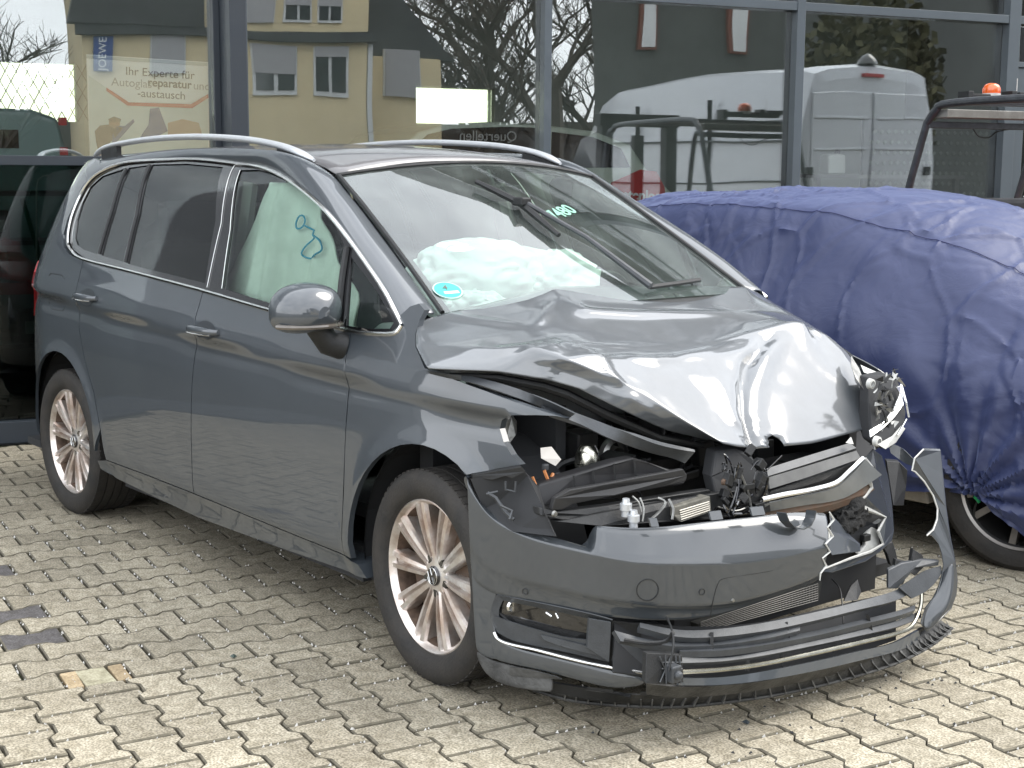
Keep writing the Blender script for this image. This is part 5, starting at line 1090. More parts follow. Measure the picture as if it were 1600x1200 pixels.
# long torn lip spoiler lying almost on the stones
low = lambda L: L
lipU = [(0.4564,-0.8452,0.125),(0.5696,-0.7954,0.12),(0.7076,-0.6802,0.115),(0.7985,-0.5186,0.115),(0.8503,-0.3065,0.115),(0.896,-0.0732,0.118),(0.9073,0.1604,0.12),(0.8865,0.3547,0.125),(0.8404,0.5079,0.135)]
lipL = [(0.4226,-0.8304,0.085),(0.5386,-0.7666,0.07),(0.6618,-0.6335,0.06),(0.7456,-0.5123,0.058),(0.8326,-0.2827,0.058),(0.8876,-0.0285,0.062),(0.9171,0.2153,0.072),(0.908,0.4125,0.085),(0.8768,0.5674,0.1)]
lipM = [tuple(Vector(a).lerp(Vector(b), .55) + Vector((.004, -.004, .006))) for a, b in zip(lipU, lipL)]
sl_ = [smooth_line(L, 5) for L in (lipU, lipM, lipL)]
lip = MB().grid(sl_).build('lip_spoiler', dustp, car, shade_all=True, solid=.004)
rb = MB(); nn = len(sl_[0])
for i in range(4, nn - 1):
    if i % 1 == 0:
        a = sl_[1][i]; b = sl_[2][i]; t = (sl_[2][min(i + 1, nn - 1)] - sl_[2][i - 1]).normalized(); o_ = Vector((t.y, -t.x, 0)).normalized() * .016
        rb.prism([a + Vector((0, 0, .012)), a + o_ * .3, b + o_, b + Vector((0, 0, .004))], t * .004)
        if i > nn * .78:
            m2 = a.lerp(b, .5) + t * .012; rb.prism([m2 + Vector((0, 0, .012)), m2 + o_ * .3, b + t * .012 + o_, b + t * .012], t * .004)
rb.build('lip_rib', pmat('worn_rib', (.14, .14, .135), .6, 0, 0, .7, 40), lip, kind='stuff')
tbm = MB()
for i in range(6, nn - 3, 4):
    a = sl_[0][i]; b = sl_[0][i + 2]; tbm.prism([a, b, b + (sl_[1][i + 2] - sl_[0][i + 2]) * .35 + Vector((.006, -.004, .008)), a + (sl_[1][i] - sl_[0][i]) * .35 + Vector((.006, -.004, .008))], (0, 0, .010))
tbm.build('lip_clip', blackp, lip, bevel=.002, kind='stuff')
MB().tube([p + Vector((.008, -.006, .0)) for p in sl_[2]], .005, 6).build('lip_edge', dustp, lip, smooth=True)
strip('lip_fragment', [(0.4928,-0.8812,0.14),(0.5446,-0.8214,0.13),(0.629,-0.7528,0.12),(0.6956,-0.7055,0.11)], [(0.48,-0.8652,0.11),(0.5412,-0.8179,0.1),(0.6196,-0.7433,0.085),(0.6678,-0.6776,0.08)], blackp, th=.01, par=lip)
# lower grille: slanting bars that run to the torn far corner
def bar(name, U, L, mat, th=.018, par=None): return strip(name, U, L, mat, th=th, par=par, n=5)
bar('grille_bar', [(0.76,-0.7384,0.3488),(0.8,-0.63,0.3171),(0.84,-0.5191,0.3066),(0.87,-0.3389,0.2981),(0.885,-0.1293,0.2926),(0.885,0.0522,0.2867),(0.87,0.2654,0.2792),(0.84,0.4428,0.2898)], [(0.78,-0.758,0.3453),(0.82,-0.6505,0.3067),(0.86,-0.5406,0.2943),(0.89,-0.3617,0.2835),(0.905,-0.1537,0.2774),(0.905,0.0267,0.2709),(0.89,0.2391,0.2562),(0.86,0.4231,0.2601)], greyp)
bar('grille_bar', [(0.74,-0.8144,0.3376),(0.78,-0.7328,0.3079),(0.81,-0.6394,0.2872),(0.85,-0.5028,0.2764),(0.88,-0.3494,0.2728),(0.89,-0.2213,0.2719)], [(0.76,-0.8093,0.3116),(0.8,-0.7405,0.3023),(0.83,-0.6601,0.2843),(0.87,-0.5248,0.2717),(0.9,-0.3726,0.266),(0.905,-0.2392,0.2623)], greyp, th=.02)
bar('grille_bar', [(0.82,-0.6443,0.2728),(0.86,-0.5133,0.2611),(0.885,-0.3542,0.2526),(0.895,-0.1389,0.241),(0.895,0.0427,0.2315),(0.885,0.249,0.2183),(0.87,0.3714,0.2115)], [(0.84,-0.6652,0.2737),(0.88,-0.5354,0.2602),(0.905,-0.3776,0.2498),(0.915,-0.1638,0.2359),(0.915,0.0163,0.2281),(0.905,0.2214,0.2124),(0.89,0.3431,0.2053)], greyp)
bar('grille_bar', [(0.84,-0.6597,0.2581),(0.87,-0.5235,0.2422),(0.895,-0.365,0.2333),(0.905,-0.1503,0.2209),(0.905,0.0309,0.2087),(0.89,0.2442,0.1898),(0.86,0.4158,0.1815)], [(0.855,-0.675,0.2477),(0.885,-0.5397,0.2315),(0.91,-0.3822,0.2224),(0.92,-0.1685,0.2095),(0.92,0.0118,0.1968),(0.905,0.2241,0.1773),(0.875,0.4023,0.1648)], greyp, th=.012)
MB().tube(smooth_line([(0.86,-0.6745,0.2238),(0.885,-0.5387,0.2076),(0.91,-0.3809,0.1979),(0.925,-0.1736,0.1889),(0.925,0.0064,0.1776),(0.91,0.2185,0.1593),(0.895,0.3228,0.1587),(0.87,0.4001,0.1955),(0.86,0.4177,0.2422)], 5), .0065, 8).build('chrome_strip', pmat('dirty_chrome', (.62, .60, .50), .25, 1.0, 0, .35, 20), car, smooth=True)
bar('grille_lower_edge', [(0.87,-0.6944,0.2133),(0.895,-0.5491,0.1909),(0.92,-0.3918,0.1808),(0.935,-0.185,0.1692),(0.935,-0.0055,0.1572),(0.92,0.1898,0.1374),(0.9,0.351,0.1397)], [(0.87,-0.6987,0.1946),(0.9,-0.5538,0.1715),(0.925,-0.3965,0.1572),(0.94,-0.1898,0.1429),(0.94,-0.0103,0.1301),(0.925,0.2012,0.1099),(0.9,0.3713,0.1)], paint, th=.01)
bar('lower_skirt', [(0.83,-0.7797,0.2071),(0.865,-0.6933,0.1883),(0.895,-0.5481,0.1669),(0.92,-0.3904,0.1525),(0.935,-0.1245,0.1365),(0.92,0.1433,0.113),(0.9,0.3709,0.1042)], [(0.8,-0.7485,0.1605),(0.83,-0.6551,0.1382),(0.86,-0.5073,0.1194),(0.88,-0.3409,0.1049),(0.89,-0.0634,0.0845),(0.88,0.2018,0.0688),(0.87,0.4175,0.0696)], dustp, th=.006)
strip('grille_dark_backing', [(0.66,-0.738,0.3287),(0.72,-0.5458,0.2904),(0.76,-0.403,0.2716),(0.78,-0.2309,0.2573),(0.79,-0.0068,0.251),(0.78,0.1954,0.238),(0.77,0.4101,0.2223)], [(0.72,-0.7924,0.2107),(0.78,-0.604,0.163),(0.82,-0.4642,0.1462),(0.84,-0.2952,0.1325),(0.85,-0.0744,0.1153),(0.85,0.1113,0.1049),(0.84,0.3214,0.0987)], cardark, th=.01)  # dark backing sheet added so the gaps between the bars stay dark
# struts between the bars
stb = MB()
for L in ([(0.85,-0.5508,0.3065),(0.86,-0.5594,0.249)], [(0.885,-0.2785,0.2897),(0.895,-0.2766,0.239)], [(0.9,-0.3147,0.2106),(0.905,-0.3132,0.1739)], [(0.9,0.0818,0.2449),(0.905,0.1015,0.1822)], [(0.89,-0.4453,0.2269),(0.895,-0.4492,0.1866)], [(0.9,-0.0853,0.2293),(0.91,-0.0851,0.1637)]): stb.tube(L, .007, 4)
stb.build('grille_strut', blackp, car, kind='stuff')
# black sensor plate in the middle of the lower grille
pl = poly3('sensor_plate', [(0.875,-0.8276,0.3148),(0.885,-0.7371,0.2944),(0.885,-0.7027,0.2834),(0.9,-0.7111,0.2151),(0.9,-0.7501,0.217),(0.895,-0.8477,0.2417)], blackp, ext=(-.02, .005, 0))
m = MB()
for u in range(6):
    pass
for L in ([(0.888,-0.7907,0.2999),(0.9,-0.76,0.2264)], [(0.888,-0.7498,0.291),(0.9,-0.8009,0.2358)], [(0.89,-0.7325,0.2913),(0.902,-0.7377,0.2183)], [(0.89,-0.7178,0.2881),(0.902,-0.723,0.2149)], [(0.89,-0.7713,0.2997),(0.9,-0.7768,0.2267)], [(0.89,-0.7851,0.2835),(0.89,-0.7073,0.2663)], [(0.892,-0.7866,0.2669),(0.892,-0.7088,0.2495)]): m.tube(L, .0022, 4)
m.build('plate_rib', greyp, pl, kind='stuff')
mc = Vector([(0.905,-0.7564,0.2516)][0]); MB().box(mc, (.03, .035, .045)).lathe([(.0, .03), (.008, .03), (.012, .02), (.012, .0)], 12, 'x', mc).build('sensor', greyp, pl, bevel=.004)
MB().tube(smooth_line([(0.91,-0.7787,0.265),(0.9,-0.7536,0.3231),(0.86,-0.718,0.349),(0.8,-0.6763,0.3608)], 4), .003, 6).tube(smooth_line([(0.87,-0.7234,0.3474),(0.85,-0.731,0.319),(0.82,-0.7728,0.3145),(0.78,-0.817,0.322)], 4), .006, 6).build('sensor_cable', blackp, car, smooth=True)
# torn far corner of the bumper
co = [(0.8,0.4747,0.6895),(0.79,0.5895,0.6722),(0.81,0.5806,0.5962),(0.84,0.5624,0.4941),(0.865,0.5537,0.4094),(0.885,0.5594,0.328),(0.895,0.5646,0.2614),(0.9,0.5539,0.2155),(0.905,0.5213,0.1762),(0.91,0.4491,0.1495),(0.91,0.3816,0.1297),(0.9,0.3596,0.1588),(0.9,0.383,0.2062),(0.9,0.4354,0.2379),(0.895,0.4668,0.2833),(0.885,0.4927,0.3184),(0.875,0.4938,0.356),(0.865,0.4883,0.3884),(0.855,0.4659,0.4151),(0.85,0.4414,0.4222),(0.85,0.475,0.4357),(0.84,0.5087,0.46),(0.83,0.5244,0.4915),(0.82,0.5144,0.5331),(0.81,0.476,0.5828),(0.8,0.4392,0.6171),(0.8,0.4214,0.6257),(0.8,0.432,0.6636)]
cobj = poly3('bumper_end', co, paint_dusty, ext=(-.010, .012, 0), bevel=.006, seg=2, label='torn upright end of the bumper, far corner')
MB().tube([(0.857,0.4345,0.4226),(0.857,0.4681,0.4361),(0.847,0.5016,0.4624),(0.837,0.5173,0.4938),(0.827,0.5037,0.538),(0.817,0.4653,0.5875),(0.807,0.4288,0.6218),(0.807,0.4111,0.6282),(0.807,0.4217,0.666),(0.807,0.4679,0.6894)], .0028, 5).build('torn_primer_edge', whitep, cobj)
cr_ = [[(0.905,0.3608,0.139),(0.9,0.383,0.2062),(0.89,0.4498,0.2433),(0.88,0.4978,0.3059)], [(0.925,0.3827,0.1397),(0.93,0.4152,0.1969),(0.925,0.4669,0.2484),(0.91,0.4959,0.3339)], [(0.93,0.4113,0.1622),(0.94,0.4554,0.2019),(0.93,0.4971,0.2586),(0.905,0.525,0.332)]]
MB().grid(cr_).build('bumper_end_bulge', paint_dusty, cobj, subsurf=2, solid=.004)
poly3('corner_strut', [(0.84,0.2632,0.3383),(0.84,0.329,0.3474),(0.85,0.4236,0.3458),(0.87,0.4926,0.3341),(0.87,0.487,0.3182),(0.86,0.3764,0.327),(0.86,0.3376,0.3048),(0.86,0.2862,0.2771),(0.86,0.2394,0.2857)], greyp, ext=(-.015, .01, 0), bevel=.003)
poly3('corner_bracket', [(0.84,0.2964,0.3365),(0.83,0.3153,0.3599),(0.83,0.3847,0.3355),(0.84,0.4067,0.3088),(0.84,0.366,0.3056),(0.85,0.3333,0.2826),(0.85,0.2835,0.2793)], blackp, ext=(-.02, .012, 0), bevel=.002)
poly3('corner_bracket', [(0.84,0.383,0.3484),(0.83,0.4052,0.378),(0.84,0.4445,0.3526),(0.85,0.4464,0.3208),(0.86,0.3785,0.3016),(0.86,0.3571,0.3138)], blackp, ext=(-.02, .012, 0), bevel=.002)
strip('corner_blade', [(0.88,0.267,0.2894),(0.87,0.3473,0.2992),(0.87,0.4143,0.3142),(0.875,0.4936,0.3182)], [(0.89,0.3229,0.2464),(0.89,0.3901,0.2544),(0.89,0.4403,0.2723),(0.885,0.4874,0.2983)], greyp, th=.006)
# dirty radiator below the bumper centre with fine fins
ra = poly3('radiator', [(0.7,-0.4452,0.2705),(0.72,0.0938,0.3065),(0.72,0.0815,0.2513),(0.7,-0.4174,0.2457),(0.7,-0.4391,0.2502)], pmat('dusty_fins', (.05, .05, .045), .7, .2, 0, .6, 40), ext=(-.03, 0, 0))
m = MB()
A_ = [Vector(p) for p in [(0.712,-0.445,0.2792),(0.732,0.0569,0.3058)]]; B_ = [Vector(p) for p in [(0.712,-0.4439,0.2485),(0.732,0.0601,0.2522)]]
for k in range(8):
    t = k / 7; m.tube([A_[0].lerp(B_[0], t), A_[1].lerp(B_[1], t)], .0013, 4)
for k in range(40):
    t = k / 39; m.tube([A_[0].lerp(A_[1], t), B_[0].lerp(B_[1], t)], .0008, 3)
m.build('radiator_fin', pmat('fin_metal', (.20, .19, .17), .6, .1), ra)
# chunk of dark structure low behind the bars
MB().bx(.35, .66, -.50, .45, .20, .42).bx(.30, .60, .1, .5, .42, .60).build('under_tray', cardark, car)
poly3('axle_arm', [(0.62,0.2134,0.266),(0.5,0.5328,0.2372),(0.5,0.6135,0.205),(0.6,0.3714,0.1674),(0.64,0.2013,0.2093)], cardark, ext=(-.08, .04, 0))
poly3('torn_flap', [(0.78,0.1243,0.2474),(0.74,0.2136,0.2727),(0.72,0.2725,0.2783),(0.76,0.2406,0.2516),(0.79,0.1817,0.243)], blackp, ext=(-.01, .01, 0))
MB().tube(smooth_line([(0.7,0.1677,0.2926),(0.76,0.1291,0.2827),(0.82,0.0651,0.2584),(0.86,0.0218,0.2169)], 4), .0025, 5).build('cable', blackp, car, smooth=True)
# headlamp opening and engine bay contents, near side
strip('fender_flange', [(0.1022,-0.9666,0.985),(0.1956,-0.8704,0.965),(0.313,-0.8235,0.945),(0.4375,-0.8105,0.93),(0.5649,-0.805,0.905)], [(0.0633,-0.9289,0.97),(0.2151,-0.8856,0.95),(0.3415,-0.8468,0.925),(0.4161,-0.7916,0.9),(0.4997,-0.7697,0.88)], greyp, th=.004)
strip('fender_rail', [(0.3812,-0.7856,0.915),(0.499,-0.7453,0.89),(0.6117,-0.7045,0.86),(0.7061,-0.6496,0.825),(0.7411,-0.5853,0.805),(0.7591,-0.5382,0.795)], [(0.486,-0.8285,0.895),(0.5288,-0.7599,0.865),(0.615,-0.7191,0.83),(0.6592,-0.6264,0.79),(0.696,-0.5627,0.77),(0.7331,-0.5502,0.76)], greyp, th=.01)
poly3('inner_wing_bracket', [(0.2706,-0.8305,0.84),(0.2685,-0.786,0.85),(0.2974,-0.7954,0.84),(0.2869,-0.7864,0.8),(0.2873,-0.8081,0.78),(0.2742,-0.8141,0.79)], steel, ext=(-.02, .02, 0))
poly3('slot_plate', [(0.2892,-0.9473,0.7044),(0.4557,-0.9053,0.7505),(0.4687,-0.9,0.7377),(0.4274,-0.9159,0.7129),(0.4076,-0.9226,0.7177),(0.364,-0.933,0.7007),(0.3287,-0.9393,0.6991),(0.2938,-0.9462,0.6829)], blackp, ext=(-.02, .01, 0))
lb = MB()
lb.add([(0.3,-0.9625,0.6972),(0.42,-0.8635,0.7229),(0.44,-0.8331,0.6821),(0.52,-0.8778,0.6306),(0.56,-0.87,0.569),(0.44,-0.925,0.5678),(0.32,-0.932,0.6097)], [tuple(range(7))])
lb.build('lamp_cavity', cardark, car, solid=.01)
m = MB(); m.tube([(0.36,-0.9479,0.6654),(0.38,-0.9341,0.6525),(0.42,-0.932,0.6196),(0.45,-0.9267,0.6028)], .006, 5).tube([(0.36,-0.9525,0.6624),(0.38,-0.9274,0.6698)], .004, 5).tube([(0.4,-0.9162,0.701),(0.4,-0.9161,0.6773),(0.42,-0.8979,0.6729),(0.42,-0.8958,0.7017)], .004, 5).tube([(0.42,-0.9504,0.6404),(0.44,-0.9255,0.626),(0.45,-0.9427,0.6052)], .004, 5); m.build('broken_clip', greyp, car, kind='stuff')
eng = MB()
er = random.Random(11)
for k in range(46):
    x = er.uniform(-.02, .40); y = er.uniform(-.52, .35); z = er.uniform(.42, .74) - .25 * max(0, x - .2); eng.box((x, y, z), (er.uniform(.04, .14), er.uniform(.04, .16), er.uniform(.03, .12)), Matrix.Rotation(er.uniform(-.5, .5), 3, 'Z') @ Matrix.Rotation(er.uniform(-.4, .4), 3, 'X'))
eng.bx(-.1, .3, -.45, .35, .3, .66); eng.build('engine_block', pmat('oily_black', (.026, .026, .026), .38, .2, 0, .6, 20), car, bevel=.006, kind='stuff')
hz = MB()
for k in range(22):
    a = Vector((er.uniform(.05, .50), er.uniform(-.60, .1), er.uniform(.52, .80))); pts = [a]
    for q in range(4): a = a + Vector((er.uniform(-.06, .06), er.uniform(-.10, .12), er.uniform(-.07, .04))); pts.append(a)
    hz.tube(smooth_line(pts, 4), er.choice((.004, .006, .010, .003)), 6)
hz.build('hose', blackp, car, smooth=True, kind='stuff')
cA = Vector([(0.33,-0.543,0.6973)][0])
MB().lathe([(.0, .052), (.022, .052), (.027, .045), (.030, .040), (.036, .028), (.038, .0), (.041, -.003), (.041, -.012), (.038, -.016), (.040, -.05), (.0, -.05)], 28, 'z', cA).build('metal_canister', pmat('bright_canister', (.72, .70, .60), .22, 1.0), car, smooth=True, angle=30)
MB().lathe([(.045, .01), (.055, .0), (.055, -.02), (.045, -.03)], 24, 'x', [(0.3,-0.3983,0.6942)][0]).lathe([(.028, .012), (.030, -.03)], 24, 'x', [(0.3,-0.3983,0.6942)][0]).build('pulley', steel, car, smooth=True)
poly3('paper_label', [(0.4,-0.7881,0.78),(0.4,-0.7472,0.7789),(0.42,-0.7279,0.7425),(0.42,-0.7495,0.7266),(0.41,-0.794,0.7528)], paperm, ext=(-.002, 0, 0), bevel=0)
for L in ([(0.406,-0.7762,0.7574),(0.418,-0.7479,0.7372)], [(0.406,-0.7667,0.7617),(0.418,-0.7407,0.7419)]): MB().tube(L, .0009, 4).build('label_print', ink, car)
m = MB(); m.tube(smooth_line([(0.42,-0.8352,0.7064),(0.43,-0.8292,0.6798),(0.44,-0.8281,0.6631)], 3), .004, 5).tube(smooth_line([(0.42,-0.7926,0.7192),(0.43,-0.7817,0.6881),(0.42,-0.7588,0.7056)], 3), .005, 5).tube([(0.42,-0.8586,0.7004),(0.44,-0.8327,0.6545)], .003, 5); m.build('orange_cable', copper, car, smooth=True, kind='stuff')
m = MB(); m.box([(0.41,-0.7793,0.7251)][0], (.015, .018, .02)).box([(0.42,-0.7394,0.6993)][0], (.015, .02, .012)); m.build('connector', greyp, car, bevel=.004, kind='stuff')
# black trays across the radiator opening
poly3('air_duct', [(0.44,-0.8376,0.6644),(0.44,-0.8284,0.687),(0.48,-0.725,0.7113),(0.52,-0.6143,0.737),(0.54,-0.5578,0.7444),(0.55,-0.5107,0.7289),(0.58,-0.4407,0.7004),(0.6,-0.3943,0.6845),(0.6,-0.4068,0.6576),(0.5,-0.7417,0.6342),(0.46,-0.8307,0.6268)], pmat('duct_black', (.016, .016, .018), .5, 0, 0, .4, 12), ext=(-.05, .01, 0), bevel=.006)
m = MB()
for L in ([(0.485,-0.7416,0.7106),(0.49,-0.7379,0.6558)], [(0.5,-0.6822,0.7202),(0.505,-0.6782,0.6575)], [(0.52,-0.6193,0.734),(0.525,-0.6146,0.656)], [(0.54,-0.5577,0.7407),(0.545,-0.5527,0.6585)]): m.tube([Vector(p) + Vector((.008, -.004, 0)) for p in L], .004, 4)
m.build('duct_rib', blackp, car, kind='stuff')
poly3('duct_lip', [(0.52,-0.8498,0.63),(0.53,-0.8451,0.6672),(0.54,-0.8025,0.6865),(0.57,-0.71,0.6936),(0.63,-0.4455,0.7132),(0.63,-0.429,0.6941),(0.63,-0.4336,0.676),(0.61,-0.4966,0.666),(0.58,-0.6696,0.6569),(0.54,-0.7899,0.6431),(0.53,-0.8163,0.6287)], pmat('duct_grey', (.032, .032, .033), .42, 0, 0, .3, 12), ext=(-.02, .004, 0), bevel=.003)
poly3('duct_shelf', [(0.5,-0.8793,0.6414),(0.53,-0.8398,0.6268),(0.58,-0.6936,0.6329),(0.63,-0.4642,0.6426),(0.65,-0.3517,0.6437),(0.65,-0.3455,0.6238),(0.64,-0.4732,0.6026),(0.6,-0.6873,0.6028),(0.55,-0.8337,0.6081),(0.51,-0.8806,0.6183)], blackp, ext=(-.03, .0, 0), bevel=.003)
poly3('lock_carrier', [(0.54,-0.8529,0.6037),(0.6,-0.7122,0.6212),(0.66,-0.3622,0.6337),(0.7,-0.1557,0.6352),(0.7,-0.1371,0.5546),(0.68,-0.3812,0.5645),(0.62,-0.7546,0.5917)], blackp, ext=(-.03, 0, 0), bevel=.003)
c3 = Vector([(0.545,-0.8623,0.6276)][0]); MB().lathe([(.0, .006), (.007, .006), (.010, .0)], 12, 'x', c3).build('bolt', steel, car)
for px_ in ([(0.64,-0.6825,0.6425)][0], [(0.66,-0.6717,0.6121)][0]): MB().lathe([(.0, .02), (.010, .02), (.012, .008), (.017, .006), (.017, -.012), (.012, -.014), (.012, -.03)], 16, 'z', px_).build('valve', alu, car, smooth=True)
m = MB(); m.tube(smooth_line([(0.64,-0.6585,0.6662),(0.65,-0.6431,0.6477),(0.66,-0.6423,0.6222)], 3), .0025, 5).tube(smooth_line([(0.64,-0.6285,0.6565),(0.66,-0.6325,0.6299),(0.67,-0.6465,0.5975)], 3), .0025, 5).tube(smooth_line([(0.64,-0.5575,0.6464),(0.66,-0.5468,0.6357),(0.67,-0.5818,0.6151),(0.68,-0.6267,0.6019)], 3), .004, 5).tube(smooth_line([(0.64,-0.5134,0.6364),(0.66,-0.5151,0.6126),(0.67,-0.5297,0.5852)], 3), .004, 5); m.build('bent_bracket', steel, car, smooth=True, kind='stuff')
ic = poly3('intercooler', [(0.66,-0.5101,0.6174),(0.68,-0.384,0.6347),(0.69,-0.3877,0.59),(0.68,-0.5035,0.5757),(0.66,-0.5145,0.592)], pmat('cooler_metal', (.20, .19, .16), .6, .3, 0, .5, 30), ext=(-.04, 0, 0), bevel=.003)
m = MB()
A_ = [Vector(p) for p in [(0.675,-0.5046,0.6083),(0.692,-0.4019,0.6226)]]; B_ = [Vector(p) for p in [(0.678,-0.5017,0.5824),(0.692,-0.3983,0.5976)]]
for k in range(5): m.tube([A_[0].lerp(B_[0], k / 4), A_[1].lerp(B_[1], k / 4)], .0022, 4)
m.build('cooler_fin', pmat('cooler_fin_metal', (.42, .40, .35), .5, .4), ic)
# bundle of broken plastic and wires in the centre (radar module and lock)
mod = poly3('centre_module', [(0.6,-0.279,0.7407),(0.62,-0.2117,0.7454),(0.64,-0.1619,0.7193),(0.66,-0.1397,0.6749),(0.68,-0.1248,0.6626),(0.68,-0.1283,0.6182),(0.68,-0.1639,0.5743),(0.68,-0.2289,0.5587),(0.68,-0.3135,0.5771),(0.66,-0.3342,0.6145),(0.63,-0.3257,0.6748)], cardark, ext=(-.06, .02, 0), bevel=.008)
m = MB(); wr = random.Random(21)
for k in range(20):
    cx_, cy_ = wr.uniform(1122, 1192), wr.uniform(715, 795)
    m.box(Vector([(0.69,-0.2733,0.6686)][0]) + Vector((wr.uniform(-.01, .02), wr.uniform(-.085, .085), wr.uniform(-.095, .085))), (wr.uniform(.01, .03), wr.uniform(.01, .045), wr.uniform(.008, .035)), Matrix.Rotation(wr.uniform(-1, 1), 3, 'X') @ Matrix.Rotation(wr.uniform(-.6, .6), 3, 'Z'))
m.build('module_fragment', blackp, mod, bevel=.002, kind='stuff')
m = MB(); base_ = Vector([(0.7,-0.2847,0.6719)][0])
for k in range(12):
    a = base_ + Vector((0, wr.uniform(-.09, .09), wr.uniform(-.09, .09))); P_ = [a]
    for q in range(4): a = a + Vector((wr.uniform(-.01, .02), wr.uniform(-.05, .05), wr.uniform(-.05, .04))); P_.append(a)
    m.tube(smooth_line(P_, 4), wr.choice((.0018, .0025, .0035)), 5)
m.tube(smooth_line([(0.69,-0.3718,0.5971),(0.7,-0.2942,0.5723),(0.7,-0.2157,0.574),(0.7,-0.1692,0.6177),(0.7,-0.1571,0.6645)], 4), .005, 6)
m.build('wire', trimblack, mod, smooth=True, kind='stuff')
m = MB(); m.tube(smooth_line([(0.7,-0.3723,0.6047),(0.71,-0.306,0.5855),(0.71,-0.245,0.5918)], 4), .0025, 5).tube([(0.71,-0.2885,0.6892),(0.71,-0.2585,0.6415),(0.72,-0.244,0.5648)], .004, 5); m.build('bare_wire', steel, mod, smooth=True, kind='stuff')
MB().lathe([(.0, .01), (.008, .01), (.010, 0)], 12, 'x', [(0.705,-0.3591,0.6771)][0]).build('bolt', rust, mod)
# far side of the engine opening: grille slats, chrome, crash beam
G1 = [(0.66,-0.116,0.6659),(0.67,0.0563,0.6893),(0.66,0.29,0.7085)]; 
strip('upper_grille_slat', [(0.66,-0.1165,0.6778),(0.67,0.062,0.6966),(0.66,0.2834,0.7093)], [(0.68,-0.1334,0.6599),(0.69,0.0444,0.678),(0.68,0.2906,0.695)], greyp, th=.01)
strip('upper_grille_slat', [(0.68,-0.1332,0.6559),(0.69,0.0447,0.672),(0.68,0.2912,0.6867)], [(0.69,-0.1346,0.6227),(0.7,0.0402,0.6403),(0.69,0.3026,0.662)], pmat('worn_grey_slat', (.16, .16, .155), .4, 0, 0, .35, 10), th=.008)
strip('upper_grille_slat', [(0.69,-0.1312,0.6145),(0.7,0.0407,0.6323),(0.69,0.2869,0.6516)], [(0.69,-0.1421,0.6004),(0.7,0.0295,0.6138),(0.69,0.2302,0.6218)], blackp, th=.008)
MB().tube(smooth_line([(0.705,-0.1885,0.6),(0.715,-0.0844,0.6046),(0.72,0.0296,0.6034),(0.72,0.1378,0.6087),(0.71,0.213,0.6315),(0.7,0.2989,0.6641)], 4), .008, 8).build('grille_chrome', chrome, car, smooth=True)
strip('grille_surround', [(0.7,-0.1761,0.5837),(0.71,-0.0176,0.5864),(0.72,0.1544,0.5963),(0.7,0.3125,0.6583)], [(0.69,-0.1515,0.5548),(0.7,0.0117,0.5525),(0.71,0.2023,0.5511),(0.7,0.4041,0.5965)], pmat('smeared_silver', (.20, .21, .21), .3, .2, .6, .3, 5), th=.006)
MB().tube([(0.64,-0.1238,0.5293),(0.66,-0.0141,0.5347),(0.67,0.159,0.5377),(0.66,0.3341,0.5443),(0.64,0.4455,0.5467)], [.030, .034, .036, .034, .026], 10).build('crash_beam', rust, car, smooth=True)
fm = lump([(0.68,0.2626,0.4788)][0], (.045, .075, .05), .55, 3.0, sub=4); fm.build('torn_foam', foammat, car, smooth=True)
poly3('beam_mount', [(0.66,0.2428,0.4319),(0.66,0.3605,0.4049),(0.68,0.3275,0.3506),(0.68,0.2275,0.3674)], cardark, ext=(-.04, .01, 0))
poly3('white_lamp_mount', [(0.67,0.3579,0.3945),(0.66,0.4173,0.4173),(0.65,0.4855,0.4264),(0.66,0.5035,0.3735),(0.68,0.4434,0.3441),(0.7,0.3283,0.3378),(0.7,0.2941,0.3521),(0.69,0.3462,0.3709)], whitep, ext=(-.02, .01, 0), bevel=.004)
MB().box([(0.69,0.3443,0.3966)][0], (.02, .035, .022)).box([(0.68,0.4556,0.3659)][0], (.02, .02, .05)).build('mount_clip', blackp, car, bevel=.003)
# torn paint skin left of the far lamp
tp = poly3('torn_bumper_end', [(0.66,0.367,0.6493),(0.64,0.4333,0.6676),(0.63,0.4975,0.6369),(0.64,0.524,0.5641),(0.66,0.5243,0.4702),(0.68,0.5131,0.3891),(0.69,0.4906,0.3622),(0.71,0.4021,0.3445),(0.73,0.295,0.3332),(0.76,0.0876,0.3412),(0.77,-0.0006,0.3631),(0.76,0.055,0.3651),(0.74,0.2076,0.3629),(0.72,0.3334,0.3582),(0.7,0.4281,0.3638),(0.69,0.4113,0.4072),(0.68,0.4636,0.4442),(0.68,0.3999,0.4709),(0.69,0.3307,0.4957),(0.69,0.2827,0.5194),(0.69,0.3348,0.5328),(0.68,0.3803,0.5541),(0.68,0.3578,0.5866),(0.67,0.4185,0.5895),(0.66,0.3963,0.6161)], paint_dusty, ext=(-.008, .008, 0), bevel=.002, label='torn painted bumper skin with jagged white edges')
MB().tube([(0.667,0.3574,0.6516),(0.667,0.3902,0.6159),(0.677,0.4088,0.592),(0.687,0.3516,0.5886),(0.687,0.3707,0.5567),(0.697,0.3252,0.5355),(0.697,0.2766,0.5216),(0.697,0.3211,0.4984),(0.687,0.3901,0.4736),(0.687,0.4537,0.4471),(0.697,0.4015,0.4101),(0.707,0.4183,0.3668),(0.727,0.3237,0.3613),(0.747,0.1981,0.3661),(0.777,-0.0065,0.3657)], [.004, .009, .006, .011, .006, .004, .008, .010, .006, .004, .006, .004, .005, .004, .002], 5).build('torn_primer_edge', whitep, tp)
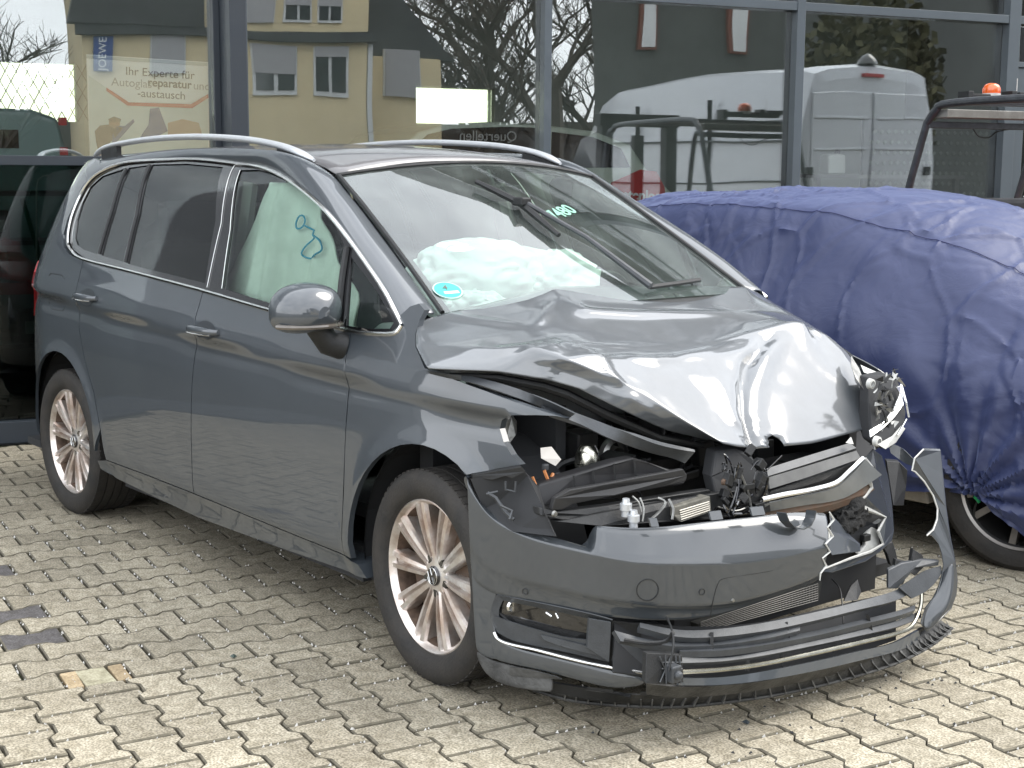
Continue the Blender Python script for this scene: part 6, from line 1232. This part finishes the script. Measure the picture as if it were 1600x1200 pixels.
poly3('torn_skin_piece', [(0.74,0.0533,0.4537),(0.73,0.1056,0.4676),(0.73,0.1252,0.4564),(0.75,0.0766,0.4218),(0.76,0.033,0.4211),(0.76,0.005,0.4298)], whitep, ext=(-.004, .004, 0), bevel=.001)
poly3('torn_skin_piece', [(0.7,0.1412,0.5132),(0.72,0.2298,0.4253),(0.73,0.2641,0.3969),(0.74,0.2555,0.3755),(0.76,0.0841,0.3964),(0.75,0.0731,0.4284),(0.73,0.1122,0.4625)], paint_dusty, ext=(-.006, .006, 0), bevel=.002)
# far headlamp, smashed
hl = poly3('headlamp', [(0.56,0.502,0.8884),(0.54,0.6277,0.8883),(0.55,0.6761,0.8722),(0.58,0.6625,0.8288),(0.62,0.636,0.7646),(0.65,0.5829,0.716),(0.67,0.5076,0.689),(0.68,0.4258,0.6747),(0.66,0.397,0.7003),(0.63,0.4213,0.7395),(0.6,0.4533,0.8125)], cardark, ext=(-.06, .03, 0), bevel=.006, label='smashed headlamp, far side')
poly3('lamp_bezel', [(0.645,0.4047,0.735),(0.64,0.4821,0.7512),(0.63,0.5492,0.7856),(0.6,0.6235,0.8284),(0.6,0.6002,0.8521),(0.59,0.6428,0.8536),(0.62,0.6229,0.7941),(0.645,0.5369,0.7632),(0.655,0.4693,0.7378),(0.66,0.3893,0.7137)], chrome, ext=(-.008, .004, 0), par=hl, bevel=.002)
poly3('lamp_bezel', [(0.69,0.3903,0.6951),(0.68,0.4815,0.7104),(0.66,0.5602,0.735),(0.66,0.5789,0.7222),(0.68,0.5007,0.687),(0.7,0.4184,0.6787)], whitep, ext=(-.008, .004, 0), par=hl, bevel=.002)
hr2 = random.Random(9); hc = Vector([(0.625,0.507,0.7892)][0])
for nm, mt, nfrag in (('lamp_fragment', steel, 26), ('lamp_housing_piece', blackp, 40), ('lamp_shard', whitep, 9)):
    m = MB()
    for k in range(nfrag):
        c = hc + Vector((hr2.uniform(-.005, .02), hr2.uniform(-.055, .055), hr2.uniform(-.11, .12))); L_ = [Vector((hr2.uniform(-.01, .01), hr2.uniform(-.022, .022), hr2.uniform(-.022, .022))) for _ in range(3)]
        m.prism([c + q for q in L_], (.004, .002, 0))
    m.build(nm, mt, hl, kind='stuff')
for uv in ([(0.6,0.466,0.8749)][0], [(0.68,0.4034,0.7025)][0]): MB().lathe([(.010, .006), (.016, .004), (.018, -.01)], 16, 'x', uv).build('lamp_ring', whitep, hl, smooth=True)
MB().tube([(0.6,0.6281,0.8604),(0.63,0.6189,0.8001),(0.64,0.6227,0.7535)], .0035, 5).tube([(0.68,0.5057,0.7119),(0.65,0.5943,0.7514)], .003, 5).build('lens_shard', chrome, hl)
strip('far_fender_edge', [(0.38,0.6517,0.931),(0.42,0.6715,0.9113),(0.47,0.6922,0.8838),(0.52,0.7129,0.8478)], [(0.38,0.6677,0.9073),(0.42,0.6875,0.8899),(0.47,0.7009,0.8653),(0.52,0.7059,0.844)], paint_dusty, th=.004)
poly3('far_lamp_panel', [(0.44,0.6198,0.9087),(0.47,0.6523,0.8872),(0.5,0.6732,0.8755),(0.51,0.6346,0.8712),(0.47,0.5989,0.8872)], whitep, ext=(-.006, .004, 0))
poly3('crumpled_hood_corner', [(0.44,0.5645,0.9438),(0.48,0.5559,0.9072),(0.53,0.527,0.8612),(0.56,0.5066,0.8236),(0.56,0.488,0.8425),(0.52,0.4906,0.8804),(0.48,0.5135,0.9172)], steel, ext=(-.01, .01, 0))
poly3('warning_label', [(0.69,0.2237,0.7208),(0.68,0.2619,0.7333),(0.69,0.2631,0.7121)], whitep, ext=(-.002, 0, 0), bevel=0)
poly3('far_arch_liner', [(0.5,0.7068,0.5726),(0.52,0.7531,0.5655),(0.54,0.7755,0.5364),(0.54,0.7725,0.48),(0.55,0.7484,0.4169),(0.56,0.6743,0.4296)], blackp, ext=(-.03, .03, 0))
strip('far_wing_tip', [(0.62,0.5436,0.6729),(0.66,0.5661,0.6591),(0.72,0.5612,0.622)], [(0.63,0.5462,0.6396),(0.67,0.5626,0.6137),(0.72,0.5555,0.6057)], paint_dusty, th=.004)
poly3('hanging_clip', [(0.66,0.4779,0.3429),(0.66,0.5373,0.3462),(0.67,0.5436,0.3123),(0.68,0.547,0.27),(0.68,0.5044,0.273),(0.67,0.4943,0.3118)], blackp, ext=(-.02, .01, 0), bevel=.003)
# crumbs of plastic, glass and dirt under the nose
dr = random.Random(31); dm = MB()
for k in range(90):
    u_ = dr.random(); x = dr.gauss(.95, .22); y = dr.gauss(-.15, .5); e = dr.uniform(.002, .007)
    p = Vector((x, y, .001)); dm.add([p + Vector((e, 0, 0)), p + Vector((-e * .7, e * .8, 0)), p + Vector((-e * .5, -e, 0)), p + Vector((0, 0, e * .9))], [(0, 1, 2), (0, 1, 3), (1, 2, 3), (2, 0, 3)])
dob = dm.build('debris_crumbs', blackp, None, kind='stuff'); dob['label'] = 'tiny dark crumbs of broken plastic scattered under the torn bumper'; dob['category'] = 'debris'
# small debris on the stones
for L, c_ in (([(0.8435,-0.3872,0.004)], (.03, .04, .045)), ([(-0.5596,-1.2578,0.004)], (.05, .07, .06))):
    p = Vector(L[0]); q = MB(); q.add([p + Vector(v) for v in ((-.012, -.008, 0), (.012, -.006, 0), (.004, .012, 0), (0, 0, .010))], [(0, 1, 2), (0, 1, 3), (1, 2, 3), (2, 0, 3)])
    o = q.build('plastic_shard', pmat('shard%d' % int(c_[0] * 100), c_, .4), None); tag(o, 'dark plastic shard on the stones in front of the bumper' if L[0][0] > .3 else 'small green shard on the stones left of the front wheel', 'shard')


# ================================================================== COVERED CAR
CC0 = Vector((.40, 2.50, 0)); CA = R(4)
def cw(x, y, z): c, s = math.cos(CA), math.sin(CA); return Vector((CC0.x + x * c - y * s, CC0.y + x * s + y * c, z))
cov = empty('covered_car', CC0, CA); tag(cov, 'small car hidden under a blue cover, only a front wheel and sill showing', 'car')
gun = pmat('gunmetal_rim', (.30, .28, .26), .35, .8, 0, .3, 12)
def plain_wheel(par, x, y, flip, rz):
    w = MB().lathe([(.205, .09), (.215, .0), (.220, -.085), (.228, -.095), (.233, -.09), (.236, -.10)], 48).build('wheel', pmat('rim_barrel', (.10, .10, .10), .25, .7), par, smooth=True)
    MB().lathe([(.234, .10), (.30, .11), (.322, .09), (.325, .0), (.322, -.09), (.300, -.112), (.27, -.115), (.245, -.106), (.236, -.098)], 56).build('tyre', rubber, w, smooth=True)
    MB().lathe([(.225, -.098), (.236, -.103), (.239, -.10)], 56).build('rim_edge', gun, w, smooth=True)
    for k in range(10):
        a = R(72 * (k // 2) + (12 if k % 2 else -12) - 90 + 6); rot = Matrix.Rotation(-a, 3, 'Y'); sp = MB()
        rows = []
        for i in range(5):
            t = i / 4; r = .03 + .20 * t; wd = .010 + .004 * t; y0 = -.055 - .03 * t
            rows.append([rot @ Vector((r, yy, zz)) for zz, yy in ((-wd, y0 + .04), (-wd, y0), (wd, y0), (wd, y0 + .04))])
        sp.grid(rows, closed=True).build('spoke', gun, w)
    MB().lathe([(.0, -.06), (.04, -.06), (.05, -.045), (.05, -.02)], 24).build('hub', gun, w, smooth=True)
    MB().lathe([(.0, -.02), (.14, -.02), (.145, .0)], 30).build('brake_disc', rust, w, smooth=True)
    w.location = (x, y, .322); w.rotation_euler = (0, 0, rz); return w
plain_wheel(cov, -.02, -.745, 0, R(8)); plain_wheel(cov, -2.5, -.72, 0, 0); plain_wheel(cov, -2.5, .72, 0, math.pi); plain_wheel(cov, 0, .72, 0, math.pi)
MB().bx(-3.0, .85, -.70, .70, .24, .72).bx(-2.5, -.5, -.50, .50, .72, 1.22).build('body', cardark, cov, bevel=.1, seg=3)
MB().prism([(-.46, -.84, .20), (-.40, -.84, .20), (-.44, -.84, .36), (-.95, -.84, .40), (-2.1, -.84, .40), (-2.1, -.84, .22)], (0, .06, 0)).build('sill', pmat('dirty_beige_sill', (.38, .34, .28), .6, 0, 0, .4, 8), cov, bevel=.01)
# cover sheet
def cover_prof(x):
    """roof/bonnet height, shoulder half width, shoulder height, hem height along the hidden car"""
    top = _interp([(-3.15, .80), (-3.05, 1.0), (-2.85, 1.22), (-2.6, 1.36), (-2.35, 1.445), (-1.9, 1.47), (-1.3, 1.47), (-1.0, 1.455), (-.76, 1.435), (-.5, 1.375), (-.2, 1.22), (.1, 1.06), (.4, .98), (.75, .90), (.95, .78), (1.04, .5)], x)
    ze = _interp([(-3.15, .85), (-2.85, 1.08), (-2.5, 1.28), (-1.9, 1.37), (-1.14, 1.35), (-.86, 1.26), (-.62, 1.10), (-.36, .965), (0, .885), (.5, .83), (.9, .72), (1.04, .48)], x)
    hw = _interp([(-3.15, .62), (-3.0, .76), (-2.6, .85), (-1.0, .88), (.2, .88), (.7, .84), (1.04, .66)], x)
    tw = _interp([(-3.15, .56), (-2.8, .60), (-1.3, .60), (-1.0, .62), (-.6, .70), (-.2, .76), (.3, .76), (.7, .72), (1.04, .5)], x)
    sh = _interp([(-3.15, .80), (-2.5, .96), (-1.0, .90), (-.5, .80), (0, .76), (.7, .70), (1.04, .45)], x)
    hem = _interp([(-3.15, .30), (-2.0, .34), (-1.2, .30), (-.55, .25), (-.25, .285), (-.16, .29), (-.05, .22), (.12, .14), (.5, .12), (1.04, .15)], x)
    return top, hw, tw, sh, hem, ze
def crease(p, s, k):
    f = noise.voronoi(p * s, distance_metric='DISTANCE', exponent=2.5)[0]; return math.exp(-((f[1] - f[0]) / k) ** 2)
knot = cw(-.17, -.90, .30)
rows = []
NX, NV = 330, 200
for i in range(NX + 1):
    x = -3.15 + 4.19 * i / NX; top, hw, tw, sh, hem, ze = cover_prof(x); row = []
    P = [(-hw - .015, hem), (-hw - .022, hem + .12), (-hw - .012, (sh + hem) / 2), (-hw, sh - .10), (-hw + .025, sh), (-hw * .4 - tw * .6, sh + (ze - sh) * .55), (-tw, ze), (-tw * .80, ze + (top - ze) * .55), (-tw * .4, ze + (top - ze) * .92), (0, top)]
    PP2 = smooth_line([Vector((a, b)) for a, b in P], 14)
    half = NV // 2
    cum = [0]
    for a, b in zip(PP2, PP2[1:]): cum.append(cum[-1] + (b - a).length)
    def at(d_):
        for q in range(len(cum) - 1):
            if cum[q + 1] >= d_: 
                t = (d_ - cum[q]) / max(1e-9, cum[q + 1] - cum[q]); return PP2[q].lerp(PP2[q + 1], t)
        return PP2[-1]
    prof = [at(cum[-1] * k / half) for k in range(half + 1)]
    full = [(p.x, p.y) for p in prof] + [(-p.x, p.y) for p in prof[-2::-1]]
    for (y, z) in full: row.append(cw(x, y, z))
    rows.append(row)
# normals by differences, then wrinkle
out_rows = []
for i in range(NX + 1):
    orow = []
    for j in range(len(rows[0])):
        p = rows[i][j]; a = rows[min(i + 1, NX)][j] - rows[max(i - 1, 0)][j]; b = rows[i][min(j + 1, len(rows[0]) - 1)] - rows[i][max(j - 1, 0)]
        n = a.cross(b).normalized(); 
        if n.dot(p - cw(-1.2, 0, .6)) < 0: n = -n
        up = max(0, n.z); side = 1 - up; q = p
        w1 = noise.noise(p * 2.1) * .022 + noise.noise(p * 5 + Vector((4, 0, 0))) * .009
        pw = p + Vector((noise.noise(p * 2.0), noise.noise(p * 2.0 + Vector((9, 0, 0))), noise.noise(p * 2.0 + Vector((0, 9, 0))))) * .16
        msk = min(1, max(0, .5 + 1.6 * noise.noise(p * 1.3 + Vector((2, 5, 1)))))
        cre = crease(Vector((pw.x * 1.3, pw.y, pw.z * .6)), 2.6, .035) * .014 + crease(pw + Vector((5, 1, 2)), 5.2, .05) * .009 * (.3 + .7 * msk) - crease(pw + Vector((1, 7, 3)), 4.0, .07) * .008 * msk + crease(Vector((pw.x, pw.y * 1.4, pw.z * .8)) + Vector((1, 1, 3)), 9, .08) * .005 * msk
        d_ = (p - knot).length; ang = math.atan2(p.z - knot.z, (p - knot).dot(Vector((math.cos(CA), math.sin(CA), 0))))
        fold = math.sin(ang * 15 + 2 * noise.noise(p * 1.2)) * .022 * math.exp(-d_ / .42) * min(1, d_ / .05) + math.sin(ang * 27 + 1) * .008 * math.exp(-d_ / .35)
        drape = math.sin(p.x * 21 + 3 * noise.noise(p * 1.4) + p.z * 3) * .016 * side * max(0, min(1, (1.25 - p.z) / .5)) * (1 - math.exp(-d_ / .3)) * .7
        gab = math.sin(p.x * 34 + 2 * noise.noise(p * 3)) * .008 * math.exp(-((p.z - 1.30) / .10) ** 2) * side
        pull = (knot - p) * .35 * math.exp(-(d_ / .14) ** 2)
        orow.append(p + n * (w1 + cre * .75 + (fold if p.y < 2.4 else 0) + drape + gab + .012) + (pull if p.y < 2.2 else Vector((0, 0, 0))))
    out_rows.append(orow)
tm_ = MB().grid(out_rows)
for r_, fl in ((out_rows[0], 0), (out_rows[-1], 1)):
    low_ = [Vector((p.x, p.y, max(.12, p.z * .25))) if True else p for p in r_]; tm_.grid([r_, low_])
tarpm = bpy.data.materials.new('blue_cover_cloth'); tarpm.use_nodes = True; nt = tarpm.node_tree; b = nt.nodes['Principled BSDF']
b.inputs['Base Color'].default_value = (.024, .033, .092, 1); b.inputs['Roughness'].default_value = .50; b.inputs['Specular IOR Level'].default_value = .5
b.inputs['Sheen Weight'].default_value = .25; b.inputs['Sheen Tint'].default_value = (.5, .6, 1, 1); b.inputs['Sheen Roughness'].default_value = .5
tn = nt.nodes.new('ShaderNodeTexCoord'); n1 = nt.nodes.new('ShaderNodeTexNoise'); n1.inputs['Scale'].default_value = 5; n1.inputs['Detail'].default_value = 10; n1.inputs['Distortion'].default_value = 2.5
v1 = nt.nodes.new('ShaderNodeTexVoronoi'); v1.feature = 'DISTANCE_TO_EDGE'; v1.inputs['Scale'].default_value = 11
nt.links.new(tn.outputs['Object'], n1.inputs['Vector']); mxv = nt.nodes.new('ShaderNodeMix'); mxv.data_type = 'VECTOR'; mxv.inputs[0].default_value = .12
nt.links.new(tn.outputs['Object'], mxv.inputs[4]); nt.links.new(n1.outputs['Color'], mxv.inputs[5]); nt.links.new(mxv.outputs[1], v1.inputs['Vector'])
rmp = nt.nodes.new('ShaderNodeValToRGB'); rmp.color_ramp.elements[0].position = 0; rmp.color_ramp.elements[1].position = .08; nt.links.new(v1.outputs['Distance'], rmp.inputs[0])
mm_ = nt.nodes.new('ShaderNodeMath'); mm_.operation = 'MULTIPLY_ADD'; mm_.inputs[1].default_value = .0; nt.links.new(rmp.outputs[0], mm_.inputs[0]); nt.links.new(n1.outputs['Fac'], mm_.inputs[2])
bpn = nt.nodes.new('ShaderNodeBump'); bpn.inputs['Strength'].default_value = .35; bpn.inputs['Distance'].default_value = .012; nt.links.new(mm_.outputs[0], bpn.inputs['Height']); nt.links.new(bpn.outputs[0], b.inputs['Normal'])
cover = tm_.build('car_cover', tarpm, None, shade_all=True, solid=.002); tag(cover, 'crinkled blue fabric cover tied down over the small car', 'car cover')
# sewn seam along the roof edge
sj = 66
MB().tube([out_rows[i][sj] + Vector((0, -.003, .003)) for i in range(40, 300, 2)], .0022, 5).build('seam', pmat('seam_thread', (.02, .025, .09), .6), cover, smooth=True)
kn = Vector([(0.3034,1.62,0.2804)][0])
MB().tube([kn + Vector((.0, 0, .03)), kn + Vector((.012, -.01, .012)), kn + Vector((-.012, -.012, -.002)), kn + Vector((.006, -.01, -.022))], [.008, .014, .013, .006], 7).build('green_buckle', pmat('green_plastic', (.02, .42, .15), .35), cover, smooth=True)
MB().tube(smooth_line([kn, kn + Vector((-.02, .0, -.05)), kn + Vector((-.03, .02, -.12)), kn + Vector((-.02, .05, -.17))], 4), .004, 5).build('strap', blackp, cover, smooth=True)

# ================================================================== FORKLIFT
fk = empty('forklift', FL(5.85, -2.0, 0), FANG); tag(fk, 'dark forklift with roof guard and orange beacon behind the covered car', 'forklift')
fkm = pmat('forklift_tube', (.085, .09, .10), .35, .4, 0, .4, 20); fky = pmat('worn_beige_panel', (.34, .33, .30), .5, 0, 0, .4, 8)
GP = [(.98, .75), (.86, 1.32), (.69, 1.82), (.655, 1.89), (.59, 1.95), (.50, 1.985), (.0, 1.99), (-.75, 1.975), (-.88, 1.93), (-.98, 1.82), (-1.12, .95)]
for x in (-.45, .45): MB().tube(smooth_line([(x, y, z) for y, z in GP], 5), .024, 10).build('roof_post', fkm, fk, smooth=True)
for k in range(8): MB().bx(-.43, .43, -.72 + k * .16, -.68 + k * .16, 1.975, 2.0).build('roof_slat', fkm, fk, bevel=.003)
MB().bx(-.42, .45, .52, .66, 1.905, 1.955).build('roof_plate', fky, fk, bevel=.004); MB().bx(-.45, .45, .645, .685, 1.845, 1.885).build('cross_bar', fkm, fk, bevel=.004)
MB().bx(-.22, .30, .56, .64, 2.015, 2.055).bx(-.24, -.20, .55, .65, 1.99, 2.07).bx(.10, .14, .55, .65, 2.015, 2.08).bx(.18, .40, .57, .63, 2.04, 2.075).build('beacon_bracket', blackp, fk, bevel=.003)
bc = Vector((-.02, .60, 2.06))
orm = bpy.data.materials.new('orange_beacon_lens'); orm.use_nodes = True; ob = orm.node_tree.nodes['Principled BSDF']; ob.inputs['Base Color'].default_value = (.80, .13, .015, 1); ob.inputs['Roughness'].default_value = .15; ob.inputs['Coat Weight'].default_value = 1
be = MB().lathe([(.05, .0), (.052, .015), (.053, .03), (.048, .048), (.035, .060), (.018, .066), (.0, .067)], 24, 'z', bc).build('beacon', orm, fk, smooth=True)
m = MB()
for k in range(16): a = 2 * math.pi * k / 16; m.tube([bc + Vector((.0525 * math.cos(a), .0525 * math.sin(a), .004)), bc + Vector((.0535 * math.cos(a), .0535 * math.sin(a), .03)), bc + Vector((.040 * math.cos(a), .040 * math.sin(a), .056))], .0018, 4)
m.build('lens_rib', orm, be, kind='stuff')
MB().lathe([(.045, -.02), (.056, -.018), (.056, .002), (.045, .004)], 24, 'z', bc).build('beacon_base', whitep, fk, smooth=True)
MB().tube([bc + Vector((.20, 0, -.01)), bc + Vector((.20, 0, .10))], .003, 5).build('aerial', whitep, fk)
MB().tube(smooth_line([(-.10, .66, 1.85), (-.04, .67, 1.80), (.04, .67, 1.795), (.10, .67, 1.83), (.2, .66, 1.85)], 4), .004, 5).build('cable', blackp, fk, smooth=True)
MB().bx(-.5, .5, -.9, 1.0, .35, .95).bx(-.48, .48, .5, 1.1, .95, 1.2).build('chassis', pmat('forklift_body', (.30, .05, .03), .4, 0, .5, .3, 5), fk, bevel=.05, seg=3)
MB().bx(-.24, .24, .0, .45, .95, 1.05).build('seat', seatm, fk, bevel=.03)
MB().bx(-.22, .22, .38, .48, 1.0, 1.42).build('seat_back', seatm, fk, bevel=.03)
MB().bx(-.40, -.28, -1.32, -1.2, .1, 2.08).bx(.28, .40, -1.32, -1.2, .1, 2.08).bx(-.42, .42, -1.33, -1.2, 1.98, 2.10).bx(-.42, .42, -1.34, -1.24, 1.1, 1.16).bx(-.05, .05, -1.30, -1.22, .2, 1.9).build('mast', blackp, fk, bevel=.006)
for x in (-.28, .20): MB().bx(x, x + .10, -2.3, -1.34, .05, .09).bx(x, x + .10, -1.38, -1.34, .05, .5).build('fork', steel, fk, bevel=.004)
MB().tube([(0, -.8, .95), (0, -.5, 1.22)], .015).lathe([(.15, .0), (.165, .01), (.15, .02)], 20, 'z', (0, -.5, 1.22)).build('steering_wheel', blackp, fk, smooth=True)
for y, r_ in ((-.6, .28), (.75, .24)):
    for x in (-.48, .48): MB().lathe([(.02, -.08), (r_ * .9, -.08), (r_, -.05), (r_, .05), (r_ * .9, .08), (.02, .08)], 24, 'x', (x, y, r_)).build('wheel', rubber, fk, smooth=True)
